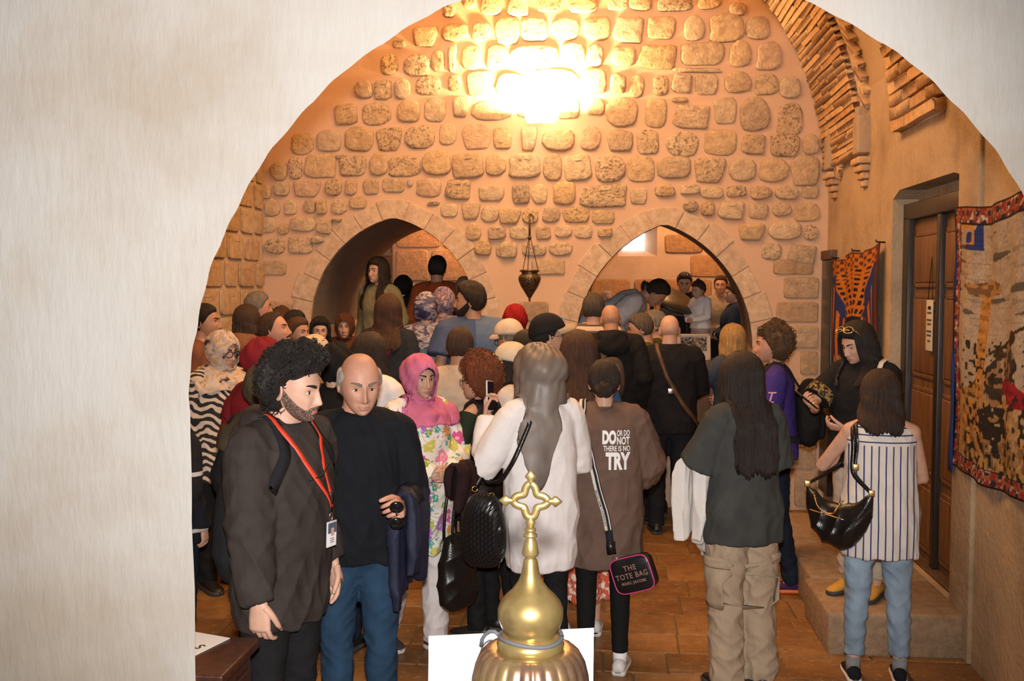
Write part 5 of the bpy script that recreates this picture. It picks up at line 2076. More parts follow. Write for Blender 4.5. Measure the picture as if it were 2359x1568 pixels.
purp = build_person('purple', 'person in purple tee with wavy brown hair and bright running shoes, in profile', 1806, 756, 6.66, yaw=-98, hair=('curly', (.11, .058, .026), dict(th=.034, lump=.2, n=420, cr=.012, prof=[.5, .6, 1.0, 1.2])), skin='red', sex='f', w=1.08,
                    top=dict(mat=fabric((.050, .030, .19), name='purple_jersey'), infl=.024, hem=.88, boxy=.9, sleeve='short', slen=.85, loose=.028), bottom=BP(JEANS_D, style='slim', infl=.012),
                    shoes=dict(mat=fabric((.05, .018, .07)), sole=simple('orange_sole', (.75, .16, .03), .6), trim=simple('orange_laces', (.8, .22, .06), .6)), arms=('belly_low', ((.20, -.10, .98), (.35, 1, 0), (-.3, -.6, -.7), (-.8, .3, 0), .45)), voxel=.010, xoff=-.06,
                    glasses=dict(kind='head', mat=FRAME_B, lens=SUNL), legs=dict(l=(0, .10, 8), r=(0, -.05, 5)))
bald = build_person('satchel', 'person with shaved head in black jacket, brown satchel strap across the back', 1543, 726, 8.08, yaw=180, sex='m', face=False, hair=('none', 'dark', {}), skin=(.56, .36, .27), w=1.1,
                    top=dict(mat=fabric((.011, .011, .014)), infl=.024, hem=.80, boxy=.9, loose=.015, name='jacket', collar='shirt'), bottom=BP(fabric((.014, .015, .02)), style='straight'), shoes=BS, arms=('belly', 'belly'), voxel=.012)

# ================================================================== the middle of the crowd
V2 = .013
build_person('beige', 'person in beige collared shirt with thinning brown hair, seen from behind', 1058, 758, 6.2, yaw=-165, sex='m', hyaw=-14, face=False, hair=('short', 'brown', dict(th=.010, recede=4)), skin='tan', w=1.06,
             top=dict(mat=fabric((.50, .40, .30)), infl=.022, hem=.88, boxy=.9, collar='shirt', sleeve='short'), bottom=BP(JEANS_D), shoes=BS, voxel=V2)
curl = build_person('redcurl', 'person with curly red hair and glasses in black quilted vest', 1108, 834, 5.6, yaw=-112, hyaw=0, hpitch=5, skin='light', hair=('curly', 'auburn', dict(th=.050, lump=.2, n=520, cr=.012, prof=[.45, .6, 1.1, 1.25])), brow='chestnut',
                    glasses=dict(mat=FRAME_B), top=dict(mat=fabric((.010, .010, .011), rough=.4), infl=.026, hem=.80, boxy=.9, quilt=1.6, sleeve='none', name='vest', wr=.009), bottom=BP(BLACK, style='straight'),
                    shoes=BS, arms=('hold', 'belly'), voxel=.011)
for sd in (1, -1):      # dark green sleeves of the jumper under the vest
    mb = MB()
    pth = [curl.S[sd] + (curl.el[sd] - curl.S[sd]) * t for t in np.linspace(-.05, 1, 7)] + [curl.el[sd] + (curl.wr[sd] - curl.el[sd]) * t for t in np.linspace(.15, .97, 6)]
    mb.tube(pth, np.linspace(.064, .036, len(pth)) * (1 + .05 * np.sin(np.arange(len(pth)) * 2.1)), 16)
    mb.ell(pth[1], (.064, .062, .06), 14, 10)
    me = remesh(mb.verts(), mb.F, .011, 3)
    curl.part('sleeve', me, fabric((.016, .026, .014), name='dark_green_knit'))
cream = build_person('creamcap', 'person in pale cream baseball cap and glasses facing the left arch', 1186, 797, 5.92, yaw=-105, hpitch=4, skin='light', hair=('long', 'dark', dict(th=.006, topk=0, len=.16, front=75)), hat=dict(kind='cap', mat=fabric((.62, .53, .38), name='cream_twill'), bl=.085, tilt=-.05),
                     glasses=dict(mat=FRAME_B, t=.003), top=dict(mat=fabric((.62, .56, .50)), infl=.02, boxy=.8), bottom=BP(BLACK), shoes=BS, voxel=.011)
build_person('whitecap', 'person in white crowned cap and thin glasses behind the cream cap', 1186, 739, 7.25, yaw=-130, hpitch=18, sex='m', hyaw=10, hair=('short', 'grey', dict(th=.006)), hat=dict(kind='cap', mat=fabric((.60, .50, .40)), bl=.05), glasses=dict(mat=FRAME_B),
             top=dict(mat=fabric((.58, .50, .40)), infl=.02, boxy=.8), bottom=BP(JEANS_D), shoes=BS, voxel=V2, skin='tan')
build_person('redscarf', 'person in deep red headscarf by the pier between the arches', 1186, 707, 7.95, z0=.2, yaw=170, face=False, hair=None, hijab=dict(mat=fabric((.26, .010, .010)), th=.02), top=dict(mat=BLACK), bottom=BP(BLACK), shoes=BS, voxel=.016)
build_person('sunhair', 'person with dark hair and sunglasses on top, beside the white cap', 1216, 769, 6.75, yaw=150, hyaw=40, hair=('long', 'black', dict(th=.018, len=.25)), glasses=dict(kind='head', mat=FRAME_B, lens=SUNL), top=dict(mat=BLACK, infl=.02), bottom=BP(BLACK), shoes=BS, voxel=V2)
build_person('blackcap', 'person in black flat-brimmed cap and dark sunglasses, facing the right arch', 1258, 733, 6.3, yaw=118, hyaw=-12, hpitch=-2, sex='m', skin='light', hair=('short', 'black', dict(th=.006)), hat=dict(kind='cap', mat=fabric((.012, .012, .015)), bl=.075, tilt=.10, up=.014, brim_mat=fabric((.34, .27, .19)), patch=simple('pale_badge', (.35, .34, .33), .7)),
             glasses=dict(mat=STEEL, lens=SUNL, r=(.028, .022)), top=dict(mat=fabric((.30, .22, .18)), infl=.02), bottom=BP(BLACK), shoes=BS, voxel=.011)
den = build_person('denim', 'person with long brown hair in blue denim jacket and red flowered skirt', 1334, 774, 5.68, yaw=-172, face=False, hair=('long', (.065, .026, .013), dict(th=.022, len=.30, wave=.006, front=50)), top=dict(mat=denim((.030, .075, .16)), infl=.022, hem=.95, boxy=.8, name='jacket', loose=.012),
                   bottom=dict(style='skirt', mat=floral('red_flowered_cotton', (.52, .10, .05), [(.75, .62, .55)], [(.70, .55, .48)], 22.0, 34.0, stem=False), hem=.24), shoes=dict(mat=SHOE_W, sole=SOLE_W), voxel=.011)
# ---- left
build_person('zebra', 'person in zebra print poncho and pale patterned headscarf with glasses', 503, 766, 6.3, yaw=55, hyaw=10, hpitch=10, skin='light', hair=None, hijab=dict(mat=ramp_noise('patterned_scarf', [(.34, (.04, .03, .03)), (.40, (.45, .34, .26)), (.58, (.56, .47, .40)), (.64, (.50, .30, .10)), (.72, (.52, .44, .38))], 17.0, 2.0, .7), front=.12, back=.18),
             glasses=dict(mat=FRAME_B, t=.0032, r=(.027, .021)), top=dict(mat=zebra('zebra_print'), infl=.03, hem=.75, boxy=1.0, flare=.05, sleeve='three', loose=.05, name='poncho'), bottom=BP(BLACK), shoes=BS, arms=('down', 'down'), voxel=.011, w=1.1)
build_person('maroon', 'person wrapped in wine-red headscarf and red coat, back turned', 603, 788, 5.5, yaw=150, face=False, hair=None, hijab=dict(mat=fabric((.20, .012, .020), name='wine_scarf'), th=.024, puff=.02, front=.2, back=.30, spread=1.15), top=dict(mat=fabric((.19, .012, .020)), infl=.03, hem=.6, boxy=1, name='coat'), bottom=BP(BLACK), shoes=BS, voxel=.012)
build_person('olive', 'person in olive grey headscarf close behind the charcoal hoodie', 608, 846, 4.72, yaw=165, face=False, hair=None, hijab=dict(mat=fabric((.065, .050, .030)), th=.02), top=dict(mat=BLACK, infl=.02, hem=.7), bottom=BP(JEANS_D), shoes=BS, voxel=V2)
build_person('moustache', 'person with brown moustache and receding brown hair gazing up, in profile', 632, 724, 6.9, yaw=82, hyaw=4, hpitch=-10, sex='m', skin='red', hair=('short', 'brown', dict(th=.011, recede=14)), brow='brown', beard=('brown', 'moustache', .004), top=dict(mat=fabric((.16, .06, .035)), infl=.018), bottom=BP(JEANS_D), shoes=BS, voxel=V2, nose=1.1)
build_person('greyman', 'person with grey hair and white shirt by the left wall', 557, 676, 7.9, z0=.2, yaw=130, hyaw=-10, sex='m', skin='red', xoff=.12, hair=('short', 'grey', dict(th=.014)), top=dict(mat=WHITEC, infl=.02, collar='shirt'), bottom=BP(JEANS_D), shoes=BS, voxel=.016)
build_person('bluecoat', 'person in blue-grey jacket with brown collar and brown hair, before the left wall', 566, 709, 7.46, z0=.2, yaw=170, face=False, hair=('long', 'brown', dict(th=.018, len=.10, front=60)), top=dict(mat=fabric((.055, .055, .075)), infl=.03, boxy=.8, collar='hood', trim=fabric((.22, .10, .045))), bottom=BP(BLACK), shoes=BS, voxel=.016)
build_person('tiedhair', 'person with tied-back black hair and dark coat behind the moustached visitor', 607, 707, 8.25, z0=.2, yaw=75, hair=('bun', 'black', dict(th=.010)), top=dict(mat=BLACK, infl=.02), bottom=BP(BLACK), shoes=BS, voxel=.016)
build_person('brownback', 'person with short curly brown hair, far back by the left arch', 647, 712, 8.62, z0=.2, yaw=170, face=False, hair=('short', 'chestnut', dict(th=.022, lump=.3)), top=dict(mat=fabric((.16, .09, .05))), bottom=BP(BLACK), shoes=BS, voxel=.018)
build_person('midface', 'person with black hair drawn back and pale face turned right', 677, 719, 8.0, z0=.2, yaw=58, hair=('long', 'black', dict(th=.012, len=.16)), top=dict(mat=fabric((.35, .30, .25)), infl=.02), bottom=BP(BLACK), shoes=BS, voxel=.016)
build_person('auburn', 'person with short auburn hair looking towards the arches', 684, 736, 7.5, z0=.2, yaw=62, sex='f', hair=('short', 'chestnut', dict(th=.020)), top=dict(mat=fabric((.12, .08, .06))), bottom=BP(BLACK), shoes=BS, voxel=.016, skin='tan')
build_person('blackhair', 'person with long straight black hair facing out of the crowd', 737, 734, 8.34, z0=.2, yaw=18, hpitch=5, skin='fair', hair=('long', (.006, .005, .005), dict(th=.017, len=.26, front=50)), top=dict(mat=BLACK), bottom=BP(BLACK), shoes=BS, voxel=.016, lip=(.35, .08, .07))
build_person('brownhijab', 'person in dark brown headscarf and cream jacket facing out of the crowd', 795, 726, 8.72, z0=.2, yaw=8, hpitch=4, skin='light', hair=None, hijab=dict(mat=fabric((.085, .030, .016)), front=.09), top=dict(mat=ramp_noise('cream_jacket', [(.40, (.50, .44, .34)), (.62, (.52, .46, .36)), (.66, (.28, .36, .34))], 14.0), infl=.024, boxy=.8, collar='shirt'), bottom=BP(BLACK), shoes=BS, voxel=.016)
build_person('creamscarf', 'person in cream headscarf with fine dark dashes', 722, 778, 6.7, yaw=160, face=False, hair=None, hijab=dict(mat=ramp_noise('dashed_scarf', [(.30, (.05, .045, .04)), (.36, (.55, .46, .33)), (.8, (.58, .48, .35))], 26.0, 1.0, .8, 0, (1, 1, 3))), top=dict(mat=fabric((.4, .33, .24))), bottom=BP(BLACK), shoes=BS, voxel=.016)
build_person('blackscarf', 'person in black headscarf just behind the balding head', 772, 798, 5.3, yaw=170, face=False, hair=None, hijab=dict(mat=fabric((.009, .008, .008))), top=dict(mat=BLACK, infl=.02), bottom=BP(JEANS_D), shoes=BS, voxel=V2)
build_person('edge', 'person with short black hair half hidden by the big arch', 466, 704, 7.2, yaw=95, sex='m', skin='tan', hair=('short', 'black', dict(th=.012)), top=dict(mat=fabric((.2, .08, .05))), bottom=BP(BLACK), shoes=BS, voxel=.016)
build_person('blackcoat', 'person in black jacket with white sleeve bands beside the near arch edge', 398, 900, 4.9, yaw=160, face=False, hair=('long', 'black', dict(th=.015, len=.2)), top=dict(mat=stripes('banded_jersey', (.012, .012, .016), (.55, .52, .5), 2, .30, .07, phase=.02), infl=.025, hem=.8, boxy=.8), bottom=BP(JEANS_D), shoes=BS, voxel=V2, xoff=-.02)
# ---- centre left, up to the left arch
redbp = build_person('redpack', 'person with long brown hair in dark jacket and red backpack straps', 893, 686, 7.6, z0=.2, yaw=178, face=False, hair=('long', (.060, .026, .012), dict(th=.020, len=.28, front=45, wid=1.1)), top=dict(mat=fabric((.022, .024, .030)), infl=.028, hem=.8, boxy=.9, loose=.015, name='jacket'), bottom=BP(BLACK), shoes=dict(mat=SHOE_W, sole=SOLE_W), voxel=V2, w=1.05)
build_person('whitetee', 'person with dark hair in white tee behind the black sweater', 848, 776, 5.9, yaw=165, face=False, hair=('long', 'dark', dict(th=.018, len=.38, front=45)), top=dict(mat=WHITE, infl=.024, sleeve='short', boxy=.8, slen=.95, loose=.025), bottom=BP(JEANS_D), shoes=dict(mat=SHOE_W, sole=SOLE_W), arms=('belly', 'belly_low'), voxel=V2)
build_person('guide', 'person with long wavy dark hair in sage sweater standing up in the left arch', 873, 598, 9.3, z0=FLOOR2, yaw=-18, hyaw=-12, skin='light', hair=('long', (.020, .011, .008), dict(th=.018, len=.34, wave=.007, front=52, wid=1.08)), top=dict(mat=fabric((.20, .185, .10), name='sage_knit'), infl=.018, boxy=.4, name='sweater'), bottom=BP(BLACK), shoes=BS, voxel=.013)
build_person('blackhijab', 'person in black headscarf with white collar under the left arch', 928, 638, 10.0, z0=FLOOR2, yaw=160, face=False, hair=None, hijab=dict(mat=fabric((.008, .008, .009)), front=.05, back=.06), top=dict(mat=BLACK, trim=WHITE), bottom=BP(BLACK), shoes=BS, voxel=.018)
build_person('rust', 'person in rust-orange shirt with cropped black hair, back turned in the left arch', 1007, 593, 9.75, z0=FLOOR2, yaw=176, sex='m', face=False, skin='tan', hair=('short', 'black', dict(th=.014, topk=.6)), top=dict(mat=fabric((.23, .055, .018)), infl=.02, boxy=.6), bottom=BP(BLACK), shoes=BS, voxel=.015)
build_person('blueprint', 'person in blue and white printed headscarf and pale denim jacket', 982, 679, 7.72, z0=.2, yaw=-172, face=False, hair=None, hijab=dict(mat=ramp_noise('blue_print_scarf', [(.36, (.035, .030, .07)), (.47, (.10, .09, .16)), (.54, (.42, .38, .38)), (.66, (.10, .06, .10))], 9.0, 3.0, .6, 1.2, (1, 1, 1.6)), back=.16), top=dict(mat=denim((.20, .24, .29)), infl=.026, hem=.95, boxy=.8, name='jacket', collar='shirt'), bottom=BP(JEANS_D), shoes=BS, voxel=V2)
build_person('violetprint', 'person in violet flowered headscarf and black top, below the rust shirt', 1021, 667, 8.42, z0=.2, yaw=-175, face=False, hair=None, hijab=dict(mat=ramp_noise('violet_print_scarf', [(.38, (.08, .07, .18)), (.48, (.30, .26, .34)), (.56, (.16, .06, .06)), (.64, (.36, .32, .38))], 14.0, 2.0, .6, .6), front=.06, back=.06), top=dict(mat=BLACK), bottom=BP(BLACK), shoes=BS, voxel=.016)
blue = build_person('bluetee', 'person with dark beard and thick hair in two-tone blue tee', 1090, 658, 7.58, z0=.2, yaw=-168, hyaw=82, sex='m', skin='tan', hair=('short', 'dark', dict(th=.026, topk=.5, lump=.2)), beard=('dark', 'full', .009), brow='black', w=1.12, top=dict(mat=two_tone('two_tone_jersey', (.085, .135, .235), (.045, .075, .16), -.01), infl=.03, hem=.85, boxy=1, sleeve='short', loose=.03), bottom=BP(JEANS_D), shoes=BS, voxel=V2)
build_person('archman', 'person with grizzled dark hair at the right edge of the left arch', 1068, 641, 9.5, z0=FLOOR2, yaw=175, sex='m', face=False, skin='tan', hair=('short', 'grey', dict(th=.016)), top=dict(mat=BLACK), bottom=BP(BLACK), shoes=BS, voxel=.018)
# ---- right arch
build_person('stripegrey', 'person with short grey hair in cream and brown banded sweater', 1367, 681, 8.42, z0=.2, yaw=176, sex='m', face=False, hair=('short', (.075, .060, .045), dict(th=.018)), top=dict(mat=stripes('banded_knit', (.55, .45, .34), (.12, .085, .07), 2, .062, .42), infl=.022, boxy=.8), bottom=BP(BLACK), shoes=BS, voxel=.015)
hoodb = build_person('blackhood', 'person with bald head in black hooded top carrying a brown backpack', 1408, 701, 7.7, z0=.2, yaw=-172, sex='m', face=False, skin='tan', hair=('none', 'dark', {}), w=1.12, hpitch=10, top=dict(mat=BLACK, infl=.03, hem=.8, boxy=.9, collar='hood'), bottom=BP(BLACK), shoes=BS, voxel=V2)
build_person('bend', 'person in pale blue shirt bending over beyond the right arch', 1372, 566, 10.05, z0=FLOOR2, yaw=84, sex='m', hair=('short', 'dark', dict(th=.016)), lean=58, face=False, w=1.15, skin='tan', top=dict(mat=fabric((.48, .50, .56), name='pale_blue_poplin'), infl=.035, hem=.85, boxy=1, loose=.02), bottom=BP(JEANS_D), shoes=BS, arms=('hold', 'hold'), voxel=.015)
build_person('farold', 'person with short white hair far back beyond the right arch', 1396, 671, 11.0, z0=FLOOR2, yaw=10, hyaw=12, sex='m', skin='tan', hair=('short', 'silver', dict(th=.008, recede=8)), brow='grey', top=dict(mat=fabric((.3, .25, .2))), bottom=BP(BLACK), shoes=BS, voxel=.018)
build_person('stripetee', 'person in black tee with grey chest band and sunglasses on cropped hair', 1577, 626, 10.95, z0=FLOOR2, yaw=-4, hpitch=18, sex='m', skin='tan', hair=('short', 'black', dict(th=.010)), glasses=dict(kind='head', mat=FRAME_B, lens=SUNL), top=dict(mat=stripes('chest_band_jersey', (.010, .010, .012), (.09, .085, .08), 2, 1.0, .09, phase=.38), infl=.02, sleeve='short'), bottom=BP(BLACK), shoes=BS, voxel=.016)
child = build_person('child', 'small person with brown topknot in white top on the dark chest', 1614, 650, 10.35, z0=1.0, yaw=-50, hpitch=18, skin='light', headk=1.25, hair=('bun', 'brown', dict(th=.014, bun=(0, .03, .115), bunr=.034)), top=dict(mat=WHITE, infl=.02), bottom=BP(fabric((.4, .3, .28))), shoes=BS, arms=('belly', 'belly'), voxel=.018)
build_person('beigetop', 'person with black hair tied back in beige top beyond the right arch', 1661, 637, 11.45, z0=FLOOR2, yaw=-12, skin='tan', hair=('bun', 'black', dict(th=.012)), top=dict(mat=fabric((.27, .22, .15)), infl=.02), bottom=BP(BLACK), shoes=BS, arms=('belly', 'hold'), voxel=.016)
build_person('bluejacket', 'person in navy jacket and glasses, in profile by the right arch jamb', 1694, 655, 10.95, z0=FLOOR2, yaw=-85, hpitch=6, skin='light', hair=('short', 'brown', dict(th=.022)), glasses=dict(mat=STEEL), top=dict(mat=fabric((.020, .032, .065)), infl=.035, boxy=.8), bottom=BP(BLACK), shoes=BS, arms=('belly', 'belly'), voxel=.016, w=1.15)
build_person('greenshirt', 'person with thinning hair in dark green shirt beside the shaved head', 1512, 716, 8.78, yaw=-95, sex='m', skin='tan', hair=('short', 'grey', dict(th=.008, recede=14)), top=dict(mat=fabric((.055, .060, .018)), infl=.025, boxy=.8), bottom=BP(BLACK), shoes=BS, voxel=.016, w=1.1)
build_person('greyhead', 'person with cropped grey hair in olive shirt, in profile before the right arch', 1486, 723, 8.45, yaw=-92, hpitch=12, sex='m', skin='tan', hair=('short', (.10, .08, .06), dict(th=.012)), top=dict(mat=fabric((.075, .06, .022)), infl=.022, boxy=.8), bottom=BP(BLACK), shoes=BS, voxel=.016)
blond = build_person('blonde', 'person with straight blonde hair before the right arch, hand raised', 1690, 753, 8.3, yaw=-150, face=False, hyaw=-8, skin='light', hair=('long', 'blonde', dict(th=.018, len=.20, front=50, streak=.5)), top=dict(mat=fabric((.05, .06, .085)), infl=.022, sleeve='short'), bottom=BP(BLACK), shoes=BS, arms=(((.16, -.34, 1.22), (.9, .1, -.8), (-.2, -.5, .8), (-.4, .8, .2), .8), 'belly'), voxel=.014)

# ================================================================== fixtures of the hall
M_WOOD = None


def wood_mat(name, c1, c2, rough=.5, scale=3.0, ax=(1, 1, .08)):
    m, nt, b = new_mat(name)
    n = nd(nt, 'ShaderNodeTexNoise', i_Scale=scale * 12, i_Detail=5.0, i_Distortion=.6)
    nt.links.new(coords(nt, ax), n.inputs[0])
    r = ramp(nt, [(.3, c1), (.7, c2)])
    nt.links.new(n.outputs[0], r.inputs[0])
    nt.links.new(r.outputs[0], b.inputs['Base Color'])
    b.inputs['Roughness'].default_value = rough
    bump(nt, b, n.outputs[0], .3, .004)
    return m


W_DOOR = wood_mat('old_door_wood', (.085, .036, .012), (.18, .08, .028), .5)
W_DARK = wood_mat('black_brown_wood', (.010, .007, .006), (.028, .017, .011), .4)
W_CAB = wood_mat('mahogany', (.030, .009, .005), (.055, .017, .009), .35)
W_OLD = wood_mat('worn_brown_wood', (.06, .03, .013), (.12, .065, .03), .6)
IRON = simple('dark_iron', (.03, .026, .022), .5, .6)

# ---- double door in the right wall
door = tag(empty('door_1', (XR + .17, DY0, DZ0)), kind='structure')
dw, dh = DY1 - DY0, 2.22
mb = MB()
mb.box((-.10, dw - .12, 0), (.0, dw, dh), .008)
mb.box((-.10, 0, 0), (.0, .08, dh), .008)
mb.box((-.10, 0, dh - .02), (.0, dw, dh + .09), .008)
mb.make('door_frame', W_DARK, door)
mb = MB(); mb.box((-.13, 0, -.06), (0, dw, .02), .006)
mb.make('threshold', W_OLD, door)
mid = dw * .47
for y0, y1 in ((mid + .02, dw - .12), (.08, mid - .02)):
    mb = MB()
    mb.box((-.055, y0, .02), (-.02, y1, dh - .02), .004)
    leaf = mb.make('door_leaf', W_DOOR, door)
    lw_ = y1 - y0
    for z0_, z1_ in ((1.78, 2.08), (1.20, 1.68), (.60, 1.08), (.10, .48)):
        mb = MB()
        mb.box((-.075, y0 + .07, z0_), (-.05, y1 - .07, z1_), .012)
        pn = mb.make('panel', W_DOOR, leaf)
        mb = MB()
        for a, b_ in (((y0 + .045, z0_ - .03), (y1 - .045, z0_)), ((y0 + .045, z1_), (y1 - .045, z1_ + .03))):
            mb.box((-.07, a[0], a[1]), (-.05, b_[0], b_[1]), .005)
        mb.box((-.07, y0 + .04, z0_ - .03), (-.05, y0 + .065, z1_ + .03), .005)
        mb.box((-.07, y1 - .065, z0_ - .03), (-.05, y1 - .04, z1_ + .03), .005)
        mb.make('moulding', W_DOOR, leaf)
mb = MB(); mb.box((-.095, mid - .035, .02), (-.02, mid + .035, dh - .02), .01)
mb.make('meeting_stile', W_DARK, door)
mb = MB(); mb.box((-.10, mid + .05, 1.60), (-.055, mid + .13, 1.66), .01); mb.tube([(-.08, mid + .05, 1.63), (-.11, mid + .09, 1.63), (-.08, mid + .14, 1.63)], .008, 8)
mb.make('latch', IRON, door)
# notice hung on a cord
nt_ = tag(empty('door_notice', (XR + .07, DY0 + mid + .10, DZ0 + 1.52)), 'small white printed notice hung by a cord on the old door', 'sign')
mb = MB(); mb.box((-.004, -.062, -.16), (.0, .062, .155), .001)
mb.make('sheet', simple('notice_paper', (.52, .47, .38), .8), nt_)
mb = MB()
mb.tube([(0, -.045, .15), (.002, -.005, .42), (0, .045, .15)], .0025, 6)
mb.make('cord', IRON, nt_)
mb = MB()
for i, (z, wd) in enumerate(((.10, .06), (.075, .08), (.03, .09), (.005, .07), (-.04, .09), (-.065, .08), (-.10, .05))):
    mb.box((-.0055, -wd / 2, z - .006), (-.0042, wd / 2, z + .006))
mb.make('printed_lines', simple('print_ink', (.07, .06, .05), .8), nt_, smooth=False)

# ---- dark door in the far corner
d2 = tag(empty('door_2', (XR, 8.62, .2)), kind='structure')
mb = MB(); mb.box((-.06, .0, 2.02), (.02, .37, 2.10), .008); mb.make('lintel', W_OLD, d2)
mb = MB(); mb.box((-.05, .0, 0), (.0, .36, 2.02), .01); mb.make('door_leaf', simple('glossy_dark_wood', (.016, .014, .014), .3), d2)


# ---- woven wall hangings
def cloth_grid(name, label, cat, y0, y1, z0, z1, nu, nv, paint, parent_mat, sag, x=XR - .02):
    """hanging on the right wall; u runs from the far edge (y1) to the near edge (y0)"""
    V, C = [], []
    for j in range(nv + 1):
        for i in range(nu + 1):
            u, v = i / nu, j / nv
            y = y1 + (y0 - y1) * u
            zt = z1 + sag(u)
            zb = z0 + .5 * sag(u)
            z = zb + (zt - zb) * v
            dx = .012 * math.sin(u * 17 + v * 3) + .010 * math.sin(u * 31 + 1 - v * 2) + .008 * math.sin(v * 9 + u * 4)
            V.append((x - .028 + dx, y, z))
            C.append(paint(u, v))
    F = []
    for j in range(nv):
        for i in range(nu):
            a = j * (nu + 1) + i
            F.append((a, a + 1, a + nu + 2, a + nu + 1))
    me = mesh(name, V, F)
    at = me.color_attributes.new('Woven', 'FLOAT_COLOR', 'POINT')
    at.data.foreach_set('color', np.array([(*c, 1) for c in C]).ravel())
    o = link(name, me, None, parent_mat)
    md = o.modifiers.new('thickness', 'SOLIDIFY'); md.thickness = .008; md.offset = 0
    tag(o, label, cat)
    return o


def woven_mat():
    m, nt, b = new_mat('woven_wool')
    a = nd(nt, 'ShaderNodeVertexColor', layer_name='Woven')
    n = nd(nt, 'ShaderNodeTexNoise', i_Scale=120.0, i_Detail=2.0)
    nt.links.new(coords(nt, (1, 1, .5)), n.inputs[0])
    r = ramp(nt, [(.3, (.72, .72, .72)), (.7, (1.2, 1.2, 1.2))])
    nt.links.new(n.outputs[0], r.inputs[0])
    nt.links.new(mix(nt, 1.0, a.outputs[0], r.outputs[0], 'MULTIPLY'), b.inputs['Base Color'])
    b.inputs['Roughness'].default_value = .9
    b.inputs['Specular IOR Level'].default_value = .1
    bump(nt, b, n.outputs[0], .4, .004)
    return m


M_WOVEN = woven_mat()


def vn(u, v, f, s=0):
    """cheap value noise"""
    def h(i, j): return (math.sin(i * 127.1 + j * 311.7 + s * 74.7) * 43758.5453) % 1.0
    x, y = u * f, v * f
    i, j = math.floor(x), math.floor(y)
    fx, fy = x - i, y - j
    fx, fy = fx * fx * (3 - 2 * fx), fy * fy * (3 - 2 * fy)
    return (h(i, j) * (1 - fx) + h(i + 1, j) * fx) * (1 - fy) + (h(i, j + 1) * (1 - fx) + h(i + 1, j + 1) * fx) * fy


def inell(u, v, cu, cv, ru, rv, rot=0, rag=.25, s=1):
    du, dv = u - cu, v - cv
    c, sn = math.cos(rot), math.sin(rot)
    a, b = (du * c + dv * sn) / ru, (-du * sn + dv * c) / rv
    return a * a + b * b < 1 + rag * (vn(u, v, 38, s) - .5) * 3


def seg(u, v, u0, v0, u1, v1, w):
    d = np.array([u1 - u0, v1 - v0]); L = d.dot(d)
    t = max(0, min(1, ((u - u0) * d[0] + (v - v0) * d[1]) / L))
    return math.hypot(u - u0 - d[0] * t, v - v0 - d[1] * t) < w


def carpet(u, v, s):
    k = vn(u, v, 90, s)
    q = math.sin(u * 95) * math.sin(v * 95)
    if k > .80: return (.42, .38, .36)
    if q > .35: return (.24, .03, .025)
    if q < -.45: return (.03, .025, .035)
    return (.30, .10, .04) if k > .4 else (.16, .04, .03)


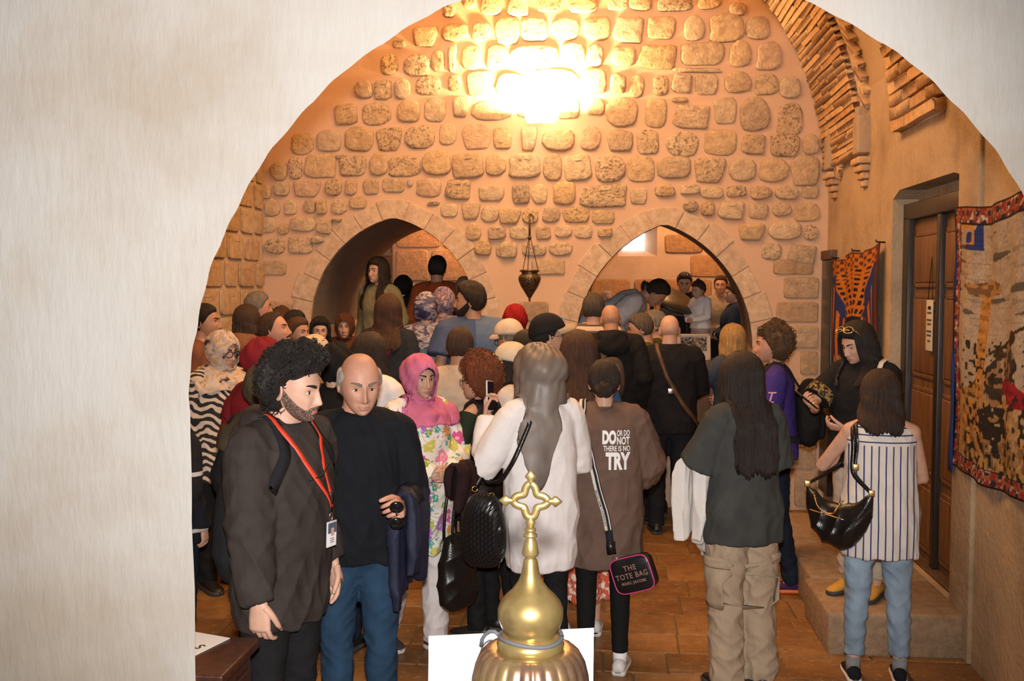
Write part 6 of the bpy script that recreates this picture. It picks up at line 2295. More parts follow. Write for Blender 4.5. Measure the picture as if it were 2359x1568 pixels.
def paint_big(u, v):
    bw = .045
    if u < .012 or v < .008 or v > .992: return (.02, .015, .015)
    if u < bw or v < .055 or v > .94: return carpet(u, v, 2)
    if u < bw + .006 or v < .062 or v > .933: return (.02, .015, .012)
    u = .045 + (u - .045) * .62
    n = vn(u, v, 55, 5)
    c = np.array((.46, .33, .20)) * (.85 + .3 * n)
    if v > .33: c = np.array((.46, .36, .26)) * (.88 + .24 * n)
    if v < .28 + .05 * vn(u, v, 12, 7): c = np.array((.48, .27, .09)) * (.8 + .4 * n)
    # clouds
    if v > .60 and vn(u * .9, v * 4.2, 9, 9) > .66: c = np.array((.13, .11, .09))
    if u < .17 and v > .84 and vn(u, v, 16, 3) > .35: c = np.array((.03, .05, .20))
    if u < .14 and v > .86 and vn(u, v, 18, 13) > .62: c = np.array((.6, .27, .06))
    # posts
    for pu, w_, t0, t1 in ((.19, .022, .30, .72), (.52, .028, .25, .88)):
        if abs(u - pu) < w_ and t0 < v < t1: c = np.array((.50, .24, .06)) * (.6 + .8 * vn(u, v, 60, 4))
    if inell(u, v, .19, .70, .075, .028, 0, .5): c = np.array((.20, .11, .05)) if n > .4 else np.array((.45, .24, .08))
    if inell(u, v, .52, .84, .07, .03): c = np.array((.30, .14, .05))
    # distant hills
    if u < .17 and .30 < v < .36 + .03 * math.sin(u * 40): c = np.array((.12, .07, .02)) if n > .45 else np.array((.42, .22, .06))
    # brown and black beasts
    if inell(u, v, .14, .20, .060, .085, 0): c = np.array((.50, .24, .07)) * (.55 + .8 * n)
    if inell(u, v, .27, .20, .10, .10, 0): c = np.array((.035, .028, .022)) if vn(u, v, 24, 6) > .38 else np.array((.36, .20, .08))
    if inell(u, v, .38, .22, .08, .11, .2): c = np.array((.46, .28, .12)) * (.5 + .9 * n)
    if inell(u, v, .42, .32, .03, .07, -.4): c = np.array((.5, .34, .18))
    for lu in (.11, .155, .24, .29, .36, .41):
        if abs(u - lu - .01 * math.sin(v * 30)) < .013 and .065 < v < .17: c = np.array((.30, .17, .07)) * (.5 + .9 * n)
    # figures in dark and red
    if inell(u, v, .255, .37, .035, .085, 0): c = np.array((.05, .04, .03)) if n > .35 else np.array((.35, .2, .1))
    if inell(u, v, .33, .43, .04, .08, 0): c = np.array((.06, .05, .04)) if n > .4 else np.array((.30, .17, .08))
    if inell(u, v, .35, .345, .08, .035, -.5): c = np.array((.30, .02, .03)) * (.6 + .8 * n)
    if inell(u, v, .345, .525, .022, .026, 0, .1): c = np.array((.05, .03, .02))
    if inell(u, v, .27, .475, .018, .022, 0, .1): c = np.array((.07, .045, .03))
    if seg(u, v, .235, .475, .62, .68, .0055): c = np.array((.07, .04, .02))
    # pale rump and red cloth beyond
    if inell(u, v, .57, .17, .08, .10, 0): c = np.array((.10, .13, .17)) if vn(u, v * 3, 30, 8) > .6 else np.array((.52, .52, .50))
    if inell(u, v, .70, .22, .07, .16, 0): c = np.array((.36, .02, .04)) * (.6 + .8 * n)
    if u > .62 and inell(u, v, .82, .30, .14, .26): c = np.array((.42, .23, .08)) * (.5 + .9 * n)
    # brush-like mottling of the weave and crowding of small dark shapes low down
    q = vn(u * 1.6, v, 62, 21)
    if v < .52 and u > .10 and q > .74 - .1 * (v < .3): c = np.array((.04, .03, .02))
    elif v < .30 and q < .16: c = np.array((.52, .36, .20))
    elif v > .5 and vn(u * .5, v * 3, 40, 17) > .80: c = c * .72
    return tuple(c * .74)  # all colours darkened: the shade on the hanging is painted in


def paint_small(u, v):
    if u < .02 or u > .975 or v > .985: return (.10, .03, .02)
    n = vn(u, v, 50, 3)
    if v > .90: return (.42, .14, .02) if math.sin(u * 60) * math.sin(v * 140) > -.2 else (.10, .03, .02)
    # sloping coffers above, blue on both sides
    t = (v - .60) / .30
    lo, hi = .50 - .13 - .31 * max(t, 0), .50 + .13 + .31 * max(t, 0)
    if v > .60:
        if lo < u < hi:
            gx = (u - lo) / (hi - lo) * 7 % 1; gy = (v - .60) / .30 * (1 + t) * 4.0 % 1
            return (.015, .012, .02) if .25 < gx < .8 and .25 < gy < .78 else (.46, .15, .025)
        lo2, hi2 = lo - .12, hi + .12
        if lo2 < u < hi2 and v < .88: return (.02, .035, .15)
    if v > .36:
        if .36 < u < .64: return (.012, .016, .025) if v > .43 or n < .5 else (.20, .26, .16)
        k = math.sin(u * 70)
        if k > .2: return (.44, .14, .03)
        return (.05, .02, .04) if n > .4 else (.02, .03, .12)
    if v > .20:
        q = vn(u, v, 34, 8)
        return ((.40, .28, .04), (.08, .16, .10), (.46, .26, .14), (.12, .05, .05), (.40, .14, .05), (.05, .07, .16))[int(q * 5.99)]
    if v > .145: return (.16, .32, .28) if u < .6 else (.26, .30, .2)
    if v > .03: return tuple(np.array((.55, .19, .015)) * (.75 + .5 * vn(u * 3, v * .4, 30, 4)))
    return carpet(u, v, 4)


ty0, ty1 = 4.05, 5.62
cloth_grid('wall_tapestry', 'large woven tapestry with carpet border, riders and cloudy sky on right wall', 'tapestry', ty0, ty1, 1.02, 2.42, 210, 240, paint_big, M_WOVEN,
           lambda u: .035 * (math.cos(u * 9.5) - 1) * .5 + .02 * u)
tp = bpy.data.objects['wall_tapestry']
mb = MB()   # blue lining showing beyond the far edge
rr0, rr1 = [], []
for i in range(24):
    v = i / 23
    z = .98 + 1.42 * v
    wd = .05 * (1 - v) ** .6 + .012 + .012 * math.sin(v * 20)
    rr0.append((XR - .045, ty1 - .02, z)); rr1.append((XR - .035, ty1 + wd, z))
mb.loft([rr0, rr1], cap=False, wrap=False)
o = mb.make('lining', fabric((.015, .035, .16), name='blue_lining'), tp)
md = o.modifiers.new('thickness', 'SOLIDIFY'); md.thickness = .006
cloth_grid('wall_tapestry', 'small bright woven hanging with coffered pattern beside the old door', 'tapestry', 7.14, 8.58, 1.02, 2.22, 110, 130, paint_small, M_WOVEN,
           lambda u: .075 * u - .03 * math.sin(PI * ((u * 2) % 1)))
for u in (.02, .5, .98):
    y = 8.58 + (7.14 - 8.58) * u
    mb = MB(); mb.tube([(0, 0, 0), (-.06, 0, .004), (-.062, 0, .02)], .006, 8)
    n_ = mb.make('wall_nail', IRON); n_.location = (XR, y, 2.225 + .075 * u)
    tag(n_, ('iron nail at the far upper corner of the small hanging', 'iron nail above the middle of the small hanging', 'iron nail at the near upper corner of the small hanging')[int(u * 2 + .1)], 'nail')

# ---- pierced hanging lantern before the middle pier
LY = 8.55
lc = P(1220, 655, LY)
lan = tag(empty('hanging_lantern', (lc[0], LY, lc[2])), 'pierced dark brass lantern hanging on chains before the pier', 'lantern')


def pierced(name):
    m, nt, b = new_mat(name)
    v = nd(nt, 'ShaderNodeTexVoronoi', i_Scale=62.0)
    nt.links.new(coords(nt), v.inputs[0])
    r = ramp(nt, [(.30, (.004, .003, .002)), (.42, (.13, .085, .04))])
    nt.links.new(v.outputs['Distance'], r.inputs[0])
    nt.links.new(r.outputs[0], b.inputs['Base Color'])
    b.inputs['Metallic'].default_value = .6
    b.inputs['Roughness'].default_value = .45
    bump(nt, b, r.outputs[0], .8, .004)
    return m


sc_ = 1 / (FPX / LY)
mb = MB()
prof = [(.002, -.150), (.006, -.138), (.012, -.132), (.007, -.124), (.012, -.115), (.040, -.070), (.075, -.015), (.094, .030), (.098, .055), (.090, .075), (.072, .088), (.068, .100), (.078, .112), (.074, .113), (.06, .10)]
mb.lathe(prof, m=32)
mb.make('urn', pierced('pierced_brass'), lan)
mb = MB(); mb.lathe([(.070, .108), (.086, .112), (.086, .122), (.070, .126)], m=32); mb.make('rim', simple('dark_brass', (.10, .07, .035), .45, .7), lan)
for k_ in range(3):
    a = 2 * PI * k_ / 3 + .4
    mb = MB()
    p0, p1 = np.array([.078 * math.cos(a), .078 * math.sin(a), .12]), np.array([.008 * math.cos(a), .008 * math.sin(a), .40])
    for i in range(16):
        q = p0 + (p1 - p0) * (i + .5) / 16
        ts = np.linspace(0, 2 * PI, 9)
        ax = nrm(p1 - p0); bb_ = nrm(np.cross(ax, [0, 0, 1] if i % 2 else [math.cos(a + 1), math.sin(a + 1), 0])) if abs(ax[2]) < .999 else np.array([1, 0, 0])
        mb.tube([q + ax * math.cos(t) * .0115 + bb_ * math.sin(t) * .004 for t in ts], .0016, 5, cap=False)
    mb.make('chain', IRON, lan)
mb = MB()
mb.tube([(0, 0, .39), (0, 0, .60)], .009, 10); mb.ell((0, 0, .40), (.016, .016, .02), 12, 8)
mb.tube([(0, 0, .60), (0, .2, .61), (0, YB - LY + .02, .60)], .008, 8)
mb.make('hanger', simple('dark_brass', (.10, .07, .035), .45, .7), lan)

# ---- flood lamp on the far wall, throwing its light up the stones
fc = P(1240, 268, YB - .22)
fl = tag(empty('flood_lamp', (fc[0], YB - .22, fc[2])), 'bright flood lamp fixed to the far wall between the arches', 'lamp')
mb = MB()
mb.box((-.09, .085, -.02), (.09, .12, .12), .01)
mb.make('housing', simple('lamp_housing', (.7, .66, .6), .4), fl)
mb = MB()
mb.loft([[(-.10, -.06, -.045), (.14, -.06, -.045), (.14, .08, -.045), (-.10, .08, -.045)], [(-.12, -.07, .0), (.17, -.07, .0), (.17, .09, .0), (-.12, .09, .0)], [(-.16, -.08, .10), (.20, -.08, .10), (.20, .09, .10), (-.16, .09, .10)]])
mb.make('glass', simple('lit_lamp_glass', (1, .9, .7), .3, emit=(1.0, .80, .48), es=14.0), fl, smooth=False)
mb = MB(); mb.tube([(0, .10, .05), (0, .23, .05)], .014, 8); mb.make('bracket', IRON, fl)
lg = light('flood_beam', 'AREA', (fc[0], YB - .20, fc[2] + .13), 190.0, (1.0, .66, .32), target=(fc[0], YB + .05, fc[2] + .75), shape='RECTANGLE', size=.55, size_y=.14)

# ================================================================== near the arch: brass finial, white card, cabinet
BRASS = None
m, nt, b = new_mat('aged_brass')
n = nd(nt, 'ShaderNodeTexNoise', i_Scale=16.0, i_Detail=5.0)
nt.links.new(coords(nt), n.inputs[0])
r = ramp(nt, [(.35, (.20, .135, .045)), (.6, (.33, .24, .095)), (.75, (.25, .16, .075))])
nt.links.new(n.outputs[0], r.inputs[0]); nt.links.new(r.outputs[0], b.inputs['Base Color'])
b.inputs['Metallic'].default_value = .75
rr_ = ramp(nt, [(.3, (.40, .40, .40)), (.7, (.26, .26, .26))])
nt.links.new(n.outputs[0], rr_.inputs[0]); nt.links.new(rr_.outputs[0], b.inputs['Roughness'])
BRASS = m
FY = 1.78
fp = P(1222, 1480, FY)
SF = FY / FPX                      # metres per pixel there
fin_ = tag(empty('brass_finial', (fp[0], FY, .4)), 'ribbed brass lantern top with onion bulb and small openwork cross', 'finial')
zb = fp[2] - .4                    # height of the collar above the floor there
mb = MB()
prof = [(9, 254), (10, 250), (15, 240), (20, 214), (18, 209), (11, 203), (15, 198), (17, 192), (21, 168), (29, 148), (43, 128), (60, 112), (71, 98), (77, 82), (77, 62), (70, 42), (60, 26), (54, 14), (52, 8)]
mb.lathe([(r_ * SF, z_ * SF + zb) for r_, z_ in prof[::-1]], m=48)
mb.make('bulb', BRASS, fin_)
mb = MB()
mb.lathe([(8 * SF, 250 * SF + zb), (16 * SF, 253 * SF + zb), (16 * SF, 258 * SF + zb), (9 * SF, 262 * SF + zb), (13 * SF, 267 * SF + zb), (13 * SF, 271 * SF + zb), (8 * SF, 275 * SF + zb)], m=32)
mb.make('stem_rings', BRASS, fin_)
mb = MB()
mb.lathe([(60 * SF, -22 * SF + zb), (76 * SF, -16 * SF + zb), (80 * SF, 0 * SF + zb), (74 * SF, 16 * SF + zb), (50 * SF, 20 * SF + zb)], m=48)
mb.make('collar', BRASS, fin_)
mb = MB()
ts = np.linspace(0, 2 * PI, 49)
mb.tube([(math.cos(t) * 74 * SF, math.sin(t) * 74 * SF, zb + (17 + 4 * math.sin(2 * t)) * SF) for t in ts], 5 * SF, 8)
mb.tube([(-72 * SF, -10 * SF, zb + 18 * SF), (-84 * SF, -6 * SF, zb + 26 * SF), (-96 * SF, 0, zb + 24 * SF), (-108 * SF, 6 * SF, zb + 14 * SF), (-116 * SF, 10 * SF, zb + 0 * SF), (-119 * SF, 16 * SF, zb - 18 * SF)], 5 * SF, 8)
mb.make('cord', simple('grey_cord', (.045, .045, .05), .8), fin_)
# ribbed dome
mb = MB()
NR, m_ = 26, 26 * 8
ang = np.linspace(0, 2 * PI, m_, endpoint=False)
rings = []
for r_, z_ in ((72, -14), (90, -10), (106, -14), (118, -26), (128, -46), (136, -80), (140, -130), (141, -190), (138, -300)):
    rib = 1 + .035 * np.abs(np.sin(ang * NR / 2)) * (1 if z_ < -12 else .4) - .02
    rings.append(np.stack([np.cos(ang) * r_ * SF * rib, np.sin(ang) * r_ * SF * rib, np.full(m_, z_ * SF + zb)], 1))
mb.loft(rings)


def ribbed_brass():
    m, nt, b = new_mat('ribbed_brass')
    n = nd(nt, 'ShaderNodeTexNoise', i_Scale=14.0, i_Detail=4.0)
    nt.links.new(coords(nt), n.inputs[0])
    r = ramp(nt, [(.35, (.30, .215, .09)), (.55, (.22, .13, .08)), (.7, (.14, .075, .055))])
    nt.links.new(n.outputs[0], r.inputs[0]); nt.links.new(r.outputs[0], b.inputs['Base Color'])
    b.inputs['Metallic'].default_value = .75
    b.inputs['Roughness'].default_value = .3
    return m


mb.make('ribbed_dome', ribbed_brass(), fin_)
mb = MB()
mb.lathe([(150 * SF, -330 * SF + zb), (165 * SF, -325 * SF + zb), (165 * SF, -305 * SF + zb), (140 * SF, -296 * SF + zb)], m=48)
mb.lathe([(110 * SF, -640 * SF + zb), (120 * SF, -480 * SF + zb), (135 * SF, -330 * SF + zb)], m=48)
mb.lathe([(.14, 0), (.15, .02), (.06, .05), (.035, .12), (.03, zb - 720 * SF), (.06, zb - 640 * SF)], m=32)
mb.make('stand', BRASS, fin_)
# the cross: openwork quatrefoil centre, pointed ends
cz = zb + 337 * SF
mb = MB()
cb = MB()


def bar(pts, w, d):
    cb.tube(pts, np.stack([np.full(len(pts), d), w], 1) if np.ndim(w) else [d, w], 10, ref=[0, 1, 0])


# ring of four lobes about an open four-lobed hole
ts = np.linspace(0, 2 * PI, 65)
for rr_o, wd in ((31, 9.0),):
    cb.tube([(math.cos(t) * (rr_o + 9 * math.cos(4 * t)) * SF, 0, cz + math.sin(t) * (rr_o + 9 * math.cos(4 * t)) * SF) for t in ts],
            np.stack([np.full(65, 5.0 * SF), np.full(65, wd * SF)], 1), 8, ref=[0, 1, 0])
for a in (0, PI / 2, PI, -PI / 2):
    dx, dz = math.cos(a), math.sin(a)
    L0, L1 = 38, (74 if a != -PI / 2 else 62)
    tt = np.array([L0, 46, 52, 56, 60, 66, L1]) if a != -PI / 2 else np.array([L0, 43, 47, 51, 55, 59, 63])
    wv_ = np.array([7, 6, 9, 14, 13, 8, 1.5]) if a != -PI / 2 else np.array([7, 7, 10, 12, 10, 8, 8])
    cb.tube([(dx * t * SF, 0, cz + dz * t * SF) for t in tt], np.stack([np.minimum(wv_, 7) * SF * .8, wv_ * SF], 1), 10, ref=[0, 1, 0])
for a in (PI / 4, 3 * PI / 4, 5 * PI / 4, 7 * PI / 4):
    cb.ell((math.cos(a) * 26 * SF, 0, cz + math.sin(a) * 26 * SF), (5.5 * SF, 5 * SF, 5.5 * SF), 10, 8)
cb.make('cross', BRASS, fin_)

# white card standing behind it
c0, c1 = P(988, 1466, 2.06), P(1368, 1447, 2.06)
card = tag(empty('white_card', ((c0[0] + c1[0]) / 2, 2.06, .4)), 'blank white card standing upright behind the brass finial', 'card')
mb = MB()
xm = (c0[0] + c1[0]) / 2
zz0 = .4
mb.loft([[(c0[0] - xm, y_, c0[2] - zz0), (c1[0] - xm, y_, c1[2] - zz0), (c1[0] - xm - .004, y_ - .02, c1[2] - zz0 - .46), (c0[0] - xm - .004, y_ - .02, c0[2] - zz0 - .46)] for y_ in (0, .004)])
mb.make('sheet', simple('white_card', (.86, .87, .9), .5), card, smooth=False)
mb = MB(); mb.lathe([(.10, 0), (.10, .015), (.012, .03), (.012, c0[2] - zz0 - .40)], (0, .03, 0), 20); mb.box((-.05, .004, c0[2] - zz0 - .44), (.05, .03, c0[2] - zz0 - .30))
mb.make('stand', simple('black_stand', (.02, .02, .02), .5, .5), card)

# cabinet inside the arch on the left
CY = 3.02
cc = P(600, 1468, CY)
cz_ = cc[2]
cab = tag(empty('cabinet', (cc[0] - .36, CY - .16, 0)), 'dark mahogany cabinet with a paper on top, beside the near arch', 'cabinet')
mb = MB(); mb.box((-.37, -.155, cz_ - .03), (.36, .16, cz_), .006); mb.make('top_board', W_CAB, cab)
mb = MB(); mb.box((-.34, -.13, .05), (.335, .14, cz_ - .03), .004); mb.make('body', W_CAB, cab)
for xx in (-.33, .005):
    mb = MB(); mb.box((xx, .138, .10), (xx + .32, .155, cz_ - .08), .006)
    dd = mb.make('door', W_CAB, cab)
    mb = MB(); mb.ell((xx + (.29 if xx < 0 else .03), .165, cz_ * .6), (.012, .015, .012), 10, 8); mb.make('knob', GOLD, dd)
mb = MB(); mb.box((.333, -.10, .12), (.345, .11, cz_ - .08), .005); mb.make('side_panel', W_CAB, cab)
for sx in (-.32, .30):
    for sy in (-.12, .10):
        mb = MB(); mb.box((sx, sy, 0), (sx + .03, sy + .03, .06)); mb.make('foot', W_CAB, cab, smooth=False)
pq = P(530, 1474, 3.0)
pa = tag(empty('paper_sheet', (pq[0], 3.0, cz_ + .001), math.radians(-18)), 'white sheet of paper with handwriting on the dark cabinet', 'paper')
mb = MB(); mb.box((-.42, -.21, 0), (0, 0, .002)); mb.make('sheet', simple('paper', (.62, .60, .56), .8), pa, smooth=False)


def text_mesh(body, size, extrude=.0006, bold=0.0, align='CENTER', sx=1.0, spacing=1.0):
    cu = bpy.data.curves.new('text', 'FONT')
    cu.body = body
    cu.size = size
    cu.extrude = extrude
    cu.offset = bold
    cu.align_x = align
    cu.align_y = 'CENTER'
    cu.space_character = spacing
    cu.resolution_u = 3
    ob = bpy.data.objects.new('text', cu)
    TMP.collection.objects.link(ob)
    TMP.view_layers[0].update()
    dg = TMP.view_layers[0].depsgraph
    me = bpy.data.meshes.new_from_object(ob.evaluated_get(dg), depsgraph=dg)
    bpy.data.objects.remove(ob)
    co = get_co(me); co[:, 0] *= sx
    set_co(me, co)
    return me


me = text_mesh('S', .05, .0004, .001)
o = link('handwriting', me, pa, simple('pen_ink', (.03, .03, .03), .7)); sy_ = 3.02 * 811.0 / (1498 - 657)
sX = P(459, 1498, sy_)[0] - pq[0]; sY = sy_ - 3.0
ca_, sa_ = math.cos(math.radians(18)), math.sin(math.radians(18))
o.location = (sX * ca_ - sY * sa_, sX * sa_ + sY * ca_, .0028); o.rotation_euler = (0, 0, math.radians(18) - .5)

# ================================================================== things people carry or wear slung
def lay(p, pts, gap=.008, n=40, smooth=3):
    """a path given by a few points (reference metres), pushed out of the wearer's clothes"""
    pts = np.array(pts, dtype=float) * p.k
    d = np.concatenate([[0], np.cumsum(np.linalg.norm(np.diff(pts, axis=0), axis=1))])
    t = np.linspace(0, d[-1], n)
    q = np.stack([np.interp(t, d, pts[:, i]) for i in range(3)], 1)
    nos = np.zeros_like(q)
    for it in range(smooth):
        for i in range(n):
            loc, nor, ix, dist = p.bvh.find_nearest(Vector(q[i]))
            nos[i] = np.array(nor)
            if (Vector(q[i]) - loc).dot(nor) < gap:
                q[i] = np.array(loc + nor * gap)
        if it < smooth - 1:
            q[1:-1] = q[1:-1] * .4 + (q[:-2] + q[2:]) * .3
    for _ in range(4):
        nos[1:-1] = nos[1:-1] * .4 + (nos[:-2] + nos[2:]) * .3
    return q, np.array([nrm(v) for v in nos])


def strap(p, root, pts, width, mat, gap=.008, thick=.004, name='strap', n=40):
    q, nos = lay(p, pts, gap, n)
    mb = MB()
    ribbon(mb, q, nos, width, thick)
    return mb.make(name, mat, root), q, nos


def in_hand(p, sd, off=.075, up=.018):
    d, pn, c = p.hd[sd]
    d = nrm(d); pn = nrm(np.array(pn) - d * np.dot(pn, d))
    return (p.wr[sd] + d * off + pn * up) * p.k, d, pn, np.cross(pn, d)


def phone(p, sd, label, case, screen=None, tilt=0.0):
    c, d, pn, s = in_hand(p, sd, .105, .012)
    o = on_person(p, 'phone', label, 'phone')
    mb = MB(); mb.box((-.036, -.0045, -.075), (.036, .0045, .075), .003)
    R = np.stack([s, -pn, d], 1)
    xf = lambda V: V @ R.T + c
    mb.make('case', case, o, True, xf)
    mb = MB(); mb.box((-.033, -.0056, -.071), (.033, -.0044, .071))
    mb.make('screen', screen or simple('dark_screen', (.01, .01, .012), .1), o, False, xf)
    mb = MB(); mb.box((-.030, .0044, .042), (-.004, .0066, .068), .002)
    mb.make('camera_bump', simple('camera_black', (.01, .01, .01), .2), o, True, xf)
    return o


def draped(p, name, label, cat, c, ax, wid, l1, l2, mat, thick=.035, seed=1, out=(0, 0, 0), fold=.012, vox=.009):
    """garment hung over a forearm: two hanging sides of unequal length"""
    c = np.array(c, dtype=float); ax = nrm(ax)
    sidev = nrm(np.cross(ax, [0, 0, 1]))
    o = on_person(p, name, label, cat)
    mb = MB()
    rings = []
    prof = [(-.045, -l1), (-.055, -l1 * .55), (-.055, -.08), (-.048, -.015), (-.022, .022), (.022, .022), (.048, -.015), (.055, -.08), (.055, -l2 * .55), (.045, -l2)]
    for t in np.linspace(-.5, .5, 9):
        ring_o = []
        for i, (s_, z_) in enumerate(prof):
            r = (1 + .10 * math.sin(t * 9 + i + seed)) * thick / .035
            ring_o.append(c + ax * t * wid * (1 + .25 * min(1, -z_ if z_ < 0 else 0)) + sidev * s_ * r + np.array([0, 0, 1]) * z_ * (1 + .10 * math.sin(t * 5 + seed + i * .3)))
        inner = []
        for i, (s_, z_) in enumerate(prof[::-1]):
            inner.append(c + ax * t * wid * (1 + .25 * min(1, -z_ if z_ < 0 else 0)) + sidev * s_ * .35 + np.array([0, 0, 1]) * (z_ * (1 + .10 * math.sin(t * 5 + seed + (9 - i) * .3)) - (.02 if z_ > -.05 else 0)))
        rings.append(ring_o + inner)
    mb.loft(rings)
    me = remesh(mb.verts(), mb.F, vox, 2)
    co = get_co(me); no = get_no(me)
    co = co + no * (fold * (.6 * wob(co, 5, seed + 3, 7, (1.5, 1.5, .5)) + .7 * crease(co, 4.5, seed, 6, (1.6, 1.6, .45))))[:, None]
    set_co(me, co * p.k)
    me.name = 'cloth'
    me.polygons.foreach_set('use_smooth', [True] * len(me.polygons))
    link('cloth', me, o, mat)
    return o


def backpack(p, label, mat, strap_mat, hw=.14, hh=.21, hd=.07, cz=1.18, cy=None, xo=0.0, straps=(1, -1), trim=None, cat='backpack', name='backpack', short=False):
    o = on_person(p, name, label, cat)
    loc, nor, ix, dist = p.bvh.ray_cast(Vector((xo * p.k, 1.0, cz * p.k)), Vector((0, -1, 0)))
    yb = (loc.y if loc is not None else .13 * p.k) / p.k
    c = np.array([xo, yb + hd * .85 + .008, cz])
    mb = MB(); rounded_bag(mb, c, hw, hh, hd, 3.2, 28, 9, .8)
    me = remesh(mb.verts(), mb.F, .010, 2)
    co = get_co(me); set_co(me, (co + get_no(me) * (.006 * crease(co, 4, 5))[:, None]) * p.k)
    me.name = 'pack'; me.polygons.foreach_set('use_smooth', [True] * len(me.polygons))
    link('pack', me, o, mat)
    mb = MB(); rounded_bag(mb, c + np.array([0, hd * .9, -hh * .35]), hw * .72, hh * .42, hd * .35, 4, 24, 7, .95)
    mb.make('front_pocket', mat, o, True, lambda V: V * p.k)
    mb = MB()
    ts = np.linspace(0, PI, 15)
    mb.tube([(c[0] + math.cos(t) * hw * .55, c[1] + hd * .95, c[2] + hh * .15 + math.sin(t) * hh * .55) for t in ts], .005, 6)
    mb.make('zip', trim or simple('zip_metal', (.2, .2, .2), .4, .5), o, True, lambda V: V * p.k)
    for sd in straps:
        x = .085 * sd
        pts = [(x * .9, yb + .02, cz + hh * .75), (x, .06, 1.46), (x, -.02, 1.47), (x * 1.15, -.10, 1.38), (x * 1.35, -.14, 1.24), (x * 1.7, -.08, 1.10), (x * 1.75, .06, cz - hh * .7), (x * 1.2, yb + .03, cz - hh * .8)]
        if short:
            pts = pts[:3] + [(x * 1.3, -.10, 1.38), (x * 1.9, -.09, 1.28), (x * 2.3, 0, 1.22)]
        strap(p, o, pts, .045 * p.k, strap_mat, .008)
    return o


# ---- hoodie wearer: lanyard and badge, backpack
RED = simple('red_ribbon', (.62, .045, .018), .5)
lan_ = on_person(hood, 'lanyard', 'red ribbon lanyard with clear badge holder on the charcoal hoodie', 'lanyard')
end = np.array([.025, -.20, 1.165])
for sd in (1, -1):
    strap(hood, lan_, [(sd * .070, .055, 1.492), (sd * .086, -.01, 1.480), (sd * .078, -.09, 1.43), (sd * .040, -.15, 1.33), end + [sd * .006, 0, .05], end + [sd * .004, -.005, .02]], .018 * hood.k, RED, .010, .002)
strap(hood, lan_, [end + [0, -.004, .075], end + [0, -.006, .03], end], .019 * hood.k, simple('black_ribbon', (.012, .012, .015), .5), .013, .003, 'ribbon_end', 8)
q, _n = lay(hood, [end, end + [0, -.002, -.02], end + [0, -.002, -.03]], .016, 6)
bc = q[-1] / hood.k
mb = MB()
ts = np.linspace(0, 2 * PI, 17)
mb.tube([bc + np.array([math.cos(t) * .008, 0, math.sin(t) * .016 + .012]) for t in ts], .0018, 6)
mb.make('clip', STEEL, lan_, True, lambda V: V * hood.k)
bx0 = bc + np.array([0, -.004, -.050])
BS_ = np.array([.72, 1, .76])
mb = MB(); mb.box(bx0 - [.036, .003, .062], bx0 + [.036, .003, .062], .002)
mb.make('holder', simple('clear_plastic', (.55, .55, .57), .15), lan_, True, lambda V: ((V - bx0) * BS_ + bx0) * hood.k)
mb = MB(); mb.box(bx0 + [-.031, -.0045, -.058], bx0 + [.031, -.003, .005]); mb.make('card', simple('card_white', (.75, .74, .74), .6), lan_, False, lambda V: ((V - bx0) * BS_ + bx0) * hood.k)
mb = MB(); mb.box(bx0 + [-.031, -.0045, .005], bx0 + [.031, -.003, .055]); mb.make('card_header', simple('card_blue', (.08, .09, .14), .6), lan_, False, lambda V: ((V - bx0) * BS_ + bx0) * hood.k)
mb = MB(); mb.box(bx0 + [-.010, -.0052, -.008], bx0 + [.012, -.0040, .030]); mb.make('portrait', simple('card_photo', (.50, .30, .24), .6), lan_, False, lambda V: ((V - bx0) * BS_ + bx0) * hood.k)
mb = MB()
for z_ in (-.022, -.031, -.040): mb.box(bx0 + [-.014, -.0052, z_], bx0 + [.014, -.0042, z_ + .003])
mb.make('printed_lines', simple('print_ink', (.07, .06, .05), .8), lan_, False, lambda V: ((V - bx0) * BS_ + bx0) * hood.k)
# small dark cord crossing the lanyard
mb = MB()
q, _n = lay(hood, [(-.045, -.15, 1.285), (0.01, -.18, 1.30), (.06, -.14, 1.325)], .016, 10)
mb.tube(q, .004, 6)
mb.make('cord_clip', IRON, lan_)
backpack(hood, 'slim black backpack on the back of the charcoal hoodie', BLACK, fabric((.012, .012, .014)), .14, .22, .06, 1.06, short=True)
# ---- black sweater: jacket over the arm, sunglasses in the hand
NAVY = fabric((.014, .016, .035), rough=.55, name='navy_nylon')
w_ = old.wr[1]; e_ = old.el[1]
draped(old, 'jacket', 'navy nylon jacket hung over the forearm of the black sweater', 'jacket', (w_ * .55 + e_ * .45) + np.array([0.01, 0, .035]), w_ - e_, .26, .34, .42, NAVY, seed=3)
sg = on_person(old, 'sunglasses', 'dark sunglasses held in the hand above the navy jacket', 'sunglasses')
c, d, pn, s = in_hand(old, 1, .095, .022)
for sx in (-1, 1):
    mb = MB(); mb.ell((0, 0, 0), (.028, .005, .023), 18, 12)
    mb.make('lens', SUNL, sg, True, lambda V, sx=sx: V + c / 1.0 + np.array([.010, -.035, -.010 + sx * .031]))
mb = MB()
mb.tube([c + [.01, -.035, -.012], c + [.01, -.038, 0], c + [.01, -.035, .010]], .003, 6)
mb.tube([c + [.01, -.03, -.06], c + [.0, .03, -.07], c + [-.01, .07, -.07]], .003, 6)
mb.make('frame', FRAME_B, sg)
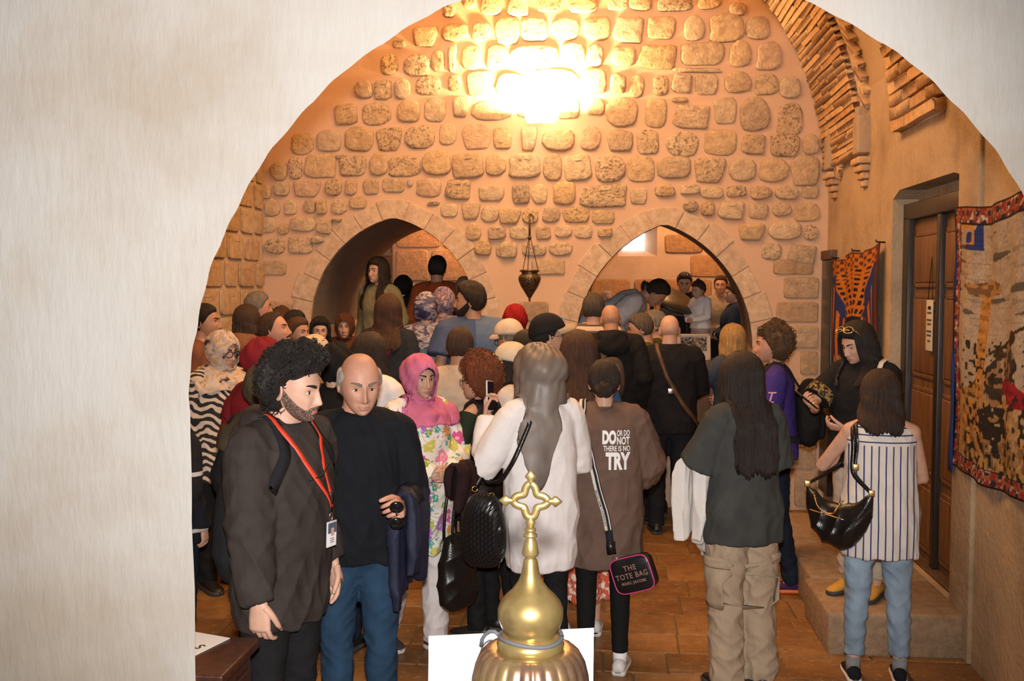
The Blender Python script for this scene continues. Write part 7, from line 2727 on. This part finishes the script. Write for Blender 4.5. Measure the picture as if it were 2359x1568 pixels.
# ---- pink headscarf: dark jacket held in front, black tote below it
DRED = fabric((.022, .010, .011), name='dark_suede')
draped(pink, 'jacket', 'dark folded jacket held against the flowered tunic', 'jacket', (pink.wr[1] + pink.wr[-1]) / 2 + np.array([0.05, -.10, .055]), (1, .35, 0), .17, .17, .22, DRED, seed=8)
bag = on_person(pink, 'tote_bag', 'black leather tote bag hanging low beside the flowered tunic', 'bag')
mb = MB(); rounded_bag(mb, np.array([.06, -.30, .52]), .13, .22, .06, 3.5, 26, 9, .75)
me = remesh(mb.verts(), mb.F, .010, 2); co = get_co(me); set_co(me, (co + get_no(me) * (.008 * crease(co, 4, 9))[:, None]) * pink.k); me.name = 'bag_body'; me.polygons.foreach_set('use_smooth', [True] * len(me.polygons)); link('bag_body', me, bag, LEATHER)
mb = MB()
for yy in (-.34, -.26):
    ts = np.linspace(0, PI, 17)
    mb.tube([(.06 + math.cos(t) * .07, yy, .70 + math.sin(t) * .32) for t in ts], .009, 8)
mb.make('handles', LEATHER, bag, True, lambda V: V * pink.k)

# ---- white sweater: quilted bag, phone
def quilt_mat():
    m, nt, b = new_mat('quilted_leather')
    co_ = coords(nt, (1, 1, 1), 'Object', (0, .785, 0))
    br = nd(nt, 'ShaderNodeTexBrick', i_Scale=26.0)
    br.offset = 0
    br.inputs['Color1'].default_value = (1, 1, 1, 1); br.inputs['Color2'].default_value = (1, 1, 1, 1); br.inputs['Mortar'].default_value = (0, 0, 0, 1)
    br.inputs['Mortar Smooth'].default_value = 1.0; br.inputs['Mortar Size'].default_value = .06
    nt.links.new(co_, br.inputs[0])
    b.inputs['Base Color'].default_value = (.010, .010, .011, 1)
    b.inputs['Roughness'].default_value = .28
    bump(nt, b, br.outputs[0], .9, .006)
    return m


qb = on_person(scarf, 'shoulder_bag', 'black quilted leather bag at the hip of the white sweater', 'bag')
mb = MB(); rounded_bag(mb, np.array([.0, 0, 0]), .115, .185, .05, 3.4, 28, 9, .75)
V = mb.verts()
a_ = math.radians(-32)
Rb = np.array([[math.cos(a_), -math.sin(a_), 0], [math.sin(a_), math.cos(a_), 0], [0, 0, 1]])
bagc = np.array([.305, .00, .85])
mb2 = MB(); mb2.add(V @ Rb.T + bagc, mb.F)
me = remesh(mb2.verts(), mb2.F, .009, 2); set_co(me, get_co(me) * scarf.k); me.name = 'bag_body'; me.polygons.foreach_set('use_smooth', [True] * len(me.polygons)); link('bag_body', me, qb, quilt_mat())
strap(scarf, qb, [(.27, .02, 1.02), (.20, .13, 1.20), (.10, .12, 1.40), (.075, .04, 1.475), (.085, -.05, 1.44), (.16, -.15, 1.25), (.29, -.16, 1.02)], .022 * scarf.k, LEATHER, .012)
for q_ in ((.27, .02, 1.02), (.29, -.16, 1.02)):
    mb = MB()
    ts = np.linspace(0, 2 * PI, 13)
    mb.tube([(q_[0] + math.cos(t) * .014, q_[1], q_[2] + math.sin(t) * .014) for t in ts], .003, 6)
    mb.make('ring', GOLD, qb, True, lambda V: V * scarf.k)
phone(scarf, 1, 'slim phone held up by the white sweater', simple('pale_case', (.6, .56, .5), .3))

# ---- brown tee: printed words, woven strap and small black bag, black jacket in front
PRINT = simple('white_print', (.80, .79, .77), .7)


def stick_text(p, me, ox, oz, y_from=1.2, gap=.003, parent=None, mat=PRINT, name='print'):
    """lettering pressed onto the back of a garment; x is mirrored so that it reads from behind"""
    bm = bmesh.new(); bm.from_mesh(me)
    bmesh.ops.subdivide_edges(bm, edges=[e for e in bm.edges if e.calc_length() > .02], cuts=1)
    bmesh.ops.triangulate(bm, faces=list(bm.faces))
    bm.to_mesh(me); bm.free()
    co = get_co(me)
    out = []
    for x, y, z in co:
        X = -(x) + ox; Z = y + oz
        loc, nor, ix, dist = p.bvh.ray_cast(Vector((X, y_from, Z)), Vector((0, -1, 0)))
        yy = loc.y if loc is not None else .1
        out.append((X, yy + gap + max(z, 0), Z))
    set_co(me, np.array(out))
    me.name = name
    me.polygons.foreach_set('use_smooth', [False] * len(me.polygons))
    return link(name, me, parent or p.root, mat)


kz = brown.k
bz0 = P(1418, 1035, 5.0)[2]
for body, wd, hg_, x_, z_, bold in (('DO', .070, .072, -.034, bz0 + .064, .06), ('OR DO', .064, .030, .036, bz0 + .085, .02), ('NOT', .064, .040, .036, bz0 + .047, .03),
                                    ('THERE IS NO', .134, .028, .003, bz0 + .008, .02), ('TRY', .124, .088, .010, bz0 - .055, .05)):
    me = text_mesh(body, 1.0, .0, bold)
    co = get_co(me)
    lo_, hi_ = co.min(0), co.max(0)
    co[:, 0] = (co[:, 0] - (lo_[0] + hi_[0]) / 2) / (hi_[0] - lo_[0]) * wd
    co[:, 1] = (co[:, 1] - (lo_[1] + hi_[1]) / 2) / (hi_[1] - lo_[1]) * hg_
    set_co(me, co)
    # image-left is the wearer's left: the words run from +x to -x
    stick_text(brown, me, -(x_ + .062), z_, name='printed_word')
sbag = on_person(brown, 'crossbody_bag', 'small black bag with pink edge and white webbing strap on the brown tee', 'bag')
WEB = fabric((.66, .62, .56), scale=500, name='white_webbing'); WEBK = fabric((.015, .016, .022), name='black_webbing')
spts = [(.105, -.05, 1.45), (.110, .03, 1.475), (.105, .11, 1.40), (.075, .16, 1.24), (.030, .17, 1.05), (-.015, .19, .90), (-.030, .20, .82), (-.040, .21, .745)]
q, nos = lay(brown, spts, .012, 60)
mb = MB(); ribbon(mb, q, nos, .040 * kz, .003); mb.make('strap', WEBK, sbag)
T_ = np.gradient(q, axis=0)
sv = np.array([nrm(np.cross(nrm(t), n_)) for t, n_ in zip(T_, nos)])
for off, wd in ((.011, .016), (-.013, .006)):
    mb = MB(); ribbon(mb, q[2:-6] + sv[2:-6] * off * kz + nos[2:-6] * .0022, nos[2:-6], wd * kz, .002); mb.make('strap_stripe', WEB, sbag)
# lettering along the strap
L_ = np.concatenate([[0], np.cumsum(np.linalg.norm(np.diff(q, axis=0), axis=1))])
for k_, word in ((.22, 'THE SNAPSHOT MARC JACOBS'), (.58, 'THE SNAPSHOT MARC JACOBS')):
    me = text_mesh(word, .0135, .0002, .0003, 'LEFT')
    co = get_co(me)
    out = []
    for x, y, z in co:
        s_ = L_[-1] * k_ + (.27 - x)              # reads from below upwards
        cq = np.array([np.interp(s_, L_, q[:, i]) for i in range(3)])
        cn = nrm([np.interp(s_, L_, nos[:, i]) for i in range(3)]); cs = nrm([np.interp(s_, L_, sv[:, i]) for i in range(3)])
        out.append(cq + cn * .0042 + cs * (.011 * kz - y * 1.0))
    set_co(me, np.array(out)); me.name = 'strap_lettering'
    link('strap_lettering', me, sbag, simple('print_ink2', (.02, .02, .025), .7))
mb = MB()
e0 = q[-1]
ribbon(mb, np.array([e0 + [0, .004, .03], e0 + [0, .006, .0], e0 + [-.006, .008, -.035]]), np.array([[0, 1, 0.0]] * 3), .046, .006)
mb.make('strap_end', LEATHER, sbag)
# body of the bag, tilted
bc = np.array([-.165, .235, .615])
a_ = math.radians(20)
RB = np.array([[math.cos(a_), 0, math.sin(a_)], [0, 1, 0], [-math.sin(a_), 0, math.cos(a_)]])
b_ = math.radians(-24)
RZ = np.array([[math.cos(b_), -math.sin(b_), 0], [math.sin(b_), math.cos(b_), 0], [0, 0, 1]])
xf = lambda V: (V @ RB.T @ RZ.T + bc) * kz
m_, n_ = 36, 7
ang = np.linspace(0, 2 * PI, m_, endpoint=False)
cx_, cz2 = np.sign(np.cos(ang)) * np.abs(np.cos(ang)) ** (2 / 5), np.sign(np.sin(ang)) * np.abs(np.sin(ang)) ** (2 / 5)
mb = MB()
mb.loft([np.stack([cx_ * .115 * s_, np.full(m_, y_), cz2 * .094 * s_], 1) for y_, s_ in ((-.035, .94), (-.030, 1), (.030, 1), (.035, .94))])
mb.make('bag_body', leather((.012, .011, .012), .25), sbag, True, xf)
mb = MB()
mb.tube([(x_ * .114, .033, z_ * .093) for x_, z_ in zip(np.append(cx_, cx_[0]), np.append(cz2, cz2[0]))], .0035, 6, cap=False)
mb.make('pink_piping', simple('pink_edge', (.55, .05, .22), .4), sbag, True, xf)
for word, size, dz, sx in (('THE', .040, .036, .95), ('TOTE BAG', .040, -.004, .90), ('MARC JACOBS', .020, -.040, 1.0)):
    me = text_mesh(word, size, .0006, .0006, sx=sx, spacing=1.15)
    co = get_co(me)
    set_co(me, xf(np.stack([-co[:, 0], .036 + np.maximum(co[:, 2], 0), co[:, 1] + dz], 1)))
    me.name = 'bag_lettering'
    link('bag_lettering', me, sbag, simple('copper_letters', (.55, .33, .26), .35, .6))
mb = MB()
ts = np.linspace(0, 2 * PI, 13)
mb.tube([(.085 + math.cos(t) * .014, 0, .092 + math.sin(t) * .016) for t in ts], .003, 6)
mb.make('ring', STEEL, sbag, True, xf)
draped(brown, 'jacket', 'black jacket bundled in front of the brown tee', 'jacket', (brown.wr[1] + brown.el[1]) / 2 + np.array([.02, -.03, .0]), brown.el[1] - brown.wr[1], .26, .34, .30, BLACK, seed=12)

# ---- grey tee: white jacket over the arm; cargo pockets on the trousers
draped(grey, 'jacket', 'white zipped jacket hanging over the arm of the grey tee', 'jacket', grey.wr[1] * .35 + grey.el[1] * .65 + np.array([.02, -.03, .045]), grey.el[1] - grey.wr[1], .26, .46, .40, fabric((.70, .66, .62), name='white_fleece', var=.04), thick=.058, seed=21, fold=.012)
bvb = BVHTree.FromPolygons([tuple(v) for v in get_co(grey.bot.data)], [tuple(q_.vertices) for q_ in grey.bot.data.polygons])
for sd in (1, -1):
    for z0_, z1_, y0_, y1_, nm in ((.44, .66, -.06, .09, 'cargo_pocket'), (.655, .71, -.065, .095, 'pocket_flap')):
        G_ = []
        for i in range(7):
            row = []
            for j in range(6):
                z = z0_ + (z1_ - z0_) * i / 6; y = y0_ + (y1_ - y0_) * j / 5
                loc, nor, ix, dist = bvb.ray_cast(Vector((sd * .6 * grey.k, y * grey.k, z * grey.k)), Vector((-sd, 0, 0)))
                edge = min(i, 6 - i, j, 5 - j)
                row.append(((loc.x if loc is not None else sd * .15) + sd * (.004 + (.010 if edge > 0 else 0) + (.004 if nm == 'pocket_flap' else 0)), y * grey.k, z * grey.k))
            G_.append(row)
        mb = MB(); mb.loft(G_, cap=False, wrap=False)
        pk = mb.make(nm, grey.bot.data.materials[0], grey.bot)
        md = pk.modifiers.new('thickness', 'SOLIDIFY'); md.thickness = .008; md.offset = 0

# ---- striped blouse: black hobo bag, phone
hb = on_person(strp, 'hobo_bag', 'slouchy black leather shoulder bag with gold buckles on the striped blouse', 'bag')
m_ = 28
rings = []
# crescent body lying along the left hip, long axis from front (-y) to back
for t in np.linspace(-1, 1, 13):
    w2 = .055 * (1 - abs(t) ** 2.5) + .012
    top_z = .10 * abs(t) ** 1.6 + .03
    bot_z = -.20 * (1 - abs(t) ** 2.2) ** .8 - .02
    ang = np.linspace(0, 2 * PI, m_, endpoint=False)
    zz_ = (top_z + bot_z) / 2 + np.sin(ang) * (top_z - bot_z) / 2
    rings.append(np.stack([np.cos(ang) * w2 * (1 + .25 * (np.sin(ang) < 0)), np.full(m_, t * .20), zz_], 1))
mb = MB(); mb.loft(rings)
V = mb.verts()
a_ = math.radians(58)
Rb = np.array([[math.cos(a_), -math.sin(a_), 0], [math.sin(a_), math.cos(a_), 0], [0, 0, 1]])
hbc = np.array([.225, .09, .97])
mb2 = MB(); mb2.add(V @ Rb.T + hbc, mb.F)
me = remesh(mb2.verts(), mb2.F, .009, 2); co = get_co(me)
set_co(me, (co + get_no(me) * (.007 * crease(co, 5.0, 31, 6, (1.4, 1.4, .6)))[:, None]) * strp.k); me.name = 'bag_body'; me.polygons.foreach_set('use_smooth', [True] * len(me.polygons))
link('bag_body', me, hb, leather((.009, .008, .008), .30))
e1 = Rb @ np.array([0, -.19, .12]) + hbc; e2 = Rb @ np.array([0, .19, .12]) + hbc
for off in (0.0, .028):
    strap(strp, hb, [e2, (.155 + off * .3, .12, 1.18), (.125 + off, .10, 1.36), (.118 + off, .02, 1.455), (.125 + off, -.07, 1.40), (.20 + off * .4, -.12, 1.18), e1], .020 * strp.k, LEATHER, .012, .006)
for e_ in (e1, e2, np.array([.142, .135, 1.22])):
    mb = MB()
    mb.box(e_ - [.016, .006, .018], e_ + [.016, .010, .018], .004)
    mb.make('buckle', GOLD, hb, True, lambda V: V * strp.k)
mb = MB()
z_path = [Rb @ np.array([.085, t * .13, -.02 - .015 * t]) + hbc for t in np.linspace(-1, .6, 9)]
mb.tube([np.array(q_) for q_ in z_path], .0035, 6)
mb.make('zip', GOLD, hb, True, lambda V: V * strp.k)
mb = MB()
for i in range(30):
    t = i / 29
    q_ = Rb @ np.array([.045 + .02 * math.sin(t * 9), -.10 + .17 * t, .035 - .09 * math.sin(t * PI)]) + hbc + np.array([.02, .03, .04])
    mb.ell(q_, (.006, .006, .006), 8, 6)
mb.make('chain_trim', GOLD, hb, True, lambda V: V * strp.k)
phone(strp, 1, 'phone in a pale green case held by the striped blouse', simple('green_case', (.42, .46, .16), .4))

# ---- black blouse: phone, white shoulder bag, watch, brooch band
phone(blk, -1, 'dark phone held out over the backpack by the black blouse', simple('black_case', (.01, .01, .01), .3))
wb = on_person(blk, 'shoulder_bag', 'flat tan bag with red and navy stripes on a white strap', 'bag')
strap(blk, wb, [(.19, .12, .98), (.16, .10, 1.25), (.12, .03, 1.465), (.13, -.06, 1.42), (.20, -.10, 1.20), (.22, -.02, .98)], .030 * blk.k, fabric((.62, .56, .48)), .010)
mb = MB(); mb.box((.20, -.09, .78), (.25, .15, 1.00), .012); mb.make('bag_body', fabric((.40, .27, .18)), wb, True, lambda V: V * blk.k)
mb = MB(); mb.box((.19, -.092, .92), (.254, .152, .95)); mb.make('red_band', fabric((.45, .03, .03)), wb, False, lambda V: V * blk.k)
mb = MB(); mb.box((.19, -.092, .86), (.254, .152, .90)); mb.make('navy_band', fabric((.03, .03, .09)), wb, False, lambda V: V * blk.k)
wv_ = blk.wr[1] * .92 + blk.el[1] * .08
mb = MB()
u_ = nrm(blk.wr[1] - blk.el[1])
mb.tube([wv_ - u_ * .009, wv_ + u_ * .009], .032, 16)
mb.make('watch', STEEL, blk.root, True, blk.fin)
wv_ = blk.wr[-1] * .9 + blk.el[-1] * .1
u_ = nrm(blk.wr[-1] - blk.el[-1])
mb = MB(); mb.tube([wv_ - u_ * .004, wv_ + u_ * .004], .033, 16)
mb.make('bracelet', GOLD, blk.root, True, blk.fin)
for sd in (1, -1):
    u_ = blk.el[sd] - blk.S[sd]
    mb = MB(); mb.tube([blk.S[sd] + u_ * .62, blk.S[sd] + u_ * .84], .092, 20)
    mb.make('gold_band', ramp_noise('gold_lace', [(.45, (.02, .015, .01)), (.55, (.30, .20, .07))], 60.0), blk.root, True, blk.fin)
for sd in (1, -1):
    mb = MB(); mb.ell((.083 * sd, .004, -.045), (.007, .007, .007), 10, 8)
    mb.make('earring', simple('pearl', (.8, .77, .72), .2), blk.root, True, lambda V: blk.fin(blk.HT(V)))

# ---- purple tee: black backpack, sleeve letters
backpack(purp, 'black backpack worn over the purple tee', BLACK, fabric((.018, .018, .02)), .14, .22, .085, 1.17)
u_ = purp.el[1] - purp.S[1]
for sd in (1, -1):
    u_ = nrm(purp.el[sd] - purp.S[sd])
    for k_, word in enumerate(('T', 'T')):
        me = text_mesh(word, .085, .001, .001)
        co = get_co(me)
        out = []
        c_ = purp.S[sd] + u_ * (.11 + .062 * k_)
        for x, y, z in co:
            q_ = (c_ + np.array([0, -x * sd * 1.0, 0]) - u_ * y) * purp.k
            loc, nor, ix, dist = purp.bvh.ray_cast(Vector(q_ + np.array([sd * .4, 0, 0])), Vector((-sd, 0, 0)))
            out.append(np.array(loc) + np.array([sd * (.003 + max(z, 0)), 0, 0]) if loc is not None else q_)
        set_co(me, np.array(out)); me.name = 'sleeve_letter'
        link('sleeve_letter', me, purp.root, simple('pink_print', (.62, .30, .42), .7))

# ---- satchel, red sling, brown backpack and others
st = on_person(bald, 'satchel', 'brown leather satchel slung across the black jacket', 'bag')
BRL = leather((.085, .042, .02), .4)
strap(bald, st, [(.09, -.10, 1.40), (.095, .0, 1.47), (.085, .09, 1.42), (.03, .15, 1.25), (-.08, .15, 1.06), (-.17, .10, .92), (-.22, .03, .84)], .034 * bald.k, BRL, .010)
mb = MB(); rounded_bag(mb, np.array([0, 0, 0]), .13, .11, .035, 4.5, 24, 7, .95)
V = mb.verts(); V = V @ np.array([[0, -1, 0], [1, 0, 0], [0, 0, 1]]).T + np.array([-.255, .02, .77])
mb2 = MB(); mb2.add(V, mb.F); mb2.make('bag_body', BRL, st, True, lambda V: V * bald.k)
mb = MB(); mb.box((-.02, .155, 1.12), (.02, .17, 1.16), .004); mb.make('buckle', STEEL, st, True, lambda V: V * bald.k)
rp = on_person(redbp, 'sling_bag', 'dark red sling bag on the back of the dark jacket', 'bag')
RDF = fabric((.22, .012, .025), name='red_nylon')
strap(redbp, rp, [(.10, -.05, 1.44), (.10, .03, 1.475), (.085, .12, 1.38), (.05, .16, 1.2)], .03 * redbp.k, RDF, .012)
strap(redbp, rp, [(-.10, -.05, 1.44), (-.10, .03, 1.475), (-.06, .13, 1.36), (.02, .17, 1.16), (-.02, .18, 1.0)], .03 * redbp.k, RDF, .012)
mb = MB(); rounded_bag(mb, np.array([-.02, .20, 1.04]), .07, .13, .035, 2.6, 24, 7, .6); mb.make('bag_body', RDF, rp, True, lambda V: V * redbp.k)
backpack(hoodb, 'worn brown backpack hanging from one shoulder of the black hooded top', fabric((.075, .055, .04)), fabric((.10, .075, .055)), .10, .17, .05, 1.15, xo=.02, straps=(1,))
bp_ = PEOPLE['blueprint']
cbg = on_person(bp_, 'crossbody_bag', 'small black bag on a strap across the pale denim jacket', 'bag')
strap(bp_, cbg, [(-.10, -.05, 1.43), (-.10, .03, 1.475), (-.08, .11, 1.40), (.0, .15, 1.2), (.10, .14, 1.03), (.17, .09, .93)], .026 * bp_.k, BLACK, .010)
mb = MB(); rounded_bag(mb, np.array([.22, .06, .84]), .05, .10, .08, 3.5, 24, 7, .9); mb.make('bag_body', LEATHER, cbg, True, lambda V: V * bp_.k)
dn = on_person(den, 'backpack', 'blue denim backpack with black leather handle on the denim jacket', 'backpack')
mb = MB(); rounded_bag(mb, np.array([0, .20, 1.17]), .13, .17, .055, 3.2, 26, 9, .8); mb.make('pack', denim((.030, .070, .15)), dn, True, lambda V: V * den.k)
mb = MB()
ts = np.linspace(0, PI, 15)
mb.tube([(.0 + math.cos(t) * .045, .25, 1.16 + math.sin(t) * .13) for t in ts], .009, 8)
mb.make('handle', LEATHER, dn, True, lambda V: V * den.k)
mb = MB()
for i in range(9): mb.ell((.045, .262, 1.13 - i * .013), (.004, .004, .005), 8, 6)
mb.box((.035, .25, 1.135), (.058, .262, 1.165), .002)
mb.make('chain', STEEL, dn, True, lambda V: V * den.k)
for sd in (1, -1):
    strap(den, dn, [(sd * .08, .15, 1.32), (sd * .085, .04, 1.475), (sd * .09, -.06, 1.43), (sd * .12, -.13, 1.25), (sd * .15, .02, 1.06), (sd * .10, .16, 1.04)], .03 * den.k, LEATHER, .010)
phone(PEOPLE['greyhead'], -1, 'lit phone held low before the right arch', simple('black_case', (.01, .01, .01), .3), simple('lit_screen', (.6, .7, .9), .3, emit=(.7, .8, 1.0), es=3.0))

# ================================================================== things beyond and in the right arch
ct = tag(empty('counter', (.98, 9.36, FLOOR2 + .08)), 'dark wooden counter standing in the right arch', 'counter')
mb = MB(); mb.box((-.36, -.20, .62), (.32, .24, .68), .008); mb.make('top_board', W_OLD, ct)
mb = MB(); mb.box((-.34, -.18, .0), (.30, .22, .62), .006); mb.make('body', W_OLD, ct)
for xx in (-.33, .0):
    mb = MB(); mb.box((xx, -.195, .08), (xx + .28, -.178, .54), .006); mb.make('panel', W_OLD, ct)
ctop = FLOOR2 + .08 + .68
fx = P(1598, 800, 9.32)
pf = tag(empty('picture_frame', (fx[0], 9.30, ctop)), 'framed grey photograph leaning on the wooden counter', 'picture')
mb = MB()
wq, hq = .155, .24
for a, b_ in (((-wq, 0), (wq, .02)), ((-wq, hq - .02), (wq, hq)), ((-wq, 0), (-wq + .02, hq)), ((wq - .02, 0), (wq, hq))):
    mb.box((a[0], -.008, a[1]), (b_[0], .008, b_[1]), .003)
lean_ = lambda V: np.stack([V[:, 0], V[:, 1] + V[:, 2] * .25, V[:, 2]], 1)
mb.make('frame', simple('pale_frame', (.42, .33, .25), .6), pf, True, lean_)
mb = MB(); mb.box((-wq + .015, -.002, .015), (wq - .015, .004, hq - .015)); mb.make('mat_board', simple('mat_board', (.40, .36, .33), .8), pf, False, lean_)
mb = MB(); mb.box((-wq + .035, -.004, .085), (wq - .035, .0, hq - .03)); mb.make('photograph', ramp_noise('grey_photograph', [(.35, (.02, .02, .02)), (.5, (.10, .09, .085)), (.65, (.26, .24, .22))], 45.0, 4.0), pf, False, lean_)
mb = MB()
for z_ in (.03, .045, .06): mb.box((-wq + .06, -.004, z_), (wq - .06, -.0015, z_ + .004))
mb.make('caption_lines', simple('print_ink', (.07, .06, .05), .8), pf, False, lean_)
# small pale figurine on the sill
fg = tag(empty('figurine', (P(1652, 980, 8.93)[0], 8.93, .68)), 'small pale stone figurine on the sill of the right arch', 'figurine')
M_FIG = simple('pale_stone', (.62, .50, .40), .7)
mb = MB(); mb.lathe([(.040, 0), (.044, .01), (.034, .06), (.028, .11), (.036, .145), (.030, .18), (.016, .20), (.014, .215)], m=20); mb.make('body', M_FIG, fg)
mb = MB(); mb.ell((-.012, 0, .245), (.030, .026, .032), 16, 12); mb.ell((-.030, 0, .238), (.018, .018, .016), 12, 8); mb.make('head', M_FIG, fg)
# dark chest the child stands on, iron press with tilted plate
cx_ = P(1600, 760, 10.35)
ch = tag(empty('chest', (cx_[0], 10.36, FLOOR2)), 'dark wooden chest beyond the right arch', 'chest')
mb = MB(); mb.box((-.30, -.20, 0), (.26, .24, .36), .006); mb.make('body', W_DARK, ch)
mb = MB(); mb.box((-.32, -.22, .36), (.28, .26, .43), .02); mb.make('lid', W_DARK, ch)
mb = MB(); mb.box((-.05, -.235, .28), (.02, -.195, .38), .005); mb.make('hasp', IRON, ch)
px_ = P(1538, 700, 10.45)
pr = tag(empty('iron_press', (px_[0], 10.45, FLOOR2)), 'old iron press with slanting round plate beyond the right arch', 'press')
hz = P(1530, 690, 10.45)[2] - FLOOR2
mb = MB()
a_ = math.radians(24)
Rp = np.array([[math.cos(a_), 0, math.sin(a_)], [0, 1, 0], [-math.sin(a_), 0, math.cos(a_)]]) @ np.array([[1, 0, 0], [0, math.cos(.42), -math.sin(.42)], [0, math.sin(.42), math.cos(.42)]])
mb.lathe([(.02, -.012), (.25, -.012), (.26, 0), (.25, .012), (.02, .012)], m=40)
mb.make('plate', simple('worn_iron', (.10, .075, .05), .4, .5), pr, True, lambda V: V @ Rp.T + np.array([.06, 0, hz + .0]))
for sx in (-.16, .22):
    mb = MB(); mb.tube([(sx, .05, 0), (sx, .05, hz - (.0 if sx < 0 else .12))], .022, 10); mb.make('post', W_DARK, pr)
mb = MB(); mb.box((-.24, -.08, 0), (.32, .18, .08), .01); mb.box((-.20, -.05, hz - .42), (.26, .12, hz - .36), .01); mb.make('base', W_DARK, pr)
mb = MB(); mb.ell((-.23, 0, hz + .13), (.05, .05, .075), 14, 10); mb.tube([(-.23, 0, hz + .12), (-.16, .0, hz + .06), (-.05, 0, hz + .03)], [.035, .03, .02], 10); mb.make('lever_head', IRON, pr)
mb = MB(); mb.tube([(-.16, -.05, hz + .05), (-.165, -.05, hz - .45)], .008, 8); mb.tube([(-.16, -.05, hz - .38), (-.30, -.06, hz - .28)], .010, 8); mb.make('lever', IRON, pr)

bpy.data.scenes.remove(TMP)
